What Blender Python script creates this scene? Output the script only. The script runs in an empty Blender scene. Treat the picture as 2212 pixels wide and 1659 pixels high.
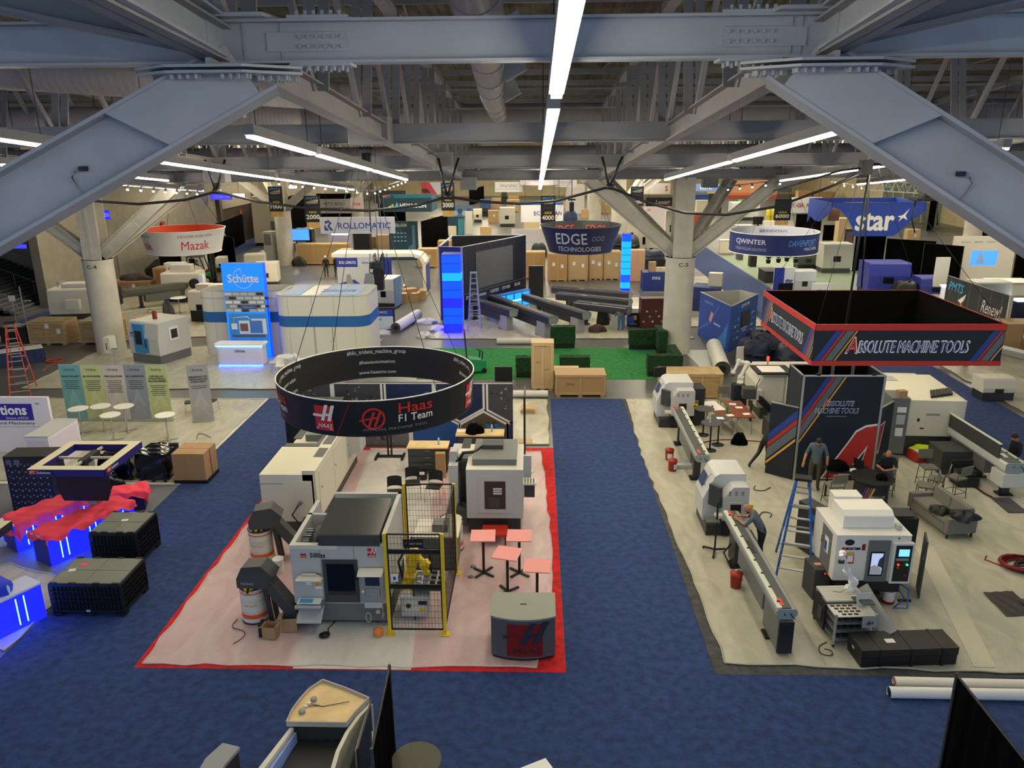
import bpy, math, random
from mathutils import Vector as V, Matrix
R = random.Random(7)
rad = math.radians; PI = math.pi
sc = bpy.context.scene; COL = sc.collection
# ---------------------------------------------------------------- camera
CW, CH, CF = 2212, 1659, 1705.69
CPI, CYA, CRO = rad(17.089), rad(-1.765), rad(-0.4745)
CP = V((-.648, -13.97, 10.592))
FW = V((math.sin(CYA)*math.cos(CPI), math.cos(CYA)*math.cos(CPI), -math.sin(CPI)))
_r = V((math.cos(CYA), -math.sin(CYA), 0)); _u = _r.cross(FW)
RT = _r*math.cos(CRO)+_u*math.sin(CRO); UP = _u*math.cos(CRO)-_r*math.sin(CRO)
cam = bpy.data.cameras.new('camera'); co = bpy.data.objects.new('camera', cam); COL.objects.link(co)
cam.sensor_width = 36; cam.lens = 36*CF/CW; cam.clip_end = 400; cam.clip_start = .1
mm = Matrix((RT, UP, -FW)).transposed().to_4x4(); mm.translation = CP; co.matrix_world = mm
sc.camera = co
def P(px, py, z=0):
    d = FW+RT*((px-CW/2)/CF)-UP*((py-CH/2)/CF); t = (z-CP.z)/d.z; q = CP+d*t; return q.x, q.y
def PY(px, py, y):
    d = FW+RT*((px-CW/2)/CF)-UP*((py-CH/2)/CF); t = (y-CP.y)/d.y; q = CP+d*t; return q.x, q.z
# ---------------------------------------------------------------- world, exposure
w = bpy.data.worlds.new('world'); sc.world = w; w.use_nodes = True
w.node_tree.nodes['Background'].inputs[0].default_value = (.47, .59, .78, 1)
w.node_tree.nodes['Background'].inputs[1].default_value = .6
sc.view_settings.view_transform = 'Standard'; sc.view_settings.look = 'None'
sc.view_settings.exposure = 0.8; sc.view_settings.gamma = 1; sc.view_settings.use_curve_mapping = False
STRIP_E = 34
# ---------------------------------------------------------------- materials
def lin(h):
    h = h.lstrip('#'); o = []
    for i in (0, 2, 4):
        c = int(h[i:i+2], 16)/255; o.append(c/12.92 if c <= .04045 else ((c+.055)/1.055)**2.4)
    return (*o, 1)
MS = {}
# name: hex, rough, metal, emission, noise kind, param
SPEC = {
'white':('e4e3dc',.5),'offwhite':('d2cfc0',.5),'cream':('cfc9b2',.55),'ltgrey':('b9bbb7',.5),'grey':('8f918e',.5),'mgrey':('6a6d6b',.5),'dgrey':('3f4241',.5),'char':('2a2d2d',.45),
'black':('111213',.5),'black_gloss':('0b0c0d',.12),'fabric_black':('0b0b0c',.95,0,0,'cloth'),'drape':('060607',1,0,0,'cloth'),'navy':('141c38',.6),'navy2':('0f1a30',.6),'amt_navy':('111c28',.6),
'blue':('1f4fa0',.5),'blue2':('2a78bd',.4),'skyblue':('5aa6dd',.5),'red':('c02a22',.5),'dred':('7e1714',.5),'orange':('e2572a',.5),'orange2':('e0853a',.5),'yellow':('e2c11f',.45),'yellow2':('d9a642',.5),
'green':('1d8a45',.5),'teal':('17606e',.5),'teal2':('123b4b',.5),'lime':('b6cf4f',.5),'pink':('e89a94',.7),'brown':('5b2317',.6),'tan':('b98a52',.7),'skin':('b4795c',.55),'skin2':('a36a50',.55),
'hair':('2c1c14',.8),'jeans':('33455c',.8),'shirt':('56626a',.85),'khaki':('4a4834',.85),'shoe':('151312',.6),'pantdark':('1a1b1e',.8),'shirtnavy':('10141c',.85),
'steel':('a8abab',.35,.8),'chrome':('c8c8c8',.18,1),'alu':('b7bab8',.4,.6),'beam':('a2a7af',.55,0,0,'mott'),'beam2':('8e8d90',.6,0,0,'mott'),'column':('c3beb0',.6,0,0,'mott'),  # beam: daylight on the near steel is put into this bluer, lighter tone
'duct':('a29da0',.5,0,0,'duct'),'deck':('6a6252',.9,0,0,'deck'),'wallp':('827b6c',.8,0,0,'mott'),'wallfar':('b8ac8a',.8,0,0,'mott'),'walldark':('5f574a',.8),
'concrete':('5f605e',.28,0,0,'concrete'),'carpet':('273d6c',.95,0,0,'carpet'),'carpetg':('4b4d4a',.95,0,0,'carpet'),'carpetr':('c41c1c',.95,0,0,'carpet'),'turf':('1c7a35',.95,0,0,'carpet'),'hedge':('153d1a',.95,0,0,'hedge'),
'film':('ece8e6',.32,0,0,'film'),'filmw':('c6c3ae',.35,0,0,'filmw'),'ply':('ab8e63',.7,0,0,'wood'),'ply2':('b59c70',.7,0,0,'wood'),'pine':('c2a679',.7,0,0,'wood'),'card':('a98a62',.75,0,0,'mott'),'maple':('e2c48c',.5,0,0,'wood'),'redwood':('7d3c1d',.5,0,0,'wood'),
'seat':('6b6a5f',.9,0,0,'cloth'),'sofa':('74736a',.9,0,0,'cloth'),'redcloth':('ee4259',.8,0,0,'cloth'),'foil':('0c0e18',.12),'tinlid':('787b72',.5,0,0,'mott'),'cladding':('b8b6a8',.35,.3),
'lamp':('fff2d6',.5,0,1),'led_blue':('1030ff',.5,0,40),'led_cyan':('40c8ff',.5,0,9),'panel_blue':('0038f5',.5,0,1.2),'panel_cyan':('0890ff',.5,0,.8),'screen':('5ba0e0',.3,0,1.3),'screen_dark':('0c1016',.15),'screen_grey':('53555a',.4),'glow_white':('f4f6ff',.5,0,3),'sign_blue':('2a2aff',.5,0,1.6),
'led_red':('ff2010',.4,0,5),'led_green':('10ff60',.4,0,5),'glow_warm':('ffb040',.4,0,5),'screen_blue':('3a78ff',.4,0,1.1),'panel_purple':('0a10f8',.5,0,2.6),'lb':('1678e8',.5,0,.5),'sprite':('f6f6f6',.4,0,4),
'roofd':('3b3f3d',.2),'glassd':('0e1420',.08),'window_int':('aab8d8',.3,0,.5),'paper':('e9e7df',.7),'mag':('ef3d77',.6),'textgrey':('9b9b9b',.6),'rub':('191919',.8),'galv':('8b8f8f',.4,.5),'gravel':('55565a',.8,0,0,'stone')}
def mat(n):
    if n in MS: return MS[n]
    if n in SPEC: s = SPEC[n]
    else: s = (n.lstrip('#'), .55)
    if n[0] == '#':
        r_, g_, b_ = (int(n[i:i+2], 16) for i in (1, 3, 5))
        if r_ > g_ > b_+40 and g_ > r_*.6: a_ = (r_+g_+b_)/3; s = ('%02x%02x%02x' % tuple(int(c*.72+a_*.28) for c in (r_, g_, b_)), .6)
    s = tuple(s)+(0, 0, '')[len(s)-2:] if len(s) < 5 else s
    hx, ro, me, em, k = s[:5]
    m = bpy.data.materials.new(n.lstrip('#')); m.use_nodes = True; t = m.node_tree; N = t.nodes; L = t.links
    b = N['Principled BSDF']; c = lin(hx); b.inputs['Base Color'].default_value = c
    b.inputs['Roughness'].default_value = ro; b.inputs['Metallic'].default_value = me
    if n in ('drape', 'fabric_black'): b.inputs['Specular IOR Level'].default_value = .05
    if em:
        b.inputs['Emission Color'].default_value = c
        b.inputs['Emission Strength'].default_value = STRIP_E if n == 'lamp' else em
    if k:
        tc = N.new('ShaderNodeTexCoord'); mp = N.new('ShaderNodeMapping'); L.new(tc.outputs['Object'], mp.inputs[0])
        def noise(sc_, det=4, st=None, src=mp):
            q = N.new('ShaderNodeTexNoise'); q.inputs['Scale'].default_value = sc_; q.inputs['Detail'].default_value = det
            if st:
                m2 = N.new('ShaderNodeMapping'); m2.inputs['Scale'].default_value = st; L.new(tc.outputs['Object'], m2.inputs[0]); src = m2
            L.new(src.outputs[0], q.inputs['Vector']); return q
        def vary(q, lo, hi, a=.3, z=.7):
            r = N.new('ShaderNodeValToRGB'); e = r.color_ramp.elements
            e[0].position = a; e[1].position = z
            e[0].color = (c[0]*lo, c[1]*lo, c[2]*lo, 1); e[1].color = (min(1, c[0]*hi), min(1, c[1]*hi), min(1, c[2]*hi), 1)
            L.new(q.outputs['Fac'], r.inputs[0]); L.new(r.outputs[0], b.inputs['Base Color']); return r
        def bump(q, st, di):
            u = N.new('ShaderNodeBump'); u.inputs['Strength'].default_value = st; u.inputs['Distance'].default_value = di
            L.new(q.outputs[0] if 'Fac' not in q.outputs else q.outputs['Fac'], u.inputs['Height']); L.new(u.outputs[0], b.inputs['Normal'])
        if k == 'mott': vary(noise(1.3, 6), .88, 1.08)
        if k == 'cloth': q = noise(60, 3); vary(q, .9, 1.1); bump(q, .3, .01)
        if k == 'carpet': q = noise(5, 12); vary(q, .72, 1.25, .35, .68); q2 = noise(220, 2); bump(q2, .4, .006)
        if k == 'hedge': q = noise(28, 5); vary(q, .35, 1.8); bump(q, 1, .06)
        if k == 'wood': q = noise(2.2, 7, (1, 1, 6)); vary(q, .8, 1.15)
        if k == 'stone': q = noise(40, 5); vary(q, .7, 1.3)
        if k == 'concrete':
            q = noise(.45, 9); vary(q, .9, 1.08, .3, .7); q2 = noise(.5, 3)
            r = N.new('ShaderNodeMapRange'); r.inputs[3].default_value = .3; r.inputs[4].default_value = .4; L.new(q2.outputs['Fac'], r.inputs[0]); L.new(r.outputs[0], b.inputs['Roughness'])
        if k == 'duct':
            wv = N.new('ShaderNodeTexWave'); wv.inputs['Scale'].default_value = 2.2; L.new(tc.outputs['Object'], wv.inputs[0]); bump(wv, .25, .03)
        if k == 'deck':
            wv = N.new('ShaderNodeTexWave'); wv.bands_direction = 'X'; wv.inputs['Scale'].default_value = 1.1; L.new(tc.outputs['Object'], wv.inputs[0]); bump(wv, 1, .12); vary(noise(.9, 7), .45, 1.5)
        if k in ('film', 'filmw'):
            # crumpled clear sheeting: clear coat of gloss, cloudy white in the folds
            q = noise(1.6, 8, (1, .45, 1)); q.inputs['Distortion'].default_value = 1.4
            rg = N.new('ShaderNodeTexNoise'); rg.noise_type = 'RIDGED_MULTIFRACTAL'; rg.inputs['Scale'].default_value = 2.4; rg.inputs['Detail'].default_value = 7
            m3 = N.new('ShaderNodeMapping'); m3.inputs['Scale'].default_value = (1, .22, 1); m3.inputs['Rotation'].default_value = (0, 0, .35); L.new(tc.outputs['Object'], m3.inputs[0]); L.new(m3.outputs[0], rg.inputs['Vector'])
            u = N.new('ShaderNodeBump'); u.inputs['Strength'].default_value = .7; u.inputs['Distance'].default_value = .022; L.new(rg.outputs['Fac'], u.inputs['Height'])
            u2 = N.new('ShaderNodeBump'); u2.inputs['Strength'].default_value = .25; u2.inputs['Distance'].default_value = .015; L.new(q.outputs['Fac'], u2.inputs['Height']); L.new(u.outputs[0], u2.inputs['Normal'])
            L.new(u2.outputs[0], b.inputs['Normal'])
            mx = N.new('ShaderNodeMixShader'); tr = N.new('ShaderNodeBsdfTransparent')
            r = N.new('ShaderNodeMapRange'); lo, hi = (.3, .4) if k == 'film' else (.66, .9)
            r.inputs[3].default_value = lo; r.inputs[4].default_value = hi; L.new(q.outputs['Fac'], r.inputs[0]); r.inputs[1].default_value = .3; r.inputs[2].default_value = .7
            L.new(r.outputs[0], mx.inputs[0]); L.new(tr.outputs[0], mx.inputs[1]); L.new(b.outputs[0], mx.inputs[2]); L.new(mx.outputs[0], N['Material Output'].inputs[0])
    MS[n] = m; return m
# ---------------------------------------------------------------- mesh builder
_tc = {}
def glyphs(s, bold=0.0, shear=0.0, sp=1.0):
    if 'M' in s: bold = 0
    k = (s, bold, shear, sp)
    if k not in _tc:
        cu = bpy.data.curves.new('t', 'FONT'); cu.body = s; cu.shear = shear; cu.offset = bold; cu.resolution_u = 2; cu.space_character = sp
        o = bpy.data.objects.new('t', cu); COL.objects.link(o); dg = bpy.context.evaluated_depsgraph_get()
        me = o.evaluated_get(dg).to_mesh(); vs = [(v.co.x, v.co.y) for v in me.vertices]; fs = [tuple(p.vertices) for p in me.polygons]
        bpy.data.objects.remove(o); bpy.data.curves.remove(cu)
        xs = [v[0] for v in vs]; ys = [v[1] for v in vs]; x0, x1, y0, y1 = min(xs), max(xs), min(ys), max(ys)
        vs = [((x-x0)/(x1-x0)-.5, (y-y0)/(y1-y0)-.5) for x, y in vs]; _tc[k] = (vs, fs, (x1-x0)/(y1-y0))
    return _tc[k]
class B:
    def __init__(s): s.v = []; s.f = []; s.m = []; s.mats = []; s.sm = []
    def mi(s, m):
        if m not in s.mats: s.mats.append(m)
        return s.mats.index(m)
    def add(s, vs, fs, m, M=None, smooth=False):
        n = len(s.v); i = s.mi(m)
        s.v += [tuple(M @ V(q)) if M else tuple(q) for q in vs]
        for f in fs: s.f.append([a+n for a in f]); s.m.append(i); s.sm.append(smooth)
        return s
    def box(s, x0, y0, z0, x1, y1, z1, m, M=None, top=None):
        x0, x1 = min(x0, x1), max(x0, x1); y0, y1 = min(y0, y1), max(y0, y1)
        vs = [(x0, y0, z0), (x1, y0, z0), (x1, y1, z0), (x0, y1, z0), (x0, y0, z1), (x1, y0, z1), (x1, y1, z1), (x0, y1, z1)]
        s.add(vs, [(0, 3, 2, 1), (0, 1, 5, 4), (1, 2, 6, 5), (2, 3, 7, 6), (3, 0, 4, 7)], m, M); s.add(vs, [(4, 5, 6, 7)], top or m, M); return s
    def cb(s, cx, cy, z, w, d, h, m, M=None): return s.box(cx-w/2, cy-d/2, z, cx+w/2, cy+d/2, z+h, m, M)
    def cyl(s, p, q, r, m, r2=None, n=12, cap=True, M=None, smooth=True):
        p, q = V(p), V(q); d = (q-p).normalized(); a = d.orthogonal().normalized(); c = d.cross(a); r2 = r if r2 is None else r2
        vs = []
        for k in range(n):
            t = 2*PI*k/n; e = a*math.cos(t)+c*math.sin(t); vs += [p+e*r, q+e*r2]
        s.add(vs, [(2*k, 2*((k+1) % n), 2*((k+1) % n)+1, 2*k+1) for k in range(n)], m, M, smooth)
        if cap: s.add([vs[2*k] for k in range(n)], [tuple(range(n))[::-1]], m, M); s.add([vs[2*k+1] for k in range(n)], [tuple(range(n))], m, M)
        return s
    def tube(s, pts, r, m, n=6, M=None):
        pts = [V(p) for p in pts]; vs = []; ref = V((.13, .21, .97))
        for i, p in enumerate(pts):
            d = (pts[min(i+1, len(pts)-1)]-pts[max(i-1, 0)]).normalized()
            a = d.cross(ref); a = (a if a.length > .05 else d.orthogonal()).normalized(); c = d.cross(a)
            vs += [p+(a*math.cos(2*PI*k/n)+c*math.sin(2*PI*k/n))*r for k in range(n)]
        fs = [(i*n+k, i*n+(k+1) % n, (i+1)*n+(k+1) % n, (i+1)*n+k) for i in range(len(pts)-1) for k in range(n)]
        s.add(vs, fs+[tuple(range(n))[::-1], tuple((len(pts)-1)*n+k for k in range(n))], m, M, True); return s
    def bar(s, p, q, w, h, m, M=None, up=(0, 0, 1)):
        p, q = V(p), V(q); d = (q-p).normalized(); a = d.cross(V(up)); a = (a if a.length > .01 else d.orthogonal()).normalized(); c = a.cross(d)
        vs = [e+a*i*w/2+c*j*h/2 for e in (p, q) for i, j in ((-1, -1), (1, -1), (1, 1), (-1, 1))]
        s.add(vs, [(0, 3, 2, 1), (4, 5, 6, 7), (0, 1, 5, 4), (1, 2, 6, 5), (2, 3, 7, 6), (3, 0, 4, 7)], m, M); return s
    def ext(s, poly, axis, a0, a1, m, M=None, cap=None, smooth=False):
        # extrude a 2D outline along axis: 'x' poly=(y,z); 'y' poly=(x,z); 'z' poly=(x,y)
        f = {'x': lambda p, a: (a, p[0], p[1]), 'y': lambda p, a: (p[0], a, p[1]), 'z': lambda p, a: (p[0], p[1], a)}[axis]
        n = len(poly); vs = [f(p, a0) for p in poly]+[f(p, a1) for p in poly]
        s.add(vs, [(k, (k+1) % n, (k+1) % n+n, k+n) for k in range(n)], m, M, smooth)
        s.add(vs, [tuple(range(n))[::-1], tuple(range(n, 2*n))], cap or m, M); return s
    def lathe(s, prof, m, n=20, M=None, o=(0, 0)):
        vs = [(o[0]+r*math.cos(2*PI*k/n), o[1]+r*math.sin(2*PI*k/n), z) for r, z in prof for k in range(n)]
        fs = [(i*n+k, i*n+(k+1) % n, (i+1)*n+(k+1) % n, (i+1)*n+k) for i in range(len(prof)-1) for k in range(n)]
        s.add(vs, fs, m, M, True); s.add([], [], m); 
        nb = len(prof); s.add(vs, [tuple(range(n))[::-1], tuple((nb-1)*n+k for k in range(n))], m, M); return s
    def quad(s, a, b, c, d, m, M=None): return s.add([a, b, c, d], [(0, 1, 2, 3)], m, M)
    def grid(s, fn, nu, nv, m, M=None, smooth=True):
        vs = [fn(i/nu, j/nv) for i in range(nu+1) for j in range(nv+1)]
        s.add(vs, [(i*(nv+1)+j, (i+1)*(nv+1)+j, (i+1)*(nv+1)+j+1, i*(nv+1)+j+1) for i in range(nu) for j in range(nv)], m, M, smooth); return s
    def poly(s, pts2, O, U, W, m, off=.005, M=None):
        # flat decal: 2D outline on the plane O + u*U + v*W
        U, W = V(U), V(W); n = U.cross(W).normalized()*off
        return s.add([V(O)+U*a+W*b+n for a, b in pts2], [tuple(range(len(pts2)))], m, M)
    def dec(s, O, U, W, w, h, m, off=.004, M=None): return s.poly([(-w/2, -h/2), (w/2, -h/2), (w/2, h/2), (-w/2, h/2)], O, U, W, m, off, M)
    def txt(s, t, O, U, W, w, h, m, bold=.0, shear=0., off=.007, fn=None, M=None, sp=1.):
        if bold > .015 and fn is None:
            e = (bold-.01)*(h or w/4)*.8; q_ = V(U).normalized()*e; r_ = V(W).normalized()*e
            for i, k in enumerate(((1, 0), (-1, 0), (0, 1), (0, -1))): s.txt(t, V(O)+q_*k[0]+r_*k[1], U, W, w, h, m, .01, shear, off+.0009*i, None, M, sp)
            return s
        bold = min(bold, .01)
        vs, fs, a = glyphs(t, bold, shear, sp)
        if h is None: h = w/a
        if w is None: w = h*a
        if fn: return s.add([fn(x*w, y*h) for x, y in vs], fs, m, M)
        U, W = V(U).normalized(), V(W).normalized(); n = U.cross(W)*off
        return s.add([V(O)+U*(x*w)+W*(y*h)+n for x, y in vs], fs, m, M)
    def build(s, name, parent=None, label=None, cat=None, loc=(0, 0, 0), rz=0, group=None, kind=None, bev=0, seg=1):
        me = bpy.data.meshes.new(name); me.from_pydata(s.v, [], s.f); me.update()
        for q in s.mats: me.materials.append(mat(q))
        me.polygons.foreach_set('material_index', s.m); me.polygons.foreach_set('use_smooth', s.sm)
        o = bpy.data.objects.new(name, me); COL.objects.link(o)
        if parent: o.parent = parent
        o.location = loc if len(loc) == 3 else (*loc, 0); o.rotation_euler = (0, 0, rz)
        if bev:
            b = o.modifiers.new('b', 'BEVEL'); b.width = bev; b.segments = seg; b.limit_method = 'ANGLE'; b.angle_limit = .7
        tag(o, label, cat, group, kind or (cat and 'thing')); return o
def tag(o, label=None, cat=None, group=None, kind=None):
    if label: o['label'] = label
    if cat: o['category'] = cat
    if group: o['group'] = group
    if kind: o['kind'] = kind
    return o
def T(name, label, cat, loc=(0, 0, 0), rz=0, group=None):
    o = bpy.data.objects.new(name, None); COL.objects.link(o); o.empty_display_size = .2
    o.location = loc if len(loc) == 3 else (*loc, 0); o.rotation_euler = (0, 0, rz); return tag(o, label, cat, group, 'thing')
def dup(o, loc, rz=None, label=None, parent=None):
    c = o.copy(); COL.objects.link(c)
    if parent: c.parent = parent
    else:
        c.location = loc if len(loc) == 3 else (*loc, 0)
        if rz is not None: c.rotation_euler = (0, 0, rz)
        if label: c['label'] = label
    for ch in o.children: dup(ch, ch.location, None, None, c)
    return c
X, Y, Z = V((1, 0, 0)), V((0, 1, 0)), V((0, 0, 1))
def RZ(a, o=(0, 0, 0)): return Matrix.Translation(V(o)) @ Matrix.Rotation(a, 4, 'Z')
def circ(r, n=24, a0=0, a1=2*PI, o=(0, 0)): return [(o[0]+r*math.cos(a0+(a1-a0)*k/n), o[1]+r*math.sin(a0+(a1-a0)*k/n)) for k in range(n)]
def rrect(x0, y0, x1, y1, r, n=5):
    o = []
    for cx, cy, a in ((x1-r, y1-r, 0), (x0+r, y1-r, PI/2), (x0+r, y0+r, PI), (x1-r, y0+r, 1.5*PI)):
        o += [(cx+r*math.cos(a+PI/2*k/n), cy+r*math.sin(a+PI/2*k/n)) for k in range(n+1)]
    return o
# ================================================================ SETTING: floors, walls, roof
def slab(name, x0, y0, x1, y1, z0, z1, m, **k): return B().box(x0, y0, z0, x1, y1, z1, m).build(name, **k)
slab('floor', -62, -30, 66, 152, -.3, 0, 'concrete', kind='structure')
def carpet(n, lab, m, poly, z=.012, cat='carpet'):
    return B().ext(poly, 'z', .001, z, m).build(n, label=lab, cat=cat)
carpet('aisle_carpet', 'blue carpet of the wide cross aisle along the front edge', 'carpet', [(-30, -14), (24, -14), (24, 0), (-30, 0)])
carpet('aisle_carpet', 'blue carpet of the narrow centre aisle leading away from the camera', 'carpet', [(0, .002), (3.08, .002), (3.08, 18.29), (0, 18.29)])
carpet('aisle_carpet', 'blue carpet of the aisle left of the red booth', 'carpet', [(-12.19, .002), (-9.144, .002), (-9.144, 18.29), (-12.19, 18.29)])
carpet('aisle_carpet', 'blue carpet of the aisle behind the long white bar feeder', 'carpet', [(15, .002), (18.6, .002), (18.6, 26), (15, 26)])
carpet('aisle_carpet', 'blue carpet running diagonally past the navy ring sign', 'carpet', [(13.2, 30), (16.7, 30), (16.9, 72), (13.2, 72)])
carpet('aisle_carpet', 'blue carpet strip along the foot of the grey stairs', 'carpet', [(-33.2, 24), (-29.6, 24), (-30.6, 80), (-33.4, 80)])
carpet('booth_carpet', 'red carpet of the machine booth under clear film', 'carpetr', [(-9.14, .004), (-.004, .004), (-.004, 12.6), (-9.14, 12.6)])
carpet('booth_carpet', 'white carpet stripe crossing the red booth', 'offwhite', [(-5.75, .03), (-3.25, .03), (-4.1, 12.5), (-6.6, 12.5)], .018)
carpet('booth_carpet', 'grey green carpet of the booth right of the centre aisle', 'carpetg', [(3.085, .004), (14.9, .004), (14.9, 18.29), (3.085, 18.29)])
carpet('booth_carpet', 'pale concrete coloured carpet of the booth with coloured roll up banners', 'offwhite', [(-30, 9.3), (-12.2, 9.3), (-12.2, 18.29), (-30, 18.29)])
carpet('booth_carpet', 'grey carpet of the blue lit booth at the left edge', '#6c7078', [(-30, .01), (-12.2, .01), (-12.2, 9.2), (-30, 9.2)])
carpet('artificial_turf', 'bright green turf carpet behind the black ring sign', 'turf', [(-6.2, 21.2), (6.6, 21.2), (6.6, 27), (-6.2, 27)])
carpet('artificial_turf', 'pale green carpet beyond the navy ring sign', '#7f9078', [(16.9, 34), (27, 34), (27, 62), (16.9, 62)])
# clear protective film, edges pulled crooked
def film(lab, pts, m='film', z=.03, seed=1, n=26):
    # ragged sheet: outline resampled, each edge wanders, lightly puckered
    rr = random.Random(seed); o = []
    for i, p in enumerate(pts):
        q = pts[(i+1) % len(pts)]; L = math.hypot(q[0]-p[0], q[1]-p[1]); k = max(2, int(L/.45))
        for j in range(k):
            t = j/k; w = .05 if 0 < j else 0
            o.append((p[0]+(q[0]-p[0])*t+rr.uniform(-w, w), p[1]+(q[1]-p[1])*t+rr.uniform(-w, w)))
    b = B(); c = (sum(p[0] for p in o)/len(o), sum(p[1] for p in o)/len(o))
    b.add([(x, y, z) for x, y in o]+[(x, y, z-.004) for x, y in o], [tuple(range(len(o))), tuple(range(len(o), 2*len(o)))[::-1]]+[(k, k+len(o), (k+1) % len(o)+len(o), (k+1) % len(o)) for k in range(len(o))], m)
    # rolled rim where the sheet has bunched up
    b.tube([(x, y, z+.01) for x, y in o]+[(*o[0], z+.01)], .022, m, 5)
    return b.build('protective_film', label=lab, cat='plastic film')
film('clear crumpled film taped over the red booth carpet', [(-9.0, .12), (-.62, .12), (-.28, 1.9), (-.22, 6), (-.45, 12.2), (-9.0, 12.2)], seed=3)
film('off white film covering the floor around the blue stepladder', [(3.35, .35), (9, .12), (14.7, .15), (14.85, 9), (14.8, 18.2), (3.2, 18.2), (3.1, 11), (3.35, 3)], 'filmw', seed=4)
film('whitish film covering the floor in front of the coloured banners', [(-29, 9.5), (-12.35, 9.5), (-12.3, 18.1), (-29, 18.1)], 'filmw', seed=5)
film('film strip in front of the long white rounded booth wall', [(-24, 19.6), (-9.4, 19.6), (-9.2, 29), (-24, 26.5)], 'filmw', seed=6)
film('film over the floor behind the hexagon wall', [(-9, 12.9), (-.15, 12.9), (-.15, 18.1), (-9, 18.1)], 'filmw', seed=7)
film('film on the floor under the slanted black bar feeders', [(-6.6, 29), (8.2, 29), (7.2, 41), (-5.2, 41)], 'filmw', seed=8)
film('film under the machines beyond the orange lined ring sign', [(-32, 27), (-12.6, 31), (-13.5, 46), (-29.5, 46)], 'filmw', seed=9)
film('film at the front of the blue lit booth beside the black bins', [(-17, 2.2), (-12.25, .5), (-12.25, 3.3), (-14.5, 4.2)], 'filmw', seed=10)
film('wide film sheet under the aluminium bar feeder at the right edge', [(19.0, 12), (33, 12), (33, 33), (19.0, 33)], 'filmw', seed=11)
film('film under the white sided machines right of the far column', [(8.5, 32), (13.0, 32), (13.1, 50), (9.0, 50)], 'filmw', seed=12)
carpet('tape_strip', 'pale tape line running across the film beside the grey sofa', '#c4c0aa', [(8.5, .3), (8.95, .3), (10.1, 5.4), (9.6, 5.4)], .042, 'tape')
# walls
zB = lambda y: 11.06-.088*y
slab('wall_left', -34.3, 38, -33.7, 150, 0, 12.7, 'wallp', kind='structure')
slab('wall_far', -62, 150, 66, 150.6, 0, 12.7, 'wallfar', kind='structure')
slab('wall_right', 52, 20, 52.6, 150, 0, 12.7, 'wallfar', kind='structure')
slab('wall_back_left', -60, 20, -59.5, 60, 0, 12.7, 'walldark', kind='structure')
slab('wall_stair', -60, 44.2, -34.3, 44.8, 0, 12.7, 'wallp', kind='structure')
# roof deck
yz = lambda y: zB(min(y, 28))
b = B(); ys = [-16, 28, 152]
for a, c in zip(ys, ys[1:]):
    b.add([(-62, a, yz(a)+3.9), (66, a, yz(a)+3.9), (66, c, yz(c)+3.9), (-62, c, yz(c)+3.9)], [(0, 3, 2, 1)], 'deck')
    b.add([(-62, a, yz(a)+4.2), (66, a, yz(a)+4.2), (66, c, yz(c)+4.2), (-62, c, yz(c)+4.2)], [(0, 1, 2, 3)], 'deck')
b.build('ceiling', kind='structure')
# ---------------------------------------------------------------- steel
def ibeam(b, p, q, dep, wid, m, tf=.03, tw=.02, side=(0, 0, 1)):
    p, q, s = V(p), V(q), V(side); d = (q-p).normalized(); a = d.cross(s).normalized(); c = a.cross(d)
    b.bar(p, q, tw, dep, m, up=c)
    for k in (1, -1): b.bar(p+c*k*(dep/2-tf/2), q+c*k*(dep/2-tf/2), wid, tf, m, up=c)
    return b
def bolts(b, O, U, W, nu, nv, du, dv, m, r=.022, h=.03):
    O, U, W = V(O), V(U).normalized(), V(W).normalized(); n = U.cross(W)
    for i in range(nu):
        for j in range(nv):
            c = O+U*(i-(nu-1)/2)*du+W*(j-(nv-1)/2)*dv; b.cyl(c, c+n*h, r, m, n=6, smooth=False)
by = [-4.4+10.16*k for k in range(12)]
NX = (-4.2, 2.55)
for k, y in enumerate(by[:8]):
    z = yz(y); b = B()
    if k == 0:
        ibeam(b, (-12, y, z+.23), (10, y, z+.23), .46, .3, 'beam')
        for sx, cx in ((-1, -3.05), (1, 1.72)):
            # bolted splice plates by each node
            b.box(cx-.62 if sx < 0 else cx-.28, y-.035, z+.13, cx+.28 if sx < 0 else cx+.62, y-.012, z+.33, 'beam')
            bolts(b, (cx, y-.036, z+.23), X, Z, 6, 2, .095, .1, 'beam')
            for zz, s2 in ((z+.475, 1), (z-.015, -1)):
                b.box(cx-.34, y-.16, zz-.015, cx+.34, y+.16, zz+.015, 'beam')
                for yy in (-.11, .11):
                    bolts(b, (cx, y+yy, zz+.015*s2), X, Y if s2 > 0 else -Y, 6, 1, .095, .1, 'beam', h=.05)
            b.box(sx*-.0+cx-sx*-.45-.01, y-.03, z+.02, cx-sx*-.45+.01, y+.01, z+.44, 'beam')
    else:
        ibeam(b, (-34 if y > 30 else -40, y, z+.23), (64, y, z+.23), .46, .3, 'beam2')
    b.build('beam', kind='structure', label='painted steel beam crossing the hall, bay %s from the camera' % ['one','two','three','four','five','six','seven','eight'][k], cat='beam')
GX = (-28, -18.6, -12.5, -4.2, 2.55, 11.3, 17.5, 26, 34)
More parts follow.
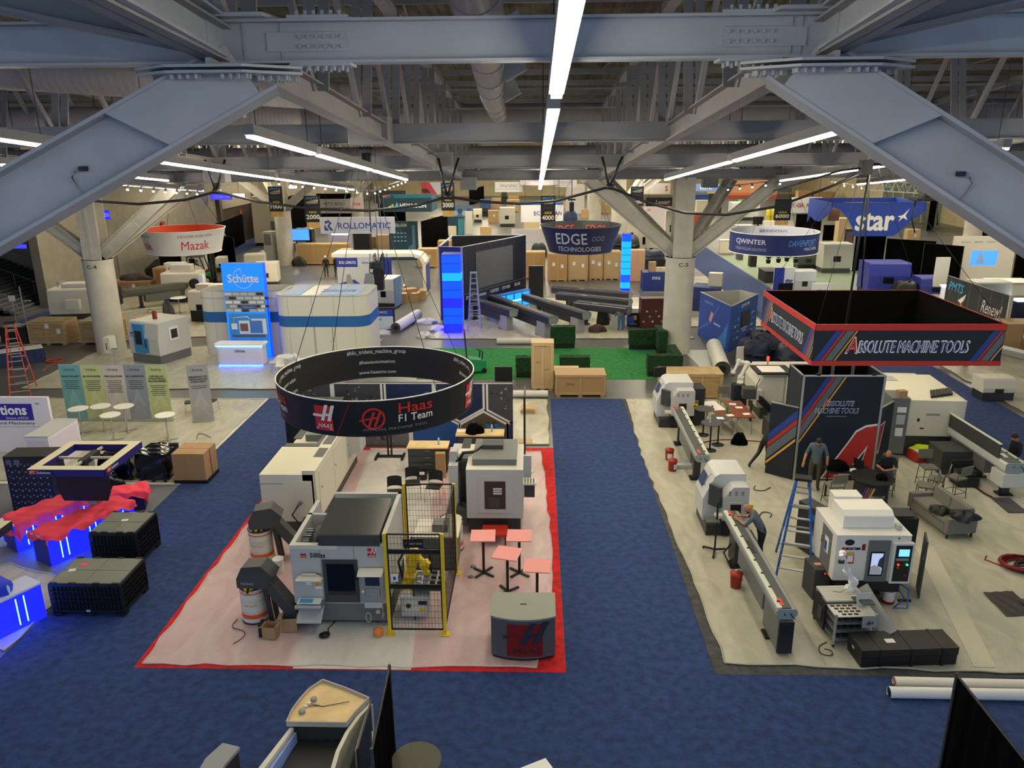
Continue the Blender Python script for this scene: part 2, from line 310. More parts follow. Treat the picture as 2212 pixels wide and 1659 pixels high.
for i, x in enumerate(GX):
    b = B(); ibeam(b, (x, -15 if x in NX else 6, yz(-15 if x in NX else 6)+.2), (x, 28, yz(28)+.2), .4, .28, 'beam2'); ibeam(b, (x, 28, yz(28)+.2), (x, 80, yz(28)+.2), .4, .28, 'beam2')
    # top chord and web members of the roof truss above the girder
    y0 = -14; pts = []
    b.bar((x, y0, yz(y0)+3.2), (x, 28, yz(28)+3.2), .28, .2, 'beam2').bar((x, 28, yz(28)+3.2), (x, 80, yz(28)+3.2), .28, .2, 'beam2')
    n = 22
    for k in range(n):
        y = y0+3.39*k
        for dx in (-.12, .12): b.bar((x+dx, y, yz(y)+.3), (x+dx, y+.9, yz(y)+3.2), .05, .18, 'beam2', up=(1, 0, 0))
        b.bar((x, y+.9, yz(y)+3.2), (x, y+3.2, yz(y+3.2)+.3), .09, .14, 'beam2')
    b.build('roof_truss', kind='structure', label='roof truss number %d from the left running away under the deck' % (i+1), cat='truss')
b = B()
for k in range(30):
    y = -13+2.5*k; b.box(-44, y-.05, yz(y)+3.35, 64, y+.05, yz(y)+3.55, 'beam2')
    if k % 2: b.box(-44, y+.6, yz(y)+2.5, 64, y+.66, yz(y)+2.56, 'beam2')
for k in range(14):
    b.bar((-30+7*k, -13, yz(-13)+2.9), (-36+7*k, 50, yz(50)+2.9), .05, .05, 'beam2')
b.build('purlins', kind='structure')
# hexagonal gusset nodes at the near trees
def arm(b, p, q, m, dep=.66, wid=.34):
    ibeam(b, p, q, dep, wid, m, tf=.035, tw=.03, side=(0, 0, 1))
for s, nx, cx, lab in ((-1, NX[0], -8.6, 'left'), (1, NX[1], 6.95, 'right')):
    y = by[0]; z = yz(y); t = T('steel_tree_node', 'near bolted steel node with slanting brace, %s side of the frame' % lab, 'steel node', (nx, y, z))
    b = B(); h = [(-.95, -.18), (-.55, .5), (.55, .5), (.95, -.18), (.42, -.62), (-.42, -.62)]
    for zz in (-.04, -.1): b.ext([(x, y_) for x, y_ in h], 'z', zz-.028, zz, 'beam')
    b.ext([(-.6, -.35), (.6, -.35), (.7, .3), (-.7, .3)], 'z', .46, .5, 'beam')
    for ax, ay in ((-.62, -.1), (-.28, -.42), (.28, -.42), (.62, -.1), (-.62, .25), (.62, .25)): bolts(b, (ax, ay, -.13), X, -Y, 4, 2, .09, .1, 'beam', h=.05)
    b.box(-.03, -.45, -.04, .03, .45, .46, 'beam'); b.box(-.3, -.03, -.04, -.26, .14, .46, 'beam'); b.box(.26, -.03, -.04, .3, .14, .46, 'beam')
    b.build('gusset', t)
    # slanting brace down to the column outside the frame
    p0 = V((-s*.12, 0, -.15)); ex, ez = PY(2212 if s > 0 else 0, 457 if s > 0 else 460, -5.3); q0 = p0+(V((ex-nx, -5.3-y, ez-z))-p0)*1.75; b = B(); d = (q0-p0).normalized(); n = d.cross(V((0, 1, 0))).normalized()
    n = n if n.z > 0 else -n
    b.bar(p0, q0, .03, .62, 'beam', up=n)
    for k in (1, -1): b.bar(p0+n*k*.32-d*(.34 if k < 0 else 0), q0+n*k*.32, .42, .04, 'beam', up=n)
    b.bar(p0-d*.22-n*.1, p0, .03, .4, 'beam', up=n)
    # cover plate over the top of the web, cut square to the node
    L = (q0-p0).length; f = V((0, -.2, 0))
    c1 = p0+d*.2; c2 = p0+d*1.35
    b.add([c1+n*.31+f-d*.35, c2+n*.31+f, c2-n*.31+f-d*0.5+d*.1, c1-n*.31+f-d*.4][::1], [(0, 1, 2, 3)], 'beam')
    b.add([c1+n*.31+f+V((0, .03, 0))-d*.35, c2+n*.31+f+V((0, .03, 0)), c2-n*.31+f-d*.4+V((0, .03, 0)), c1-n*.31+f+V((0, .03, 0))-d*.4], [(3, 2, 1, 0)], 'beam')
    b.build('brace', t)
    b = B(); e = p0+d*2.1+V((0, -.05, 0))-n*.28; b.tube([e-n*0+d*2.5, e, e+n*.22, e+n*.26-d*.08], .012, 'beam'); b.cb(0, 0, 0, .08, .06, .05, 'black', Matrix.Translation(e+n*.22-d*.15)); b.build('conduit', t)
    # diagonal roof beams meeting the node
    b = B(); ibeam(b, (0, -.2, .3), (s*2.6, -3.6, .75), .45, .28, 'beam'); ibeam(b, (0, -.3, .28), (-s*.15, -6, .8), .45, .34, 'beam')
    ibeam(b, (s*.2, .2, .25), (s*4.5, 9.6, -.6), .4, .3, 'beam2')
    ibeam(b, (-s*.2, -.3, .9), (-s*4.2, -.6, .95), .4, .3, 'beam'); b.build('roof_beam', t)
    b = B(); b.box(-.02, -.06, -.55, .02, .06, -.3, 'beam'); b.build('lifting_lug', t, loc=(-s*.1+s*.15, .6, 0))
# column trees
def tree(cx, cy, lab, code, ztop=4.95):
    z1 = yz(cy); t = T('column', lab, 'column', (cx, cy, 0)); n = .73
    B().cyl((0, 0, 0), (0, 0, ztop), n, 'column', n=40).cyl((0, 0, ztop-.1), (0, 0, ztop), n+.02, 'column', n=40).build('shaft', t)
    b = B(); ibeam(b, (0, 0, ztop-.2), (0, 0, z1+.1), .95, .95, 'column', tf=.05, tw=.05, side=(0, 1, 0)); b.box(-.08, -.5, ztop-.1, .08, .5, z1, 'column'); b.build('post', t)
    for k, (ax, ay) in enumerate(((-4.8, 0), (4.8, 0), (3.6, 5.2), (-3.6, 5.2))):
        b = B(); p, q = V((ax*.06, ay*.06, ztop+.15)), V((ax, ay, yz(cy+ay)+.05)); d = (q-p).normalized(); s_ = V((0, 0, 1))
        ibeam(b, p, q, .62, .4, 'column', tf=.05, tw=.04)
        a = d.cross(s_).normalized(); c = a.cross(d); 
        for i in range(20): 
            o = p+d*(.7+i*.11)
            for sg in (-1, 1): b.cyl(o+c*.32+a*sg*.13, o+c*.36+a*sg*.13, .03, 'column', n=6)
        b.bar(p+d*.5-c*.1, p+d*2.6-c*.1, .1, .3, 'column', up=c)
        b.build('branch', t)
    B().txt(code, (0, -.74, ztop-.35), X, Z, .5, .2, 'char', bold=.012, fn=lambda u, v: (.74*math.sin(u/.74+.05), -.74*math.cos(u/.74+.05), ztop-.32+v)).build('lettering', t)
    return t
tree(-23.27, 26.3, 'round cream column marked C-4 left of the white rounded booth wall', 'C-4')
tree(6.69, 26.3, 'round cream column marked C-5 right of the green turf', 'C-5')
tree(-23.27, 57.4, 'round cream column marked C-7 behind the forklift', 'C-7', 4.8)
tree(6.9, 58.5, 'pale column marked C-8 behind the row of wooden crates', 'C-8', 4.8)
tree(37.3, 56.5, 'square based column marked C-6 left of the glass doors', 'C-6', 4.8)
tree(-23.27, 88, 'far pale column behind the aisle 1000 banner', 'C-10', 4.6)
tree(6.9, 88, 'farthest pale column beyond the white gantry sign', 'C-11', 4.6)
# grey boxes hanging at girder junctions
for i, (x, y, w_) in enumerate(((-4.5, 5.3, .95), (-4.0, 15.6, .75), (-3.9, 25.6, .8), (11.3, 25.2, .9), (8.7, 30, .8), (-12.3, 15.6, .8))):
    z = yz(y); B().box(-w_/2, -.3, -.62, w_/2, .3, 0, 'beam2').build('junction_box', label='grey junction casing under the roof beams, ' + ['nearest and largest one', 'second one down the girder', 'smallest one before the far signs', 'one right of column C-5', 'one beside the orange mural', 'one left above the aisle banner'][i], cat='casing', loc=(x, y, z+.06+(.5 if i < 2 else .1)), bev=.02)
# ducts
def duct(lab, pts, r, collars=()):
    b = B(); b.tube(pts, r, 'duct', 24)
    for p, q in zip(pts, pts[1:]):
        p, q = V(p), V(q); L = (q-p).length; n = int(L/3)
        for k in range(1, n): c = p+(q-p)*k/n; d = (q-p).normalized(); b.cyl(c-d*.03, c+d*.03, r+.02, 'duct', n=24)
    return b.build('air_duct', label=lab, cat='duct')
d = duct('spiral duct with angled outlets running away above the main beam', [(-1.3, -9, 12.75), (-1.5, 0, 12.35), (-2.0, 12, 11.95), (-2.3, 24, 11.6)], .36)
for y in (-5.2, 1.6, 5.4, 11): 
    o = B(); o.ext([(-.3, -.25), (.3, -.25), (.3, .25), (-.3, .25)], 'z', 0, .55, 'ltgrey', M=Matrix.Rotation(rad(62), 4, 'Y')); o.build('outlet', d, loc=(-1.25-.04*y, y, 12.35-.035*y)); 
duct('broad round duct crossing the hall behind the second beam', [(-40, 25, 11.75), (50, 25, 11.75)], .62)
duct('slim pale duct crossing between the second and third beams', [(-40, 29, 9.95), (50, 29, 9.95)], .42)
duct('pale duct crossing just above the fourth beam', [(-40, 34, 9.5), (50, 34, 9.5)], .4)
duct('round duct sloping across the upper left corner', [(-20, 2, 12.6), (-12, 6, 12.2), (-6, 12, 11.9)], .42)
duct('round duct crossing far left behind the slanting brace', [(-34, 16, 11.5), (-9, 15, 11.4)], .45)
# ---------------------------------------------------------------- strip lights
SZ = lambda y: 10.76-.0885*y
def strip(x, y0, y1, lab, grp=None, w_=.13):
    t = T('strip_light', lab, 'light', (x, y0, SZ(y0)), 0, grp); dy = y1-y0; dz = SZ(y1)-SZ(y0)
    b = B(); b.add([(-.09, 0, .02), (.09, 0, .02), (.09, dy, dz+.02), (-.09, dy, dz+.02), (-.09, 0, .2), (.09, 0, .2), (.09, dy, dz+.2), (-.09, dy, dz+.2)], [(0, 3, 2, 1), (0, 1, 5, 4), (1, 2, 6, 5), (2, 3, 7, 6), (3, 0, 4, 7), (4, 5, 6, 7)], 'beam2'); b.build('housing', t)
    b = B(); h = w_/2; b.add([(-h, .03, -.03), (h, .03, -.03), (h, dy-.03, dz-.03), (-h, dy-.03, dz-.03), (-h, .03, .018), (h, .03, .018), (h, dy-.03, dz+.018), (-h, dy-.03, dz+.018)], [(0, 3, 2, 1), (0, 1, 5, 4), (1, 2, 6, 5), (2, 3, 7, 6), (3, 0, 4, 7)], 'lamp'); b.build('diffuser', t)
    for yy in (.4, dy-.4): B().cyl((0, yy, dz*yy/dy+.2), (0, yy, dz*yy/dy+4.15), .008, 'black', n=5).build('hanger', t)
for (x, a, c, lab) in ((-.4, -12.5, -3.9, 'large glowing strip light at the top centre, nearest to the camera'), (-.4, -2.6, 13, 'middle length of the central line of strip lights'), (-.4, 13.4, 29.7, 'far end of the central line of strip lights'),
    (-5.7, .5, 4.6, 'short strip light left of centre under the second beam'), (-5.7, 5.0, 11, 'second strip light in the row left of centre'), (-5.7, 11.4, 17.8, 'far strip light ending above the white hanging sign'),
    (4.65, -.1, 8.0, 'long strip light right of centre beside the brace'), (4.65, 8.5, 19.3, 'strip light right of centre ending at column C-5'), (9.8, 4.6, 10.2, 'strip light near the right edge of the frame'), (9.8, 10.6, 21, 'strip light ending above the aisle 6000 banner'),
    (-10.35, .4, 2.4, 'short strip light cut by the left brace'), (-10.35, 6, 15.9, 'long strip light above the small column tree'), (-10.35, 16.3, 29, 'strip light above the aisle 2000 banner'), (-14.85, 7.3, 8.6, 'short strip light at the left edge'), (-14.85, 12.9, 17.1, 'strip light directly above column C-4'),
    (-18.5, 19.6, 29.1, 'strip light leading to the orange lined ring sign'), (15, 19, 26, 'strip light at the far right under the fourth beam'), (15, 2, 14, 'strip light off the right edge of the frame'), (-19.5, 2, 14, 'strip light off the left edge of the frame')):
    strip(x, a, c, lab)
for i, x in enumerate((-28, -18, -9, 0, 9, 18, 28, 38)):
    for j, y in enumerate((34, 52, 70, 88, 106, 126)):
        t = T('strip_light', 'long strip light among the far rows, hung high behind the beams', 'light', (x, y, yz(y)+.9), 0, 'far rows of strip lights')
        B().box(-.1, 0, .02, .1, 9, .2, 'beam2').build('housing', t); B().box(-.3, .03, -.03, .3, 8.97, .018, 'lamp').build('diffuser', t); B().box(-.01, 4.4, .2, .01, 4.42, 3.05, 'black').build('hanger', t)
# rows of small spot lights on tracks under the roof
def track(p, q, n, lab):
    p, q = V(p), V(q); t = T('spotlight_track', lab, 'spotlights', tuple(p)); B().bar((0, 0, 0), q-p, .05, .05, 'alu').build('rail', t); B().box(-.01, -.01, 0, .01, .01, yz(p.y)+3.95-p.z, 'black').build('hanger', t)
    for k in range(n):
        c = (q-p)*((k+.5)/n); B().cyl(c, c-V((0, .1, .16)), .05, 'beam2').cyl(c-V((0, .1, .16)), c-V((0, .12, .19)), .05, 'sprite').build('spotlight', t)
track((*[PY(230, 396, 16)[0], 16], PY(230, 396, 16)[1]), (PY(437, 412, 24)[0], 24, PY(437, 412, 24)[1]), 8, 'track of small bright spotlights above the orange lined ring sign')
track((PY(590, 385, 24)[0], 24, PY(590, 388, 24)[1]), (PY(805, 412, 28)[0], 28, PY(805, 412, 28)[1]), 9, 'track of small bright spotlights leading to the white hanging sign')
track((PY(805, 412, 28)[0], 28, PY(805, 412, 28)[1]), (PY(880, 386, 38)[0], 38, PY(880, 386, 38)[1]), 8, 'short track of spotlights above the dark teal sign')
track((PY(1560, 404, 30)[0], 30, PY(1560, 404, 30)[1]), (PY(1700, 387, 24)[0], 24, PY(1700, 387, 24)[1]), 5, 'track of spotlights in front of the orange mural')
track((PY(1795, 392, 40)[0], 40, PY(1795, 392, 40)[1]), (PY(1870, 402, 40)[0], 40, PY(1870, 402, 40)[1]), 4, 'small track of spotlights above the square blue hanging sign')
# ================================================================ shared builders
def fit(px, py, z=0): return (*P(px, py, z), z)
def wood_crate(w, d, h, lab, loc, rz=0, m='ply', m2='ply2', grp=None, sheets=((.0, .65),), split=0, name='wooden_crate', n=3, text=None, legs=True):
    t = T(name, lab, 'crate', loc, rz, grp); z0 = .1 if legs else 0
    b = B().box(-w/2, -d/2, z0, w/2, d/2, h-.03, m); f = .09*min(1.4, h)
    for s in (-1, 1):
        yy = s*(d/2+.012)
        for zz in (z0+f/2, h-.03-f/2): b.box(-w/2, yy-.012, zz-f/2, w/2, yy+.012, zz+f/2, m2)
        for k in range(n): 
            x = -w/2+f/2+(w-f)*k/(n-1); b.box(x-f/2, yy-.013, z0, x+f/2, yy+.013, h-.03, m2)
        xx = s*(w/2+.012)
        for zz in (z0+f/2, h-.03-f/2): b.box(xx-.012, -d/2, zz-f/2, xx+.012, d/2, zz+f/2, m2)
        for k in range(2): b.box(xx-.013, -d/2+(d-f)*k, z0, xx+.013, -d/2+f+(d-f)*k, h-.03, m2)
    bd = b.build('body', t, bev=.006)
    B().box(-w/2-.02, -d/2-.02, h-.035, w/2+.02, d/2+.02, h, m2).build('lid', t, bev=.005)
    if legs:
        b = B(); 
        for k in (-1, 0, 1): b.box(k*(w/2-.12)-.09, -d/2, 0, k*(w/2-.12)+.09, d/2, z0, m)
        b.build('skids', t)
    if sheets:
        b = B()
        for u, v in sheets: b.dec((u*w, -d/2-.026, v*h), X, Z, .21, .27, 'paper'); b.txt('FRAGILE' if u else 'SHOW 23', (u*w, -d/2-.03, v*h+.05), X, Z, .16, .035, 'char')
        b.build('shipping_label', bd)
    if text:
        b = B()
        for q in text: s_, u, v, ww, hh = q[:5]; b.txt(s_, (u*w, -d/2-.026, v*h), X, Z, ww, hh, q[5] if len(q) > 5 else 'char')
        b.build('lettering', t)
    return t
def carton(w, d, h, lab, loc, rz=0, m='card', open_=False, name='cardboard_box', grp=None):
    t = T(name, lab, 'box', loc, rz, grp); b = B()
    if open_:
        e = .01
        for x0, y0, x1, y1 in ((-w/2, -d/2, w/2, -d/2+e), (-w/2, d/2-e, w/2, d/2), (-w/2, -d/2+e, -w/2+e, d/2-e), (w/2-e, -d/2+e, w/2, d/2-e)): b.box(x0, y0, 0, x1, y1, h, m)
        b.box(-w/2, -d/2, 0, w/2, d/2, .01, m); b.build('walls', t)
        b = B(); b.bar((-w/2, 0, h), (-w/2-w*.3, 0, h-w*.12), d*.96, .006, m, up=(0, 0, 1)); b.build('flap', t); b = B(); b.bar((w/2, 0, h), (w/2+w*.25, 0, h+w*.18), d*.96, .006, m); b.build('flap', t)
    else:
        b.box(-w/2, -d/2, 0, w/2, d/2, h, m).build('walls', t, bev=.006); B().dec((0, 0, h), X, Y, w, .055, 'tan').dec((0, -d/2, h*.8), X, Z, .055, h*.4, 'tan').build('tape', t)
    return t
def bench_chair(lab, loc, rz=0, m='black', leg='chrome', grp='black stacking chairs', arms=False):
    t = T('stacking_chair', lab, 'chair', loc, rz, grp)
    B().ext(rrect(-.22, -.2, .22, .22, .08), 'z', .44, .48, m).build('seat', t, bev=.012)
    B().grid(lambda u, v: (-.22+.44*u, -.22-.05*v+.05*(2*u-1)**2, .58+.3*v-.03*(2*u-1)**4), 8, 4, m).grid(lambda u, v: (.22-.44*u, -.235-.05*v+.05*(2*u-1)**2, .58+.3*v-.03*(2*u-1)**4), 8, 4, m).box(-.07, -.29, .8, .07, -.262, .83, 'grey').build('backrest', t)
    for s in (-1, 1):
        B().tube([(s*.24, .22, 0), (s*.23, .18, .44)], .011, leg).build('leg', t)
        B().tube([(s*.24, -.28, 0), (s*.22, -.16, .45), (s*.21, -.24, .6), (s*.2, -.27, .84)], .011, leg).build('leg', t)
    B().tube([(-.22, .17, .43), (.22, .17, .43)], .01, leg).tube([(-.22, -.17, .43), (.22, -.17, .43)], .01, leg).build('seat_frame', t)
    return t
def bar_chair(lab, loc, rz=0, h=.62):
    t = T('upholstered_stool_chair', lab, 'chair', loc, rz, 'grey counter chairs')
    B().box(-.23, -.22, h, .23, .22, h+.05, 'seat').build('seat', t, bev=.015)
    B().box(-.23, -.26, h+.22, .23, -.225, h+.52, 'seat', Matrix.Rotation(.08, 4, 'X')).build('backrest', t, bev=.01)
    for sx in (-1, 1):
        for sy in (-1, 1): B().tube([(sx*.24, sy*.23, 0), (sx*.21, sy*.2, h)]+([(sx*.21, -.24, h+.25)] if sy < 0 else []), .011, 'black').build('leg', t)
    b = B(); 
    for p, q in (((-.23, .22, .2), (.23, .22, .2)), ((-.23, -.22, .2), (.23, -.22, .2)), ((-.23, -.22, .2), (-.23, .22, .2)), ((.23, -.22, .2), (.23, .22, .2))): b.tube([p, q], .009, 'black')
    b.build('stretcher', t); return t
def round_table(lab, loc, r=.38, h=1.05, m='white', leg='chrome', cross=True, cat='table', grp=None, rz=0, tilt=0):
    t = T('round_table', lab, cat, loc, rz, grp); B().lathe([(r-.01, h-.03), (r, h-.02), (r, h-.005), (r-.01, h)], m, 32).build('tabletop', t)
    B().cyl((0, 0, .02), (0, 0, h-.03), .03, leg).build('pedestal', t)
    b = B()
    if cross:
        for a in (.6, .6+PI/2): b.bar((-r*.95*math.cos(a), -r*.95*math.sin(a), .018), (r*.95*math.cos(a), r*.95*math.sin(a), .018), .045, .02, leg)
    else: b.lathe([(r*.62, 0), (r*.62, .012), (.05, .035)], leg, 28)
    b.build('foot', t); return t
def monitor(t, w, h, m='screen_dark', frame='black', name='screen', loc=(0, 0, 0), M=None, deco=None):
    b = B().box(-w/2, -.025, -h/2, w/2, .025, h/2, frame, M).build('screen_frame', t, loc=loc, bev=.006)
    q = B().dec((0, -.026, 0), X, Z, w*.93, h*.9, m, M=M); 
    if deco: deco(q)
    q.build('screen', b); return b
def stepladder(lab, loc, rz, H, m, spread=1.3, n=7, w=.62, tray=True):
    t = T('stepladder', lab, 'ladder', loc, rz); wt = .3
    for s in (-1, 1):
        B().bar((s*w/2, -spread/2, 0), (s*wt/2, -.08, H), .03, .085, m).build('rail', t)
        B().bar((s*w/2*1.08, spread/2, 0), (s*wt/2, .1, H-.03), .03, .06, m).build('rear_rail', t)
    for k in range(n):
        f = (k+1)/(n+1); ww = w+(wt-w)*f; y = -spread/2+(spread/2-.08)*f
        B().box(-ww/2, y-.045, H*f-.012, ww/2, y+.045, H*f+.012, 'alu').build('step', t)
        yr = spread/2+(.1-spread/2)*f
        if k % 2 == 0: B().box(-ww/2, yr-.012, H*f-.02, ww/2, yr+.012, H*f+.02, 'alu').build('rear_brace', t)
    B().box(-.2, -.14, H-.02, .2, .16, H+.05, 'black' if tray else m).build('top_cap', t, bev=.01)
    b = B(); 
    for s in (-1, 1): b.bar((s*w*.42, -spread*.32, H*.36), (s*w*.42, spread*.32, H*.36), .01, .03, 'alu')
    b.build('spreader', t); return t
def bin_(lab, loc, w=1.62, d=1.15, h=.86, rz=0, tags=()):
    t = T('collapsible_bulk_bin', lab, 'storage bin', loc, rz, 'black pallet bins'); b = B(); b.box(-w/2+.04, -d/2+.04, .12, w/2-.04, d/2-.04, h-.06, 'rub')
    b.box(-w/2, -d/2, .1, w/2, d/2, .17, 'black'); b.box(-w/2, -d/2, h-.1, w/2, d/2, h-.03, 'black')
    for s in (-1, 1):
        k = int(w/.09)
        for i in range(k+1): x = -w/2+w*i/k; b.box(x-.012, s*d/2-.04 if s > 0 else -d/2, .17, x+.012, s*d/2 if s > 0 else -d/2+.04, h-.1, 'black')
        k = int(d/.09)
        for i in range(k+1): y = -d/2+d*i/k; b.box(s*w/2-.04 if s > 0 else -w/2, y-.012, .17, s*w/2 if s > 0 else -w/2+.04, y+.012, h-.1, 'black')
        for zz in (.3, .42, .54, .66):
            b.box(-w/2, s*d/2-.03 if s > 0 else -d/2, zz-.012, w/2, s*d/2 if s > 0 else -d/2+.03, zz+.012, 'black'); b.box(s*w/2-.03 if s > 0 else -w/2, -d/2, zz-.012, s*w/2 if s > 0 else -w/2+.03, d/2, zz+.012, 'black')
    b.build('walls', t)
    b = B(); 
    for x in (-w/2+.1, 0, w/2-.1):
        for y in (-d/2+.1, d/2-.1): B().cb(x, y, 0, .2, .2, .12, 'black').build('foot', t)
    ld = B().box(-w/2+.03, -d/2+.03, h-.045, -.005, d/2-.03, h-.01, 'tinlid').box(.005, -d/2+.03, h-.045, w/2-.03, d/2-.03, h-.01, 'tinlid').box(-w/2+.03, -.004, h-.012, w/2-.03, .004, h-.006, 'black').build('lid', t, bev=.006)
    b = B()
    for x in (-w/2+.12, -w/6, w/6, w/2-.12):
        for s in (-1, 1): b.cb(x, s*(d/2-.02), h-.05, .16, .05, .055, 'black')
    b.build('latches', t)
    if tags:
        b = B()
        for x, y, m in tags: b.dec((x, y, h-.01), V((1, .2, 0)), V((-.2, 1, 0)), .16, .12, m)
        b.dec((0, -d/2, .15), X, Z, .1, .06, 'ltgrey'); b.build('stickers', ld)
    return t
def cable(lab, pts, r=.012, m='black', name='cable', cat='cable', z=.05, sm=1):
    p = [V((*q, z)) if len(q) == 2 else V(q) for q in pts]
    for _ in range(2):
        n = [p[0]]
        for a, c in zip(p, p[1:]): n += [a*.75+c*.25, a*.25+c*.75]
        p = n+[p[-1]]
    return B().tube(p, r, m, 6).build(name, label=lab, cat=cat)
def coil(lab, c, r, n, m, rr=.012, z=.05, seed=1, name='cable_coil', tail=None, cat='cable'):
    q = random.Random(seed); pts = []
    if tail: pts += [V((c[0]+a, c[1]+b_, z)) for a, b_ in tail]
    for k in range(n):
        ox, oy, s = q.uniform(-.12, .12)*r, q.uniform(-.12, .12)*r, q.uniform(.75, 1.08)
        for i in range(14): a = 2*PI*i/14+k*.2; pts.append(V((c[0]+ox+r*s*math.cos(a), c[1]+oy+r*s*.8*math.sin(a), z+rr*k*.8+rr)))
    return B().tube(pts, rr, m, 6).build(name, label=lab, cat=cat)
def haas_h(b, O, U, W, w, h, bg='red', fg='white', word=True, fn=None):
    # slanted double bar mark over a word on a square field
    def q(pts, m, off):
        if fn: b.add([fn(x*w, y*h, off) for x, y in pts], [tuple(range(len(pts)))], m)
        else: b.poly([(x*w, y*h) for x, y in pts], O, U, W, m, off)
    for i in range(6): x0, x1 = -.42+.14*i*.9, -.42+.14*(i+1)*.9; q([(x0, -.5), (x1, -.5), (x1, .5), (x0, .5)], bg, .004)
    for dx in (-.02, .25): q([(dx-.14, -.1), (dx, -.1), (dx+.22, .55), (dx+.08, .55)], fg, .009)
    q([(-.5, .05), (.02, .05), (.02, .15), (-.5, .15)], fg, .009); q([(.02, .1), (.3, .1), (.33, .2), (.05, .2)], fg, .009)
    if word:
        if fn: b.txt('HAAS', O, U, W, w*.62, h*.17, fg, bold=.03, shear=.35, fn=lambda u, v: fn(u, v-.3*h, .012))
        else: b.txt('HAAS', V(O)-V(W)*.3*h, U, W, w*.62, h*.17, fg, bold=.03, shear=.35, off=.011)
        q([(-.42, -.44), (.3, -.44), (.3, -.41), (-.42, -.41)], fg, .009)
# ---- people
def person(lab, loc, rz=0, J=None, shirt='shirt', pants='khaki', hair=None, long_arm=False, cap=None, H=1.76, beard=False, extra=None, skin='skin'):
    t = T('person', lab, 'person', loc, rz); k = H/1.76
    D = dict(pel=(0, 0, .96), wst=(0, .01, 1.1), che=(0, .0, 1.34), nek=(0, .0, 1.47), hd=(0, .02, 1.56), crn=(0, .03, 1.67),
        ls=(-.18, 0, 1.41), le=(-.25, -.02, 1.13), lw=(-.26, .08, .88), rs=(.18, 0, 1.41), re=(.25, -.02, 1.13), rw=(.26, .08, .88),
        lh=(-.1, 0, .9), lk=(-.11, .03, .5), la=(-.12, -.02, .09), lt=(-.14, .14, .04), rh=(.1, 0, .9), rk=(.11, .03, .5), ra=(.12, -.02, .09), rt=(.14, .14, .04))
    D.update(J or {}); Rr = dict(pel=.155, wst=.145, che=.165, nek=.06, hd=.08, crn=.088, ls=.075, le=.05, lw=.032, rs=.075, re=.05, rw=.032, lh=.11, lk=.07, la=.048, lt=.04, rh=.11, rk=.07, ra=.048, rt=.04)
    sk = skin; E_ = [('pel', 'wst', shirt), ('wst', 'che', shirt), ('che', 'nek', shirt), ('nek', 'hd', sk), ('hd', 'crn', sk)]
    for s in 'lr': E_ += [('che', s+'s', shirt), (s+'s', s+'e', shirt), (s+'e', s+'w', shirt if long_arm else sk), ('pel', s+'h', pants), (s+'h', s+'k', pants), (s+'k', s+'a', pants), (s+'a', s+'t', 'shoe')]
    vs = []; idx = {}; rs = []; es = []; segs = []
    for n_, p in D.items(): idx[n_] = len(vs); vs.append(V(p)*k); rs.append(Rr[n_]*k)
    for a, c, m in E_: es.append((idx[a], idx[c])); segs.append((vs[idx[a]], vs[idx[c]], rs[idx[a]], rs[idx[c]], m))
    for s in 'lr':
        wv = vs[idx[s+'w']]; d = (wv-vs[idx[s+'e']]).normalized(); a = d.cross(V((0, 0, 1))); a = (a if a.length > .2 else d.cross(Y)).normalized()
        pi_ = len(vs); pv = wv+d*.055; vs.append(pv); rs.append(.032); es.append((idx[s+'w'], pi_)); segs.append((wv, pv, .03, .035, sk))
        for j, (o, L, dd) in enumerate(((-.03, .06, -.1), (-.01, .075, 0), (.01, .07, 0), (.03, .052, .1))):
            c1 = pv+d*.035+a*o; c2 = c1+(d+a*dd-Z*.35).normalized()*L; n_ = len(vs); vs += [c1, c2]; rs += [.0095, .008]; es += [(pi_, n_), (n_, n_+1)]; segs.append((c1, c2, .01, .009, sk))
        c1 = wv+d*.03-a*.035; c2 = c1+(d*.7-a*.7-Z*.2).normalized()*.045; n_ = len(vs); vs += [c1, c2]; rs += [.0115, .0095]; es += [(pi_, n_), (n_, n_+1)]; segs.append((c1, c2, .012, .01, sk))
    me = bpy.data.meshes.new('sk'); me.from_pydata([tuple(v) for v in vs], es, []); me.update(); o = bpy.data.objects.new('sk', me); COL.objects.link(o)
    mo = o.modifiers.new('s', 'SKIN'); mo.use_smooth_shade = True
    for i, d in enumerate(me.skin_vertices[0].data): d.radius = (rs[i], rs[i]*(.72 if i in (idx['che'], idx['wst'], idx['pel']) else 1)); d.use_root = (i == idx['pel'])
    su = o.modifiers.new('u', 'SUBSURF'); su.levels = 1; su.render_levels = 1
    m2 = o.evaluated_get(bpy.context.evaluated_depsgraph_get()).to_mesh(); b = B(); pv = [v.co.copy() for v in m2.vertices]; groups = {}
    for f in m2.polygons:
        c = V((0, 0, 0)); 
        for i in f.vertices: c += pv[i]
        c /= len(f.vertices); best, bm = 9, sk
        for a_, c_, r1, r2, m in segs:
            ab = c_-a_; u = max(0, min(1, (c-a_).dot(ab)/max(1e-9, ab.length_squared))); dd = (c-(a_+ab*u)).length-(r1+(r2-r1)*u)
            if m == sk and r1 > .04 and u > .0: pass
            if (s_ := not long_arm) and m == sk and False: pass
            if dd < best: best, bm = dd, m
        groups.setdefault(bm, []).append(tuple(f.vertices))
    b.v = [tuple(v) for v in pv]
    for m, fs in groups.items():
        i = b.mi(m)
        for f in fs: b.f.append(list(f)); b.m.append(i); b.sm.append(True)
    bpy.data.objects.remove(o); bpy.data.meshes.remove(me)
    hd = vs[idx['hd']]; cr = vs[idx['crn']]; up = (cr-hd).normalized(); fw_ = Y-up*up.dot(Y); fw_.normalize(); sd = fw_.cross(up); hc = (hd+cr)/2
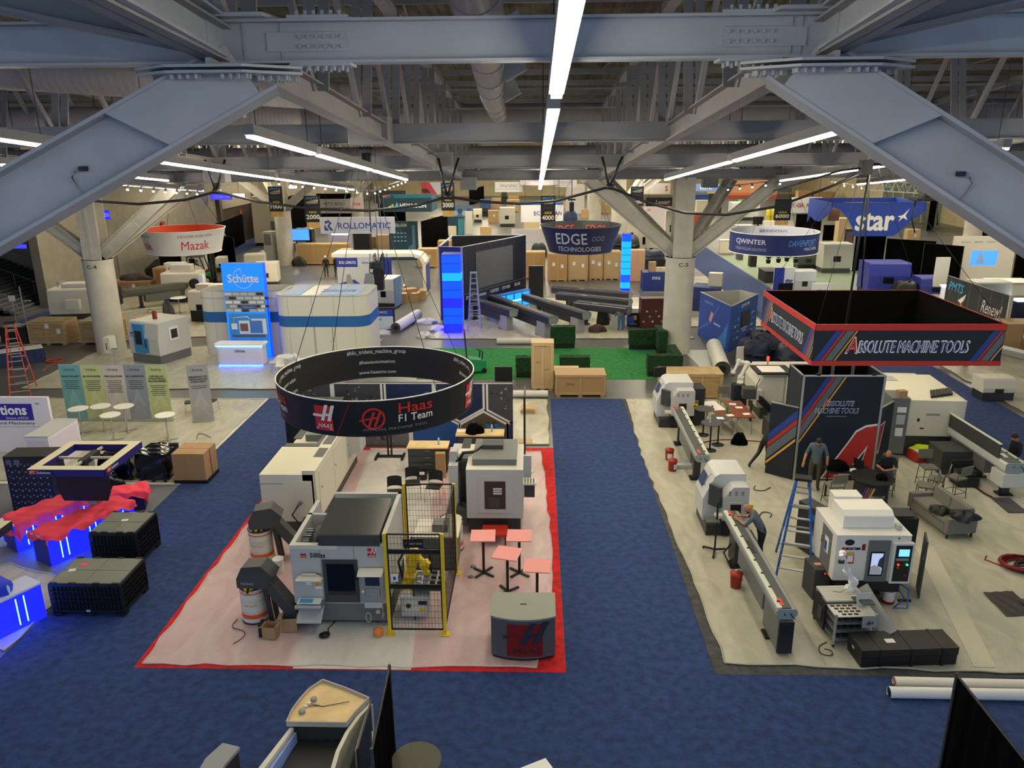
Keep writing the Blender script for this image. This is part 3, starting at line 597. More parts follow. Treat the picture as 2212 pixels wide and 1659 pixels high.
    def ell(c, rx, ry, rz_, m): 
        MM = Matrix((sd*rx, fw_*ry, up*rz_)).transposed().to_4x4(); MM.translation = c
        b.add([MM @ V((math.sin(PI*(i+.001)/6)*math.cos(2*PI*j/10), math.sin(PI*(i+.001)/6)*math.sin(2*PI*j/10), math.cos(PI*i/6))) for i in range(7) for j in range(10)], [(i*10+j, (i+1)*10+j, (i+1)*10+(j+1) % 10, i*10+(j+1) % 10) for i in range(6) for j in range(10)], m, None, True)
    ell(hc+up*.01, .078, .096, .12, sk); ell(hc+fw_*.1-up*.01, .014, .022, .03, sk)
    for s in (-1, 1): ell(hc+sd*s*.08, .012, .022, .034, sk); ell(hc+sd*s*.032+fw_*.088+up*.02, .014, .008, .009, 'paper'); ell(hc+sd*s*.032+fw_*.094+up*.02, .007, .005, .007, 'black')
    ell(hc+fw_*.09-up*.055, .026, .008, .008, 'dred')
    if beard: ell(hc+fw_*.045-up*.08, .066, .062, .045, 'hair')
    if extra: extra(b)
    b.build('body', t)
    if hair:
        b = B(); c = hc+up*.035-fw_*.012
        ell_b = b; MM = Matrix((sd*.09, fw_*.105, up*.105)).transposed().to_4x4(); MM.translation = c
        b.add([MM @ V((math.sin(PI*(i+.01)/14)*math.cos(2*PI*j/14)*(1.02 if i > 6 else 1), math.sin(PI*(i+.01)/14)*math.sin(2*PI*j/14)*(1-(.25 if i > 6 and math.sin(2*PI*j/14) > 0 else 0)), math.cos(PI*i/14))) for i in range(9) for j in range(14)], [(i*14+j, (i+1)*14+j, (i+1)*14+(j+1) % 14, i*14+(j+1) % 14) for i in range(8) for j in range(14)], hair, None, True)
        b.build('hair', t)
    if cap:
        b = B(); c = hc+up*.06; MM = Matrix((sd*.1, fw_*.118, up*.1)).transposed().to_4x4(); MM.translation = c
        b.add([MM @ V((math.sin(PI*(i+.01)/12)*math.cos(2*PI*j/14), math.sin(PI*(i+.01)/12)*math.sin(2*PI*j/14), math.cos(PI*i/12))) for i in range(7) for j in range(14)], [(i*14+j, (i+1)*14+j, (i+1)*14+(j+1) % 14, i*14+(j+1) % 14) for i in range(6) for j in range(14)], cap, None, True)
        b.box(-.07, .08, -.005, .07, .19, .01, cap, MM.normalized() if False else Matrix.Translation(c) @ Matrix((sd, fw_, up)).transposed().to_4x4()); b.build('cap', t)
    return t
# ================================================================ RED BOOTH
ZF = .035
# ---- hanging ring sign
rc = (-4.75, 5.5); t = T('ring_sign', 'black circular hanging sign with red and white racing lettering over the red booth', 'hanging sign', (*rc, 4.08))
def cone(b, r0, r1, h, m, n=72, inner=False, seg=1):
    b.add([((r0 if j == 0 else r1)*math.cos(2*PI*i/n), (r0 if j == 0 else r1)*math.sin(2*PI*i/n), h*j) for i in range(n) for j in (0, 1)], [(2*i, 2*((i+1) % n), 2*((i+1) % n)+1, 2*i+1) if not inner else (2*i, 2*i+1, 2*((i+1) % n)+1, 2*((i+1) % n)) for i in range(n)], m, None, True)
def on(r0, r1, h, a0, zc, out=1):
    def f(u, v, off=.012):
        zz = zc+v; r = r0+(r1-r0)*zz/h+out*(off+.006); a = a0+out*u/r; return (r*math.cos(a), r*math.sin(a), zz)
    return f
b = B(); cone(b, 2.45, 2.52, .88, '#0c0e14'); cone(b, 2.43, 2.50, .88, '#0c0e14', inner=True)
for r, z in ((2.44, 0), (2.51, .88)): b.tube([(r*math.cos(2*PI*i/72), r*math.sin(2*PI*i/72), z) for i in range(73)], .016, 'white' if z else 'black')
b.build('band', t)
def F(a, zc, out=1): return on(2.45, 2.52, .88, rad(a), zc, out)
b = B()
for a in (-108, -12, 170): haas_h(b, (0, 0, 0), X, Z, .62, .62, fn=F(a, .42))
for a in (-68, -158, 30, 110):
    f = F(a-13, .44); 
    ring = [(.27*math.cos(2*PI*k/28), .27*math.sin(2*PI*k/28)) for k in range(29)]; rin = [(x*.82, y*.82) for x, y in ring]
    b.add([f(*p) for p in ring]+[f(*p) for p in rin], [(k, k+1, k+30, k+29) for k in range(28)], 'red')
    for dx in (-.05, .09): b.add([f(*p) for p in ((dx-.1, -.2), (dx-.04, -.2), (dx+.1, .17), (dx+.04, .17))], [(0, 1, 2, 3)], 'red')
    b.add([f(*p) for p in ((-.33, -.06), (.1, .0), (.1, .05), (-.33, -.02))], [(0, 1, 2, 3)], 'red')
    b.txt('Haas', 0, X, Z, .86, .26, 'red', bold=.015, fn=F(a+10, .65)); b.txt('F1 Team', 0, X, Z, .86, .19, 'white', bold=.015, fn=F(a+10, .4)); b.txt('OFFICIAL MACHINE TOOL', 0, X, Z, 1.55, .06, 'textgrey', fn=F(a-1, .17), sp=1.2)
    g = F(a-29, .44); b.add([g(*p) for p in ((-.2, -.4), (-.17, -.4), (.2, .4), (.17, .4))], [(0, 1, 2, 3)], 'dred')
b.build('lettering', t)
b = B()
def FI(a, zc):
    g = F(a, zc, -1); return lambda u, v: tuple(q_*(2.39/2.47) if i_ < 2 else q_ for i_, q_ in enumerate(g(u, v)))
for a in (101, 178, 20, 260):
    b.txt('#hfo_trident_machine_group', 0, X, Z, 1.75, .15, 'ltgrey', bold=.01, fn=FI(a, .76)); b.txt('#haasautomation', 0, X, Z, 1.06, .11, 'ltgrey', bold=.01, fn=FI(a, .47)); b.txt('www.haascnc.com', 0, X, Z, 1.1, .1, 'ltgrey', bold=.01, fn=FI(a, .18))
b.build('inner_lettering', t)
b = B()
for a in (40, 130, 225, 315): b.tube([(2.52*math.cos(rad(a)), 2.52*math.sin(rad(a)), .88), (.3*math.cos(rad(a)), .3*math.sin(rad(a)), 5.9)], .008, 'black', 4)
b.build('suspension_wire', t)
# ---- cell machine with robot
t = T('machining_center', 'grey machining centre marked 500ss with dark glass door, front of the red booth', 'machine', (-5.02, 1.55, ZF)); b = B()
w, d, h = 2.15, 2.3, 2.05
b.box(-.97, .05, .42, 1.0, d, .6, 'mgrey'); b.box(-w/2, 0, .58, w/2, .12, h, 'ltgrey'); b.box(-w/2, .12, .58, -w/2+.1, d, h, 'ltgrey'); b.box(w/2-.1, .12, .58, w/2, d, h+.22, 'ltgrey'); b.box(-w/2+.5, d-.1, .58, w/2, d, h+.22, 'ltgrey'); b.box(-w/2, 1.5, .58, -w/2+.55, 1.58, h, 'ltgrey')
b.box(-w/2+.1, .12, .6, w/2-.1, d-.1, .9, 'dgrey'); b.box(-w/2-.01, -.012, h-.1, -.0, .0, h+.0, 'offwhite'); b.box(-.4, -.01, .6, -.395, 0, h, 'mgrey'); b.box(.35, -.01, 1.7, .355, 0, h, 'mgrey')
b.build('enclosure', t, bev=.012)
B().ext([(.0, h-.02), (.0, h+.26), (1.55, h+.42), (1.55, h-.02)], 'x', -.42, w/2-.13, 'roofd').box(-.42, -.012, h-.02, w/2-.13, .01, h+.25, 'dgrey').box(-.45, -.0, h-.02, -.42, 1.5, h+.0, 'dgrey').build('roof', t, bev=.01)
B().box(-w/2+.12, .08, .05, w/2, 2.1, .58, 'dgrey').box(-w/2+.3, .02, .12, w/2-.05, .09, .58, 'mgrey').build('base', t, bev=.012)
for sx in (-.6, .75): B().cyl((sx, .2, 0), (sx, .2, .06), .07, 'black').build('leveling_foot', t)
b = B().box(-.37, -.03, .62, .42, .0, 1.7, 'dgrey'); dr = b.build('door', t, bev=.008); B().box(-.28, -.036, .82, .34, -.03, 1.6, 'glassd').build('door_window', dr)
B().box(.36, -.07, 1.22, .41, -.03, 1.4, 'black').build('door_handle', dr)
t2 = B().box(.5, -.2, .75, .98, -.04, 1.48, 'grey').ext([(-.32, 1.44), (-.22, 1.52), (-.04, 1.52), (-.04, 1.44)], 'x', .46, 1.0, 'offwhite').box(.56, -.22, .6, .95, -.05, .75, 'ltgrey').build('control_pendant', t, bev=.012)
b = B().dec((.77, -.2, 1.27), X, Z, .32, .22, '#141a40'); b.build('pendant_screen', t2)
b = B().dec((.77, -.2, 1.0), X, Z, .34, .2, 'mgrey')
for i in range(6):
    for j in range(4): b.dec((.64+.05*i, -.202, .93+.045*j), X, Z, .035, .03, 'ltgrey', .006)
b.cyl((.55, -.2, 1.12), (.55, -.225, 1.12), .02, 'orange2').cyl((.55, -.2, 1.02), (.55, -.225, 1.02), .028, 'white'); haas_h(b, (.55, -.2, 1.37), X, Z, .06, .06); b.build('keypad', t2)
b = B(); pl = [(-.36, .12), (.2, .12), (.2, 0), (-.02, -.18), (-.2, -.18), (-.36, -.02)]
b.ext([(x, y) for x, y in ((-.36, -.3), (.2, -.3), (.2, -.16), (.04, -.02), (-.36+.12, -.02), (-.36, -.1))], 'z', -.01, .01, 'offwhite', Matrix.Translation((-.55, -.02, 1.33)))
MM = Matrix.Translation((-.6, -.03, 1.22)) @ Matrix.Rotation(rad(-58), 4, 'X')
b.ext([(-.42, .2), (.32, .2), (.32, .1), (.08, -.2), (-.2, -.2), (-.42, .06)][::-1], 'z', 0, .03, 'offwhite', MM)
for j, n in enumerate((6, 5, 4, 3)):
    for i in range(n): b.cyl((-.34+.115*i+.055*j, .14-.1*j, .03), (-.34+.115*i+.055*j, .14-.1*j, .036), .04, 'char', n=10, M=MM)
b.build('tool_tray', t)
B().box(-.98, -.33, .62, -.38, .0, .66, 'steel').box(-.98, -.33, .66, -.38, -.31, .72, 'ltgrey').quad((-.95, -.28, .73), (-.42, -.28, .73), (-.42, -.05, .75), (-.95, -.05, .75), 'paper').quad((-.9, -.24, .74), (-.6, -.24, .74), (-.6, -.1, .755), (-.9, -.1, .755), 'skyblue').build('work_shelf', t)
B().ext([(-.38, .3), (-.38, .33), (0, .55), (0, .5)], 'x', -.96, -.4, 'ltgrey').build('lower_chute', t)
b = B(); haas_h(b, (.76, 0, 1.87), X, Z, .24, .22); b.txt('500ss', (-.46, 0, 1.8), X, Z, .34, .12, 'black', bold=.03); b.txt('HAAS', (-.78, -.006, 1.78), X, Z, .1, .03, 'white'); b.dec((-.78, 0, 1.79), X, Z, .13, .1, 'red')
for k in range(4): b.dec((-.5, 0, 1.25-.09*k), X, Z, .16, .07, 'paper' if k % 2 else 'yellow2')
b.dec((-.5, 0, 1.33), X, Z, .16, .02, 'red'); b.dec((-.72, 0, 1.1), X, Z, .12, .1, 'paper'); b.build('lettering', t)
b = B()
for k in range(9): a = rad(100+14*k); b.cyl((-.72+.2*math.cos(a)*.4, .9+.62*math.cos(a), 1.45+.55*math.sin(a)), (-.9+.2*math.cos(a)*.4, .9+.62*math.cos(a), 1.45+.55*math.sin(a)), .05, 'chrome')
b.cyl((-.62, .9, 1.45), (-.72, .9, 1.45), .55, 'dgrey', n=24); b.build('tool_carousel', t)
B().box(-.5, 1.7, h-.1, .3, 2.0, h+.02, 'ltgrey').tube([(-.3, 1.6, h), (-.1, 1.8, h+.1), (.4, 1.9, h)], .03, 'black').build('rear_unit', t)
b = B().tube([(.95, -.12, .6), (.93, -.15, .25), (.98, -.16, .45)], .01, 'alu'); b.tube([(.62+.06*math.cos(a/2), -.16, .33+.12*math.sin(a/2)) for a in range(14)], .007, 'white'); b.box(.8, -.15, .42, .88, -.1, .5, 'ltgrey'); b.build('air_gun_hose', t)
coil('tangled black air hose on film in front of machine marked 500ss', (-5.35, 1.12), .11, 6, 'black', .012, .04, 2, tail=[(.35, 1.0), (.1, .6), (.0, .3)])
# chip conveyors with drums
def conveyor(lab, loc, rz, brand):
    t = T('chip_conveyor', lab, 'conveyor', loc, rz)
    b = B(); b.bar((1.15, 0, .25), (.5, 0, 1.15), .34, .26, 'dgrey', up=(0, 0, 1)); b.ext([(.62, 1.0), (.75, 1.3), (.5, 1.55), (.05, 1.5), (-.1, 1.2), (-.1, .98), (.4, .98)], 'y', -.22, .22, 'dgrey'); b.build('housing', t, bev=.012)
    b = B(); 
    for s in (-.14, .14): b.bar((.62, s, 0), (.52, s, 1.0), .07, .1, 'char')
    b.build('legs', t)
    b = B().lathe([(.17, .82), (.2, .98)], 'yellow', 16, o=(.1, 0))
    for k in range(8): a = 2*PI*k/8; b.bar((.1+.175*math.cos(a), .175*math.sin(a), .82), (.1+.2*math.cos(a+.25), .2*math.sin(a+.25), .97), .06, .01, 'black', up=(math.cos(a), math.sin(a), 0))
    b.build('chute', t)
    b = B().box(.9, -.2, .1, 1.5, .2, .34, 'dgrey'); b.build('tank_end', t)
    if brand: B().txt('HENNIG', (.15, -.22, 1.1), X, Z, .3, .06, 'ltgrey').build('lettering', t)
    return t
conveyor('dark chip conveyor with striped chute pouring into the front drum', (-7.25, 1.72, ZF), rad(-4), True)
conveyor('dark chip conveyor over the second drum beside the beige lathe', (-8.0, 4.5, ZF), rad(10), False)
def drum(lab, loc, red=True):
    t = T('drum', lab, 'drum', loc); b = B(); r, h = .3, .88
    b.lathe([(r, .02), (r+.012, .05), (r, .08), (r, .3), (r+.008, .32), (r, .34), (r, .6), (r+.008, .62), (r, .64), (r, h)], 'offwhite', 32); b.build('shell', t)
    B().lathe([(r+.012, h-.01), (r+.018, h+.015), (r-.01, h+.02), (r-.02, h-.16)], 'black', 32).lathe([(r+.014, 0), (r+.014, .035)], 'black', 32).build('rim', t)
    b = B(); b.lathe([(r+.006, .14), (r+.006, .24)], 'orange', 32); f = lambda u, v: ((r+.012)*math.sin(u/r), -(r+.012)*math.cos(u/r), .48+v); b.txt('TRIM  FLUID', 0, X, Z, .3, .04, 'orange', fn=f); b.lathe([(r+.005, .76), (r+.005, .79)], 'orange', 32); b.build('printed_band', t)
    return t
drum('white and red drum under the front chip conveyor', (-7.14, 1.85, ZF)); drum('white and red drum beside the white pail, under the rear conveyor', (-7.9, 4.6, ZF)); drum('white and red drum partly hidden behind the mesh guard fence', (-2.9, 5.2, ZF))
t = T('pail', 'white plastic pail between the second drum and the grey machine', 'bucket', (-7.25, 3.9, ZF)); B().lathe([(.12, 0), (.145, .36), (.15, .37), (.14, .38), (.13, .3)], 'white', 20).build('shell', t); B().tube([(-.15, 0, .33), (-.1, -.12, .2), (.1, -.12, .2), (.15, 0, .33)], .005, 'chrome').build('handle', t)
carton(.34, .3, .34, 'open brown carton at the foot of the front chip conveyor', (-6.2, 1.42, ZF), .1, open_=True); carton(.3, .26, .3, 'smaller open carton in front of the larger one by the drum', (-6.55, 1.12, ZF), -.1, open_=True)
B().box(-.04, -.13, 0, .04, .13, .3, 'black').box(-.05, -.12, .02, -.04, .12, .28, 'white').build('power_supply', label='small black and white case leaning on the open cartons', cat='case', loc=(-6.78, 1.2, ZF))
cable('thin loose cable curling on pink film left of the drum', [(-7.55, 1.75), (-7.6, 1.4), (-7.2, 1.3), (-7.15, 1.05), (-7.3, .8)], .01, 'char')
B().lathe([(.1, 0), (.12, .14), (.05, .17)], 'orange2', 9).build('cone_cover', label='small orange wrapped part on the film before machine marked 500ss', cat='part', loc=(-4.15, 1.2, ZF))
# ---- guard fence cell
fx0, fx1, fy0, fy1, fh = -3.9, -2.66, 1.27, 3.9, 2.5
t = T('guard_fence', 'black mesh safety fence with yellow posts around the yellow robot', 'fence', (fx0, fy0, ZF))
for x, y in ((0, 0), (1.24, 0), (0, 2.6), (1.24, 2.6)): B().box(x-.035, y-.035, 0, x+.035, y+.035, fh, 'yellow').box(x-.1, y-.1, 0, x+.1, y+.1, .015, 'yellow').build('post', t)
def mesh_panel(p, q, z0, z1, sp=.075):
    b = B(); p, q = V((*p, 0)), V((*q, 0)); L = (q-p).length; d = (q-p)/L
    for z in (z0, z1): b.bar(p+Z*z, q+Z*z, .03, .03, 'black')
    for e in (p, q): b.bar(e+Z*z0, e+Z*z1, .03, .03, 'black', up=(1, 0, 0))
    k = 1
    while k*sp < L: b.bar(p+d*k*sp+Z*z0, p+d*k*sp+Z*z1, .005, .005, 'black', up=(1, 0, 0)); k += 1
    k = 1
    while z0+k*sp*2 < z1: b.bar(p+Z*(z0+k*sp*2), q+Z*(z0+k*sp*2), .005, .005, 'black'); k += 1
    return b
mesh_panel((.05, 0), (1.2, 0), .12, 1.2).build('mesh_panel', t); mesh_panel((.05, 0), (1.2, 0), 1.24, 2.05).build('mesh_panel', t); mesh_panel((.05, 0), (1.2, 0), 2.1, 2.48).build('mesh_panel', t)
mesh_panel((1.24, .05), (1.24, 2.55), .12, 2.48).build('mesh_panel', t); mesh_panel((.05, 2.6), (1.2, 2.6), .12, 2.48).build('mesh_panel', t)
B().box(.03, -.03, 2.02, 1.21, .0, 2.12, 'black').build('cross_bar', t); B().box(.03, -.03, 1.16, 1.21, 0, 1.22, 'black').build('cross_bar', t)
B().dec((.62, -.04, 2.28), X, Z, .44, .2, 'black', .0).txt('ROBOT SYSTEM', (.68, -.045, 2.28), X, Z, .28, .045, 'ltgrey', bold=.02).txt('H', (.46, -.045, 2.3), X, Z, .06, .06, 'red', bold=.03, shear=.4).build('name_plate', t)
B().box(.1, -.045, 1.35, .25, -.03, 1.52, 'white').dec((.175, -.046, 1.43), X, Z, .06, .08, 'blue').build('warning_sign', t)
# robot
def robot_arm(name, lab, loc, rz, pts, rs, m, cat='robot'):
    t = T(name, lab, cat, loc, rz); B().lathe([(rs[0]*1.5, 0), (rs[0]*1.5, .06), (rs[0]*1.1, .1), (rs[0]*1.1, pts[0][2]+.05)], m, 18).build('base', t)
    for i, (p, q) in enumerate(zip(pts, pts[1:])):
        p, q = V(p), V(q); r = rs[i]; b = B(); b.cyl(p, q, r, m, rs[i+1], n=16); d = (q-p).normalized(); a = d.cross(Y); a = a.normalized() if a.length > .1 else X
        b.cyl(p-a*r*1.2, p+a*r*1.2, r*1.15, m, n=16); b.cyl(q-a*r*1.1, q+a*r*1.1, rs[i+1]*1.15, m, n=16); b.build(('shoulder', 'upper_arm', 'forearm', 'wrist')[min(i, 3)], t)
    q = V(pts[-1]); B().cyl(q, q-Z*.08, .04, 'grey').cb(q.x, q.y, q.z-.16, .12, .05, .08, 'dgrey').build('gripper', t); return t
t = robot_arm('industrial_robot', 'yellow industrial robot arm inside the mesh fence', (-3.62, 2.3, ZF+.5), 0, [(0, 0, .1), (.05, 0, .35), (.18, -.05, .95), (.42, -.1, .72), (.45, -.1, .5)], [.13, .11, .1, .075, .05], 'yellow')
B().cyl((0, 0, -.5), (0, 0, 0), .16, 'dgrey').tube([(-.1, .1, 0), (-.25, .2, .6), (.1, .2, 1.25), (.5, .2, .9), (.55, .1, .0)], .03, 'black').build('riser', t)
t = T('machine_vise_table', 'tray table of steel vises below the yellow robot', 'work table', (-3.1, 2.1, ZF)); B().quad((-.4, -.3, .82), (.35, -.3, .82), (.42, .4, .86), (-.25, .4, .86), 'alu').box(-.36, -.3, .76, .36, .35, .81, 'dgrey').build('tabletop', t)
b = B()
for i in range(4):
    for j in range(3): b.cb(-.24+.17*i, -.16+.22*j, .83, .12, .15, .05, 'steel'); b.cb(-.24+.17*i, -.16+.22*j, .88, .12, .04, .05, 'black' if i > 1 else 'chrome')
b.build('vises', t)
for x in (-.32, .32):
    for y in (-.28, .32): B().cyl((x, y, 0), (x, y, .76), .025, 'dgrey').build('leg', t)
B().box(-.62, -.34, .12, .02, -.05, .62, 'ltgrey').dec((-.3, -.34, .4), X, Z, .5, .36, 'offwhite').cyl((-.45, -.345, .4), (-.45, -.36, .4), .06, 'char').dec((-.12, -.345, .48), X, Z, .2, .1, 'black').dec((-.14, -.345, .3), X, Z, .12, .1, 'yellow').build('control_cabinet', t, bev=.01)
B().box(-.55, -.45, 0, .55, .45, .9, 'mgrey').box(-.55, -.48, .9, .6, .5, .95, 'offwhite').box(-.1, -.2, .95, .3, .2, 1.15, 'mgrey').build('control_cabinet', label='grey control cabinet behind the yellow robot in the fence', cat='cabinet', loc=(-3.2, 4.5, ZF), bev=.01)
# ---- beige lathe, rear left
t = T('lathe', 'large beige lathe with open top bays at the rear left of the red booth', 'machine', (-7.55, 6.0, ZF)); b = B()
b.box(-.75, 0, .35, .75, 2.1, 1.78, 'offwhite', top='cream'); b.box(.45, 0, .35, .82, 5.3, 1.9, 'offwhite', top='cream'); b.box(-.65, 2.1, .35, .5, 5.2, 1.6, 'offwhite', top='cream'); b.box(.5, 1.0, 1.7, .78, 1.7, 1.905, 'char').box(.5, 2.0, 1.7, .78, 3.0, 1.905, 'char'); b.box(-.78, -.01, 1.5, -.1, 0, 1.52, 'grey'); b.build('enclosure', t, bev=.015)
b = B().box(-.7, 2.15, 1.6, .45, 2.4, 1.78, 'dgrey').box(.2, 2.2, 1.6, .42, 5.0, 1.75, 'dgrey').box(-.3, 3.0, 1.6, .2, 3.5, 1.82, 'mgrey').box(-.2, 4.2, 1.6, .3, 5.1, 1.9, 'ltgrey').box(-.75, 3.2, 1.2, -.5, 5, 1.62, 'dgrey'); b.build('top_covers', t, bev=.01)
for k in range(3): dr = B().box(.82, .3+1.65*k, .5, .835, 1.7+1.6*k, 1.75, 'offwhite').build('side_door', t); B().cyl((.835, .5+1.6*k, 1.2), (.86, .5+1.6*k, 1.2), .03, 'grey').build('door_handle', dr)
B().box(.82, 3.7, .9, 1.25, 4.5, 1.55, 'ltgrey').build('electrical_box', t, bev=.01)
B().box(-.7, .05, 0, .75, 5.2, .35, 'dgrey').build('base', t); B().tube([(.3, -.02, .9), (.1, -.1, .6), (.3, -.1, .3), (.45, -.02, .5)], .025, 'black').cyl((.35, -.02, .95), (.35, -.1, .95), .06, 'steel').build('hose', t)
B().box(-.55, -.012, .55, -.1, 0, 1.25, 'offwhite').box(.2, -.012, .5, .7, 0, 1.6, 'offwhite').build('access_panel', t)
# ---- upright machine, rear right
t = T('machining_center', 'boxy grey machining centre with a tall window, behind the pink topped tables', 'machine', (-1.76, 6.2, ZF)); b = B()
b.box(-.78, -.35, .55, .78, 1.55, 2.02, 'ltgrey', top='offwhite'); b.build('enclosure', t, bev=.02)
B().box(-.62, -.05, 2.02, .6, 1.5, 2.2, 'mgrey').box(-.4, .7, 2.2, .2, 1.15, 2.32, 'dgrey').build('roof', t, bev=.01)
B().box(-.75, -.2, .08, .7, 1.6, .55, 'char').build('base', t); dr = B().box(-.45, -.362, .72, .5, -.35, 1.85, 'ltgrey').build('door', t, bev=.01); B().box(-.28, -.368, .85, .3, -.36, 1.68, '#3a2a28').build('door_window', dr)
b = B()
for k in range(3): b.dec((.08, -.37, 1.32+.07*k), X, Z, .24, .05, 'offwhite', .003)
b.dec((-.02, -.37, 1.05), X, Z, .3, .3, 'dgrey', .002); b.build('window_view', t)
B().box(-1.05, .4, .3, -.8, 2.2, 1.95, 'char').box(-1.32, .2, .35, -1.05, 1.9, 1.9, 'ltgrey').box(-1.1, -.25, .25, -.78, .3, .75, 'dgrey').build('column_unit', t, bev=.01)
B().tube([(-1.05, .6, 1.9), (-.9, .3, 2.25), (-.6, .5, 2.2), (-.4, .9, 2.2)], .05, 'black').tube([(-1.0, .3, 1.8), (-1.0, .0, 1.0), (-.95, .1, .5)], .03, 'black').tube([(-1.1, .5, 1.95), (-1.25, .3, 1.5), (-1.2, .2, .8)], .025, 'black').build('hose', t)
B().box(-1.3, .5, 1.9, -1.1, .85, 2.2, 'ltgrey').box(-1.05, .6, 1.95, -.7, 1.0, 2.1, 'offwhite').build('valve_block', t)
b = B().box(.78, -.1, 1.45, 1.15, .3, 1.5, 'offwhite'); 
for i in range(4):
    for j in range(4): b.cyl((.83+.08*i, -.05+.09*j, 1.5), (.83+.08*i, -.05+.09*j, 1.51), .025, 'char', n=8)
b.build('tool_tray', t); B().box(.8, .3, .9, 1.1, .6, 1.3, 'dgrey').box(.78, .7, 1.2, 1.0, .8, 2.0, 'ltgrey').build('control_pendant', t)
B().box(-.35, -.9, .28, .35, -.3, .34, 'red').build('drip_tray', t)
for x in (-.3, .3): B().box(x-.02, -.85, 0, x+.02, -.8, .3, 'char').build('leg', t)
# ---- pink-topped tables
def pink(lab, x, y, rz, h=1.07):
    t = T('cafe_table', lab, 'table', (x, y, ZF), rz, 'square tables with pink film covered tops'); s = .31
    B().box(-s, -s, h-.025, s, s, h, 'pink').build('tabletop', t, bev=.004); B().cyl((0, 0, .03), (0, 0, h-.025), .035, 'black').build('pedestal', t)
    b = B()
    for a in (PI/4+.1, 3*PI/4+.1): b.bar((-.33*math.cos(a), -.33*math.sin(a), .02), (.33*math.cos(a), .33*math.sin(a), .02), .06, .03, 'black')
    b.build('foot', t)
pink('pink topped square table directly before the boxy grey machine', -1.96, 3.9, .03); pink('pink topped square table under the right hand tool tray', -1.05, 3.92, -.03); pink('pink topped table turned diagonally, middle of the four', -1.32, 3.02, -.25); pink('pink topped square table closest to the grey and red counter', -.6, 2.45, -.08)
# ---- counter
t = T('reception_counter', 'curved grey counter with red square logo at the red booth corner', 'counter', (-.9, 1.0, ZF)); n = 14
fr = [(-.68+1.36*k/n, -.52-.16*(1-(2*k/n-1)**2)) for k in range(n+1)]
B().ext(fr+[(.68, .35), (-.68, .35)], 'z', .06, .98, '#55565c').build('body', t)
B().ext([(x*1.01, y-.015) for x, y in fr]+[(.69, .37), (-.69, .37)], 'z', .98, 1.02, '#8d9184', cap='#8d9184').box(-.07, -.12, 1.02, .07, -.08, 1.025, 'black').build('countertop', t)
B().ext([(x*.96, y*.96) for x, y in fr]+[(.6, .3), (-.6, .3)], 'z', 0, .06, 'black').build('plinth', t)
def cf(u, v, off=.01): uu = u+.08; return (uu, -.52-.16*(1-(uu/.68)**2)-off*3, .5+v)
b = B(); haas_h(b, 0, X, Z, 1.0, .78, 'dred', '#2a2c38', fn=lambda u, v, off=.01: cf(u, v, off)); b.build('logo', t)
# ---- back wall of the red booth with hexagon graphics
t = T('graphic_wall', 'low printed wall of blue and photo hexagons behind the black ring sign', 'exhibit wall', (-5.4, 12.75, 0)); W_ = 7.9; Hh = 2.42
B().box(-W_/2, 0, 0, W_/2, .1, Hh, '#18243f').box(-W_/2, -.01, Hh-.04, W_/2, .11, Hh, 'white').build('panel', t)
def hexo(cx, cz, r, m, off): return [(cx+r*math.cos(rad(60*k+30)), cz+r*math.sin(rad(60*k+30))) for k in range(6)]
b = B(); o_ = (0, 0, 0)
def cl(pts): 
    # clip to the wall rectangle
    def c1(ps, f, g):
        out = []
        for i, p in enumerate(ps):
            q = ps[(i+1) % len(ps)]
            if f(p): out.append(p)
            if f(p) != f(q): out.append(g(p, q))
        return out
    L = W_/2-.02
    for ax, v, s in ((0, -L, 1), (0, L, -1), (1, .02, 1), (1, Hh-.05, -1)):
        f = lambda p: (p[ax]-v)*s >= 0
        def g(p, q, ax=ax, v=v): k = (v-p[ax])/(q[ax]-p[ax]); return (p[0]+(q[0]-p[0])*k, p[1]+(q[1]-p[1])*k)
        if pts: pts = c1(pts, f, g)
    return pts
for i, (cx, cz, m) in enumerate(((2.9, .35, '#5b5040'), (3.9, 1.9, '#45464a'), (1.15, .35, '#1d4f96'), (2.05, 1.95, '#15264a'), (.25, 1.95, '#17284e'), (-.65, .35, '#707278'), (-1.6, 1.95, '#3c3e44'), (-2.4, .35, '#1b2d55'), (-3.4, 1.95, '#44454b'), (4.6, .35, '#182c58'))):
    for rr, mm_, of in ((1.04, 'white', .012), (.95, m, .016)):
        p = cl(hexo(cx, cz, rr, m, of))
        if len(p) > 2: b.poly(p, o_, X, Z, mm_, of)
q = random.Random(5)
for i in range(130):
    cx, cz = q.choice(((2.9, .5), (3.6, 1.8), (-.65, .5), (-1.6, 1.9), (-3.4, 1.9))); cx += q.uniform(-.55, .55); cz += q.uniform(-.42, .4); 
    if .1 < cz < Hh-.15 and abs(cx) < W_/2-.2: b.poly([(cx, cz), (cx+q.uniform(.04, .2), cz+q.uniform(-.03, .03)), (cx+q.uniform(.02, .1), cz+q.uniform(.05, .16))], o_, X, Z, q.choice(('blue2', 'grey', 'ltgrey', 'char', 'char', 'mgrey') if cx > 1.5 and cz < 1.2 else ('grey', 'char', 'mgrey', 'dgrey')), .02+i*.0001)
for cx in (2.55, 2.95, 3.3): b.poly([(cx, .9), (cx+.12, .9), (cx+.25, .6), (cx+.12, .35), (cx+.03, .55)], o_, X, Z, 'blue2', .035)
b.poly([(.1, 1.7), (.9, 2.1), (1.7, 1.7), (1.5, 1.6), (.9, 1.9), (.3, 1.6)], o_, X, Z, 'blue2', .03); b.poly([(.1, 1.5), (.9, 1.85), (1.2, 1.7), (.9, 1.6), (.3, 1.35)], o_, X, Z, '#2b5ea8', .031)
b.build('printed_graphic', t)
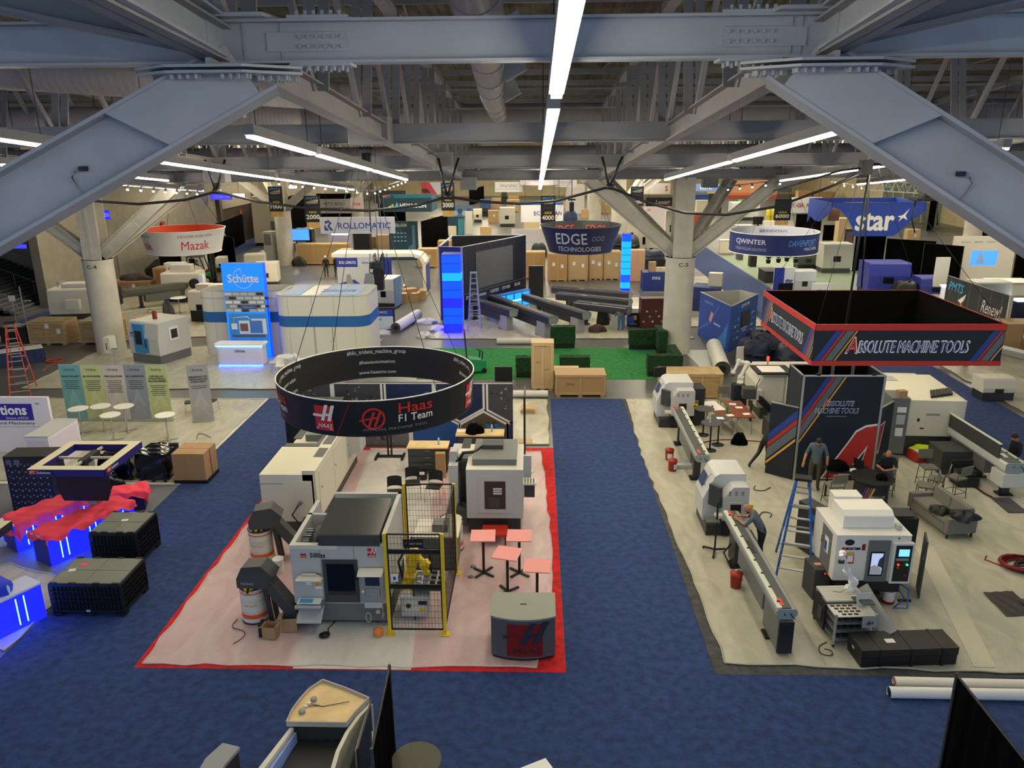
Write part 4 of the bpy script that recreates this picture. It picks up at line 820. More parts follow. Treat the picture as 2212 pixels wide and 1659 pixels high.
B().box(-1.0, -.5, 0, 1.0, .1, 2.1, 'black').build('black_screen_wall', label='black side panel at the left end of the hexagon wall', cat='panel', loc=(-8.3, 12.0, 0), bev=.01)
# monitor stands
t = T('display_stand', 'black display on an H shaped floor stand under the ring sign', 'display stand', (-5.73, 11.6, ZF)); B().box(-.45, -.03, .02, .45, .05, .08, 'black').box(-.5, -.3, 0, -.42, .3, .06, 'black').box(.42, -.3, 0, .5, .3, .06, 'black').build('foot', t)
B().box(-.09, -.02, .06, -.03, .04, 1.5, 'black').box(.03, -.02, .06, .09, .04, 1.5, 'black').build('post', t); monitor(t, 1.6, .92, loc=(0, -.06, 1.6))
t = T('thin_display', 'tall thin black screen seen edge on at the booth right edge', 'display', (-1.0, 10.8, ZF), rad(-90)); monitor(t, 1.25, 2.3, loc=(0, 0, 1.55)); B().box(-.12, -.1, 0, .12, .1, .06, 'black').box(-.05, -.03, .05, .05, .03, .5, 'black').build('foot', t); B().lathe([(.22, 0), (.22, .015)], 'ltgrey', 20, o=(.35, .1)).build('base_plate', t)
# workbenches
def bench(lab, x, y, w=1.3):
    t = T('rolling_cabinet', lab, 'cabinet', (x, y, ZF)); B().box(-w/2, -.3, .12, w/2, .3, .9, 'char').build('body', t, bev=.01); B().box(-w/2-.03, -.33, .9, w/2+.03, .33, .95, 'maple').build('worktop', t, bev=.005)
    for sx in (-1, 1):
        for sy in (-1, 1): B().cyl((sx*(w/2-.08), sy*.22-.02, .06), (sx*(w/2-.08), sy*.22+.02, .06), .06, 'black').build('caster', t)
    B().tube([(w/2, -.2, .8), (w/2+.08, -.2, .8), (w/2+.08, .2, .8), (w/2, .2, .8)], .012, 'black').build('handle', t)
    for k in range(3): dr = B().box(-w/2+.04, -.312, .2+.23*k, w/2-.04, -.3, .4+.23*k, 'dgrey').build('drawer', t); B().box(-.1, -.325, .36+.23*k, .1, -.312, .375+.23*k, 'steel').build('drawer_pull', dr)
    return t
bench('black rolling cabinet with maple top standing left of its twin', -4.2, 10.45); bench('black rolling cabinet with maple top carrying a black bag', -2.55, 11.6, 1.6)
carton(.32, .22, .85, 'tall narrow brown carton leaning on the left rolling cabinet', (-3.75, 9.95, ZF)); B().lathe([(.035, 0), (.035, .2), (.02, .25)], '#a8c8e0', 12).build('bottle', label='clear spray bottle on the left maple cabinet top', cat='bottle', loc=(-3.85, 10.4, .99)); B().lathe([(.035, 0), (.035, .22), (.02, .27)], '#a8c8e0', 12).build('bottle', label='clear bottle on the right maple cabinet top', cat='bottle', loc=(-2.15, 11.65, .99))
def lump(name, lab, cat, loc, rx, ry, rz_, m, seed=1, rz=0, k=.25):
    q = random.Random(seed); ph = [q.uniform(0, 6) for _ in range(9)]
    def f(u, v):
        a = 2*PI*u; th = PI/2*v; ca, sa = math.cos(a), math.sin(a)
        if 'machine' in name: m_ = max(abs(ca), abs(sa))**.85; ca, sa = ca/m_, sa/m_; th = PI/2*v**(1.6 if v > .3 else 1)
        n_ = 1+k*(.5*math.sin(3*a+ph[0]+2*th)+.35*math.sin(5*a+ph[1]-3*th)+.25*math.sin(9*a+ph[2]+5*th))
        c_ = math.cos(th*.98)**(.35 if 'machine' in name else 1); return (rx*n_*ca*c_, ry*n_*sa*c_, rz_*(math.sin(th)**.7)*(1+k*.4*math.sin(4*a+ph[3])) if th > 0 else 0)
    return B().grid(f, 28, 9, m).build(name, label=lab, cat=cat, loc=loc, rz=rz)
lump('bag', 'crumpled black bag on the right maple topped cabinet', 'bag', (-2.75, 11.55, .985), .3, .24, .32, 'fabric_black', 3)
t = T('tool_bag', 'black tool bag with white tag on the floor by the left cabinet', 'bag', (-4.35, 9.75, ZF)); B().box(-.16, -.1, 0, .16, .1, .26, 'black').build('body', t, bev=.03); B().box(-.1, -.115, .2, .1, -.1, .3, 'paper').build('tag', t); B().tube([(-.1, 0, .26), (-.05, 0, .36), (.05, 0, .36), (.1, 0, .26)], .012, 'black').build('handle', t)
B().quad((-.3, -.1, 0), (.3, -.1, 0), (.3, .1, .004), (-.3, .1, .004), 'paper').build('poster', label='white paper sheet on the right maple top', cat='paper', loc=(-3.05, 11.7, .993))
bench_chair('black stacking chair facing away, partly hidden by the roof of machine marked 500ss', (-4.9, 7.75, ZF), PI+.1); bench_chair('black stacking chair at the middle of the red booth carpet', (-4.45, 8.45, ZF), .15+PI); bench_chair('black stacking chair beside the grey column of the boxy machine', (-3.75, 8.2, ZF), -.15+PI)
B().ext(rrect(-.25, -.2, .25, .2, .02), 'z', 0, .012, 'pine').build('plywood_offcut', label='loose plywood piece on film right of the hexagon wall', cat='board', loc=(-1.0, 13.2, .04)); B().box(-.3, -.3, 0, .3, .3, .12, 'pine').box(-.25, -.35, .12, .25, .2, .2, 'pine').build('timber_pallet', label='small stack of pale timber offcuts behind the thin black screen', cat='timber', loc=(-.95, 16.6, .04))
# foot bits on film
for k, (x, y) in enumerate(((-2.25, 4.2), (-2.28, 3.7))): B().lathe([(.07, 0), (.07, .02), (.03, .03)], 'mgrey', 12).build('foot_pad', label=['green round foot pad on pink film nearer the machine', 'green round foot pad on pink film nearer the fence'][k], cat='foot pad', loc=(x, y, ZF))
# ================================================================ BOOTH RIGHT OF THE CENTRE AISLE
def outl(b, s, O, U, W, w, h, fg='#27498f', bg='white', first='red', sh=.22):
    # slanted lettering, pale outline, big red first letter
    U, W = V(U), V(W); O = V(O)
    x = -w/2
    if first: 
        b.txt(s[0], O+U*(x+h*.38)+W*h*.12, U, W, h*1.0, h*1.42, bg, bold=.03, shear=sh, off=.006); b.txt(s[0], O+U*(x+h*.38)+W*h*.12, U, W, h*.88, h*1.28, first, bold=.01, shear=sh, off=.010)
        s = s[1:]; x += h*.92
    ww = w/2-x
    b.txt(s, O+U*(x+ww/2), U, W, ww, h, bg, bold=.07, shear=sh, off=.006); b.txt(s, O+U*(x+ww/2), U, W, ww*.985, h*.88, fg, bold=.018, shear=sh, off=.010)
# hanging square sign
t = T('square_sign', 'large square hanging sign, dark with red rims and slanted tool lettering', 'hanging sign', (9.87, 10.6, 4.4)); S = 2.62; hh = 1.2
b = B()
for k in range(4):
    M = Matrix.Rotation(k*PI/2, 4, 'Z'); b.box(-S, -S-.02, 0, S, -S+.02, hh, 'amt_navy', M); 
    b.add([(-S, -S+.025, 0), (S, -S+.025, 0), (S, -S+.025, hh), (-S, -S+.025, hh)], [(3, 2, 1, 0)], 'fabric_black', M)
b.build('band', t)
b = B()
for k in range(4):
    M = Matrix.Rotation(k*PI/2, 4, 'Z'); b.box(-S-.03, -S-.03, hh-.17, S+.03, -S-.005, hh+.01, '#b02c20', M); b.box(-S-.03, -S-.03, 0, S+.03, -S-.005, .14, '#b02c20', M)
b.build('rim', t)
b = B(); n_ = 0
for k in range(4):
    M = Matrix.Rotation(k*PI/2, 4, 'Z').to_3x3(); U, W = M @ X, Z; O = M @ V((0, -S-.02, 0))
    for sx in (-1, 1):
        for a, c, m in ((0, .17, '#1d3f8e'), (.19, .27, '#a8302b'), (.3, .52, '#5c646a'), (.57, .61, 'yellow2')):
            z0, z1 = .15, hh-.18; x0 = -S+.02 if sx < 0 else S-.85
            pts = [(x0+a, z0), (x0+c, z0), (x0+c+.55, z1), (x0+a+.55, z1)]
            if sx > 0: pts = [(min(x, S-.01), z if x < S-.01 else z0+(z1-z0)*(S-.01-(x0+(a if i in (0, 3) else c)))/.55) for i, (x, z) in enumerate(pts)]
            b.poly(pts, O, U, W, m, .006)
    outl(b, 'ABSOLUTE MACHINE TOOLS', O+W*.56, U, W, 3.4, .34)
b.build('lettering', t)
b = B()
for sx, sy in ((-1, -1), (1, -1), (1, 1), (-1, 1)): b.tube([(sx*S*.98, sy*S*.98, hh), (sx*.35-.6, sy*.3, 5.4)], .008, 'black', 4)
b.tube([(-.75, 0, 0.4), (-.6, 0, 5.6)], .035, 'black'); b.build('suspension_wire', t)
t = T('rigging_motor', 'black rigging motor with cables under the roof above the square sign', 'hoist', (8.75, 9.6, 9.6)); B().box(-.15, -.15, 0, .15, .15, .4, 'black').build('motor', t); B().tube([(0, 0, .2), (-.6, .3, .1), (-2.2, 1.2, -.5)], .03, 'black').tube([(.1, 0, .3), (1.2, 0, .2), (1.7, .4, .35)], .04, 'black').build('cable', t)
t = T('projector', 'black projector cluster hanging beside the right brace', 'projector', (10.4, 9.2, 9.5)); B().box(-.35, -.25, .25, .35, .25, .5, 'black').box(-.18, -.2, -.5, .2, .2, .25, 'black').box(-.4, -.3, -.6, .45, .3, -.5, 'black').build('body', t, bev=.02); B().tube([(-.3, 0, -.55), (-.35, 0, -1.1), (-.2, 0, -1.5)], .02, 'black').tube([(.3, 0, -.55), (.4, 0, -1.3)], .02, 'black').cyl((0, 0, .5), (0, 0, 1.0), .03, 'black').build('cable', t)
# exhibit tower
t = T('exhibit_tower', 'tall dark exhibit tower with striped corner and giant red letter A', 'exhibit tower', (8.95, 9.8, ZF)); w2, dp, h = 1.28, 1.35, 3.5
b = B().box(-w2, 0, 0, w2, .06, h, 'amt_navy').box(-w2, .06, 0, -w2+.06, dp, h, 'amt_navy').box(w2-.06, .06, 0, w2, dp, h, 'amt_navy').box(-w2, dp-.06, 0, w2, dp, h, 'fabric_black'); b.build('walls', t)
b = B()
for x in (-w2, w2-.07): b.box(x, -.02, 0, x+.07, .05, h+.02, 'alu')
b.box(-w2, -.015, h-.01, w2, .05, h+.035, 'alu').box(-w2, dp-.05, h-.01, w2, dp, h+.035, 'alu').box(-w2, 0, h-.01, -w2+.05, dp, h+.035, 'alu').box(w2-.05, 0, h-.01, w2, dp, h+.035, 'alu')
for x in (-.3, .1, .75): b.box(x-.05, dp-.1, h-.4, x+.05, dp-.05, h, 'mgrey')
b.build('frame', t)
b = B(); O = (0, 0, 0)
for a, c, m in ((0, .2, '#1d3f8e'), (.22, .36, '#a8302b'), (.38, .66, '#5c646a'), (.72, .79, 'yellow2')):
    # bands run from the left edge up to the top edge
    f = 1.25; x0, zt = -w2+.08, h-.02; zl = lambda q: 2.35-q*1.35; xt = lambda q: x0+(zt-zl(q))/f*.72
    b.poly([(x0, zl(c)), (xt(c), zt), (xt(a), zt), (x0, zl(a))], O, X, Z, m, .012)
A = [(-.42, .05), (.35, 1.35), (.55, 1.72), (.85, 1.9), (1.2, 1.95), (1.2, .05), (.62, .05), (.58, .2), (.22, .2), (.08, .05)]
b.poly([(x*1.0+.02*(0), z) for x, z in A], O, X, Z, 'white', .014); b.poly([(-.34, .08), (.38, 1.31), (.58, 1.66), (.86, 1.83), (1.2, 1.88), (1.2, .08), (.66, .08), (.62, .25), (.2, .25), (.04, .08)], O, X, Z, '#b52c22', .018)
b.poly([(.48, .42), (.98, 1.22), (.82, .42)], O, X, Z, 'white', .02); b.poly([(.58, .47), (.92, 1.05), (.79, .47)], O, X, Z, 'amt_navy', .024)
outl(b, 'ABSOLUTE', (-.08, -.012, 2.62), X, Z, .95, .16); b.txt('MACHINE TOOLS', (-.12, -.012, 2.38), X, Z, 1.35, .17, 'white', bold=.06, shear=.22); b.txt('MACHINE TOOLS', (-.12, -.012, 2.38), X, Z, 1.33, .15, '#27498f', bold=.018, shear=.22, off=.012); b.txt('absolutemachine.com', (-.12, -.012, 2.2), X, Z, .62, .04, 'ltgrey', off=.009)
b.build('printed_graphic', t)
for s, e, lb in ((-1, (-.78, .62), 0), (1, (.75, .75), 1)):
    b = B(); p = V((s*(w2+.0), .05, 0)); q = p+V((e[0]*.9, e[1]*.9, 0)); d = (q-p).normalized(); L = (q-p).length; hw = 2.45
    b.bar(p+Z*hw/2, q+Z*hw/2, .05, hw, 'amt_navy'); b.bar(p+Z*(hw+.01), q+Z*(hw+.01), .06, .03, 'alu')
    U = -d if s < 0 else d; O2 = (p+q)/2+V((d.y, -d.x, 0))*(-.03 if s < 0 else .03); nrm = U.cross(Z)
    if s < 0:
        for a, c, m in ((0, .2, '#1d3f8e'), (.22, .36, '#a8302b'), (.38, .66, '#5c646a'), (.72, .79, 'yellow2')): b.poly([(-L/2, 1.4-c*1.35), (L/2, 2.4-c*1.35), (L/2, 2.4-a*1.35), (-L/2, 1.4-a*1.35)], O2, U, Z, m, .01)
    else: b.poly([(-L/2, .9), (-L/2, 1.9), (-.1, 1.95), (-.35, .9)], O2, U, Z, 'white', .008); b.poly([(-L/2, 1.0), (-L/2, 1.85), (-.17, 1.9), (-.4, 1.0)], O2, U, Z, '#b52c22', .012)
    b.build('wing_wall', t)
for x in (-.8, .9): B().box(x-.06, -.02, h+.03, x+.06, .04, h+.1, 'black').build('spotlight', t)
# swiss type lathes
def swiss(lab, loc, W_=1.35, D_=1.6, cab=True, tri=True):
    t = T('swiss_lathe', lab, 'machine', loc); b = B()
    # profile across x: sloping front on the aisle side
    pr = [(-W_/2, .3), (-W_/2, .95), (-W_/2+.3, 1.62), (-W_/2+.42, 1.7), (W_/2, 1.7), (W_/2, .3)]
    b.ext(pr, 'y', .45, D_, '#c9cac8', cap='#c9cac8'); b.ext([(-W_/2+.45, .5), (-W_/2+.45, 1.15), (-W_/2+.72, 1.5), (W_/2, 1.5), (W_/2, .5)], 'y', 0, .45, '#bfc0be'); b.build('enclosure', t, bev=.04, seg=2)
    B().box(-W_/2+.06, .1, 0, W_/2-.02, D_-.05, .32, 'char').box(-W_/2+.5, .02, .05, W_/2-.4, .5, .6, 'black').build('base', t)
    sl = V((.3, 0, .67)).normalized(); O = V((-W_/2+.15, 1.05, 1.28)); B().dec(O+V((0, .1, 0)), -Y, sl, .5, .36, '#26376b', .045).build('door_window', t)
    B().tube([(-W_/2+.1, .7, 1.25), (-W_/2+.06, .72, 1.35), (-W_/2+.25, .72, 1.6), (-W_/2+.3, .74, 1.55)], .012, 'grey').build('door_handle', t)
    g = B().box(-.2, -.09, -.3, .2, .03, .32, 'dgrey'); g.build('control_panel', t, loc=(-W_/2+.3, .22, 1.15), rz=rad(-50), bev=.02)
    B().box(.05, -.02, .72, .4, .02, 1.05, '#b9bab6').box(.08, -.025, .74, .37, -.015, 1.0, 'black').build('bar_inlet', t)
    b = B(); 
    for x in (-.05, .12, .3): b.dec((x+.1, 0, 1.32), X, Z, .07, .14, 'grey')
    b.box(-W_/2+.25, -.12, .62, -W_/2+.6, .1, .7, 'offwhite'); b.build('vents', t)
    if cab: B().box(W_/2-.0, .25, .1, W_/2+.42, 1.05, 1.5, 'char').dec((W_/2+.12, .25, 1.0), X, Z, .14, .1, 'grey').build('electrical_cabinet', t, bev=.01)
    if tri: B().box(W_/2-.1, -.04, .85, W_/2+.12, .0, 1.0, 'yellow').poly([(-.05, -.04), (.05, -.04), (0, .05)], (W_/2, -.045, .92), X, Z, 'black').build('warning_label', t)
    return t
swiss('white slant front lathe beside the large plywood crate', (4.72, 14.6, ZF)); swiss('white slant front lathe with the bald man at its bar feeder', (4.62, 5.9, ZF), 1.15, 1.5, cab=False)
B().box(-.25, -.05, 0, .25, .05, .4, 'black').build('display', label='black display screen standing behind the slant front lathe by the crate', cat='display', loc=(4.35, 16.6, 1.5), rz=.3)
def feeder(lab, p, q, zt=1.1, top='#4c4e4c', side='#8f9490', w_=.44, legs=(.2, .85), red=True, name='bar_feeder', low=True, cream=True, hd=.24, flip=0):
    # p: far end, q: near end
    p, q = V((*p, 0)), V((*q, 0)); L = (q-p).length; a = math.atan2((q-p).y, (q-p).x)
    t = T(name, lab, 'bar feeder', (p.x, p.y, ZF), a); 
    B().ext([(-w_/2, zt-hd*.7), (-w_/2+.07, zt-hd), (w_/2-.1, zt-hd), (w_/2, zt-hd*.6), (w_/2, zt-.04), (w_/2-.05, zt), (-w_/2+.04, zt), (-w_/2, zt-.05)], 'x', 0, L, side, cap='#8c9a98').build('trough', t, bev=.008)
    b = B().box(.03, -w_/2+.07, zt, L-.03, w_/2-.13, zt+.025, top); b.build('lid', t, bev=.006)
    if cream:
        M = Matrix.Scale(-1 if flip else 1, 4, (0, 1, 0)); b = B().box(.03, w_/2-.12, zt, L-.03, w_/2-.01, zt+.03, '#cfd4c0', M); 
        for k in range(8): b.box(L*(k+.5)/8, w_/2-.13, zt+.0, L*(k+.5)/8+.06, w_/2-.07, zt+.04, 'black', M)
        b.build('hinge_rail', t)
    if red: B().box(.06, -w_/2+.1, zt+.026, .32, -w_/2+.19, zt+.032, '#d9452c').box(L-.4, -w_/2+.1, zt+.026, L-.12, -w_/2+.19, zt+.032, '#d9452c').build('maker_label', t)
    for f in legs:
        B().box(L*f-.09, -.12, .04, L*f+.09, .1, zt-hd, 'char').box(L*f-.16, -.22, 0, L*f+.16, .2, .05, 'black').build('leg', t)
    if low: B().box(L*.3, -w_/2+.08, .35, L*.75, w_/2-.12, zt-hd, 'mgrey').build('drive_cabinet', t, bev=.01)
    b = B().tube([(L+.0, w_/2-.15, zt-.1), (L+.08, w_/2-.1, zt-.16), (L+.02, w_/2-.05, zt-.22)], .012, 'black'); b.cyl((L, -.05, zt-.12), (L+.015, -.05, zt-.12), .018, 'black'); b.build('latch', t)
    return t
feeder('long grey bar feeder running from the lathe by the plywood crate', (4.62, 13.9), (4.6, 9.2)); f2 = feeder('long grey bar feeder the bald man leans over', (4.57, 5.3), (4.66, .66), flip=1)
B().box(3.6, -.14, .05, 4.66, .16, .82, 'mgrey').box(4.6, -.15, .04, 4.68, .17, .8, '#151b22').build('end_cabinet', f2, bev=.01); B().box(1.7, -.1, 1.126, 2.3, .02, 1.135, 'char').build('cover_slot', f2)
# tall thin stand with screen by swiss 2
t = T('equipment_stand', 'black wheeled stand with a flat shelf left of the bald man', 'stand', (4.15, 5.05, ZF)); B().cyl((0, 0, .08), (0, 0, 1.5), .025, 'black').build('pole', t)
for a in (.3, 2.4, 4.4): B().bar((0, 0, .09), (.34*math.cos(a), .34*math.sin(a), .05), .05, .035, 'black').cyl((.34*math.cos(a), .34*math.sin(a)-.015, .03), (.34*math.cos(a), .34*math.sin(a)+.015, .03), .03, 'black').build('leg', t)
B().box(-.32, -.2, .95, .05, .15, .98, 'dgrey').build('shelf', t)
B().box(-.28, -.3, 0, .28, .3, .75, 'char').tube([(-.3, 0, .5), (-.5, -.1, .3), (-.4, -.2, .1), (-.2, -.3, .3)], .03, 'black').build('chip_bin', label='dark machine unit with hoses under the far end of the bar feeder', cat='machine unit', loc=(4.75, 4.6, ZF), bev=.01)
for i, (x, y, lb) in enumerate(((3.98, 11.5, 'red lidded pail farther along the upper bar feeder'), (3.93, 10.55, 'red lidded pail with white label nearer along the upper bar feeder'), (4.3, 3.35, 'red pail with bottle on lid beside the lower bar feeder'))):
    t = T('pail', lb, 'bucket', (x, y, ZF), i*.8); B().lathe([(.125, 0), (.15, .35)], '#8e1f18', 20).build('shell', t); B().lathe([(.158, .34), (.162, .38), (.05, .385), (.03, .42)], '#a3261c', 20).build('lid', t)
    if i != 2: B().add([((.143+.0001*k)*math.cos(-2.2+.2*(k//2)), (.143)*math.sin(-2.2+.2*(k//2)), .08+.18*(k % 2)) for k in range(14)], [(2*k, 2*k+2, 2*k+3, 2*k+1) for k in range(6)], 'paper').build('label_sheet', t)
    else: B().tube([(-.15, 0, .33), (-.05, -.16, .2), (.1, -.14, .22), (.15, 0, .33)], .006, 'white').lathe([(.03, .385), (.03, .45)], 'ltgrey', 10, o=(.04, 0)).build('handle', t)
B().box(-.25, -.2, 0, .25, .2, .12, 'ltgrey').tube([(-.3, 0, .15), (.2, .1, .2), (.4, -.1, .15)], .02, 'steel').build('parts_tray', label='low metal parts tray between the red pails and the feeder leg', cat='tray', loc=(4.35, 10.9, ZF))
# crates and cobot at the back
wood_crate(2.55, 1.15, 1.15, 'long plywood crate with a white notice behind the slant front lathe', (6.0, 18.75, 0), 0, sheets=((-.05, .55),), n=4)
wood_crate(2.4, 1.2, 1.2, 'plywood crate behind the flat lidded machine and its red beacon', (9.75, 19.1, 0), 0, sheets=())
robot_arm('cobot', 'white cobot arm on a dark pedestal between the two plywood crates', (7.85, 17.6, ZF+.9), 0, [(0, 0, .05), (0, 0, .25), (.22, 0, .85), (-.12, 0, .95), (-.32, 0, .45)], [.09, .085, .075, .06, .05], 'white', 'robot')
B().box(-.3, -.25, 0, .25, .25, .85, 'navy2').box(-.2, -.3, .85, .2, .25, .9, 'char').build('robot_pedestal', label='dark blue pedestal under the white cobot arm', cat='pedestal', loc=(7.85, 17.6, ZF))
t = T('cnc_machine', 'cream machine with flat white lid and red beacon left of the tower', 'machine', (9.2, 15.6, ZF)); B().ext([(-1.2, .5), (-1.2, 1.4), (-.95, 1.85), (1.6, 1.85), (1.6, .5)], 'y', 0, 1.9, '#cbc9ba', cap='#cbc9ba').box(-1.05, -.05, .75, -.2, 0, 1.75, '#c4c2b4').box(-.15, -.08, .7, .5, 0, 1.8, '#cbc9ba').build('enclosure', t, bev=.05, seg=2)
B().box(.2, -.1, 1.2, .5, -.08, 1.5, 'black').build('window', t); B().box(-1.0, .1, 0, 1.5, 1.8, .5, 'dgrey').build('base', t); B().box(-1.3, -.2, 1.9, .1, 1.0, 1.96, 'black').box(-1.1, -.05, 1.96, -.2, .8, 1.975, 'white').build('flat_lid', t); B().cyl((-.6, 1.0, 1.96), (-.6, 1.0, 2.15), .03, 'alu').cyl((-.6, 1.0, 2.15), (-.6, 1.0, 2.3), .05, 'led_red').build('beacon', t); B().tube([(-1.15, -.05, 1.7), (-1.3, -.2, 1.5), (-1.25, -.15, 1.0), (-1.1, -.02, .9)], .02, 'black').build('hose', t)
B().box(-1.5, -.3, .9, -1.1, 0, 1.3, 'ltgrey').build('switch_box', t)
t = T('chip_conveyor', 'black chip conveyor leaning from the cream machine toward the brown tables', 'conveyor', (8.0, 15.5, ZF), PI-.1); B().bar((-.6, 0, .4), (.15, 0, 1.15), .4, .24, 'black').box(.1, -.25, .95, .6, .25, 1.35, 'dgrey').build('housing', t, bev=.02); B().box(.2, -.15, 0, .24, .15, 1.0, 'black').build('legs', t); B().box(-.35, -.3, 0, .3, .4, .55, 'char').build('coolant_tank', t, loc=(-.6, .9, 0))
B().box(-.35, -.4, 0, .35, .4, .7, 'char').box(.35, -.2, .5, .9, .5, .55, 'dgrey').build('coolant_unit', label='charcoal coolant unit right of the brown folding tables', cat='machine unit', loc=(8.2, 13.7, ZF), bev=.01)
# brown folding tables
def ftable(lab, x, y, rz, w_, d_, m, h=.74):
    t = T('folding_table', lab, 'table', (x, y, ZF), rz); B().box(-w_/2, -d_/2, h-.03, w_/2, d_/2, h, m).build('tabletop', t, bev=.006)
    for sx in (-1, 1):
        for sy in (-1, 1): B().tube([(sx*(w_/2-.08), sy*(d_/2-.12), 0), (sx*(w_/2-.1), sy*(d_/2-.2), h-.03)], .012, 'grey').build('leg', t)
    return t
ftable('brown wood folding table, right one of the pair', 7.1, 14.75, .05, .72, 1.95, 'redwood'); ftable('brown wood folding table with white cloth half, left one of the pair', 6.35, 14.6, .2, .6, 1.7, 'redwood')
B().box(-.35, -.55, 0, .3, .55, .01, 'paper').build('white_cloth', label='white sheet over the far half of the left brown table', cat='cloth', loc=(6.2, 15.1, ZF+.74), rz=.2)
for i, (x, y, r_) in enumerate(((7.25, 14.15, .2), (7.0, 15.3, -.2), (6.6, 14.0, .3), (7.15, 14.9, 0))): B().box(-.13, -.1, 0, .13, .1, .01, 'paper').build('paper_sheet', label=['white paper at the near end of the right brown table', 'white paper at the far end of the right brown table', 'white papers on the left brown table', 'white paper in the middle of the right brown table'][i], cat='paper', loc=(x, y, ZF+.74), rz=r_)
B().lathe([(.05, 0), (.05, .2), (.02, .26)], 'green', 12).build('bottle', label='green bottle on the left brown table', cat='bottle', loc=(6.55, 14.3, ZF+.74)); B().lathe([(.03, 0), (.04, .12)], 'red', 12).build('cup', label='small red cup on the white cloth', cat='cup', loc=(6.1, 14.75, ZF+.75)); B().lathe([(.035, 0), (.035, .2), (.015, .26)], 'ltgrey', 12).build('bottle', label='clear bottle on the nearest dark round table', cat='bottle', loc=(5.5, 12.35, ZF+1.05))
for i, (x, y) in enumerate(((5.62, 13.9), (5.95, 12.9), (5.55, 12.35))): round_table(['dark round standing table farthest back by the brown tables', 'dark round standing table with white paper on it', 'dark round standing table with clear bottle on it'][i], (x, y, ZF), .36, 1.05, '#4b4c4b', 'black', False, grp='dark round standing tables')
B().box(-.12, -.1, 0, .12, .1, .012, 'paper').build('paper_sheet', label='white paper on the dark round standing table', cat='paper', loc=(5.95, 12.8, ZF+1.05))
lump('backpack', 'black backpack slumped on the floor under the brown tables', 'bag', (6.75, 13.0, ZF), .26, .22, .4, 'fabric_black', 5)
for i, (x, y) in enumerate(((6.0, 16.3), (7.0, 16.5))): bar_chair(['grey counter chair behind the white cloth table', 'grey counter chair behind the right brown table'][i], (x, y, ZF), PI, .5)
cable('red cable trailing from the brown tables past the dark round tables', [(5.2, 12.9), (6.0, 13.4), (7.2, 13.3), (8.2, 13.0)], .02, 'dred')
# big machine right with long lidded feeder
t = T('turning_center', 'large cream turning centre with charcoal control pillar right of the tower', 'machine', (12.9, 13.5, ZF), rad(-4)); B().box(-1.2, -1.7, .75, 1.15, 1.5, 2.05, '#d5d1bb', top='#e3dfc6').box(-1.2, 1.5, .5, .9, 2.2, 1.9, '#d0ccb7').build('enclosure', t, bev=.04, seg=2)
B().box(-1.1, -1.6, 0, 1.1, 2.0, .75, 'dgrey').build('base', t); B().box(-1.35, -1.85, .15, -.75, -.9, 2.15, 'mgrey').box(-1.5, -.9, 1.1, -1.2, -.1, 1.9, '#d5d1bb').build('control_pillar', t, bev=.015)
b = B(); 
for k, (u, v, w_, h_, m) in enumerate(((-1.0, 1.75, .3, .2, 'paper'), (-1.0, 1.4, .28, .35, 'ltgrey'), (-1.0, .95, .25, .3, 'paper'), (.1, 1.55, .45, .08, 'grey'), (-.35, 1.35, .08, .12, 'black'), (-.2, 1.05, .14, .05, 'char'))): b.dec((u, -1.86 if u < -.9 else -1.7, v), X, Z, w_, h_, m)
b.dec((-1.36, -1.4, 1.65), -Y, Z, .25, .35, 'green'); b.build('labels', t)
B().box(.3, -1.2, 2.05, .55, -.9, 2.09, 'grey').box(-.9, .6, 2.05, -.3, 1.2, 2.07, 'ltgrey').build('roof_vent', t)
t_ = carton(.3, .22, .22, 'small brown carton on top of the charcoal control pillar', (11.8, 11.95, ZF+2.15), .2)
b = B(); 
for k in range(7): b.bar((.13*k-.4, -.45+.05*k, .05), (.13*k-.1, .25+.05*k, .05), .09, .07, 'black')
b.build('conveyor_slats', label='row of black slats lying on top of the large cream machine', cat='slats', loc=(13.3, 12.5, ZF+2.05))
f = feeder('long cream bar feeder with a raised dark lid and side panel', (13.7, 13.0), (13.85, 8.5), 1.15, '#5d6360', '#c9ccc2', .6, (.3, .62, .93), False, hd=.34)
L = 4.5; B().box(.1, -.31, 1.15, L-.4, -.27, 1.6, 'dgrey').box(.1, -.33, 1.6, L-.4, -.25, 1.63, '#cfd4c0').box(.2, -.32, 1.52, .55, -.31, 1.58, 'red').box(L-.8, -.265, 1.5, L-.5, -.255, 1.57, 'red').build('raised_lid', f)
b = B(); 
for k in range(9): b.box(1.5+.1*k, -.265, 1.32, 1.55+.1*k, -.255, 1.36, 'paper'); b.box(.5+.42*k, -.15, 1.18, .75+.42*k, -.02, 1.22, 'black' if k % 2 else 'paper')
b.build('fittings', f)
B().box(3.9, -.35, .35, 4.55, .35, .8, '#c9ccc2').build('end_cabinet', f, bev=.03)
B().box(-.6, -.6, 0, .6, .35, .8, 'dgrey').build('drive_unit', label='dark drive cabinet beneath the middle of the cream bar feeder', cat='cabinet', loc=(13.2, 10.9, ZF), bev=.01)
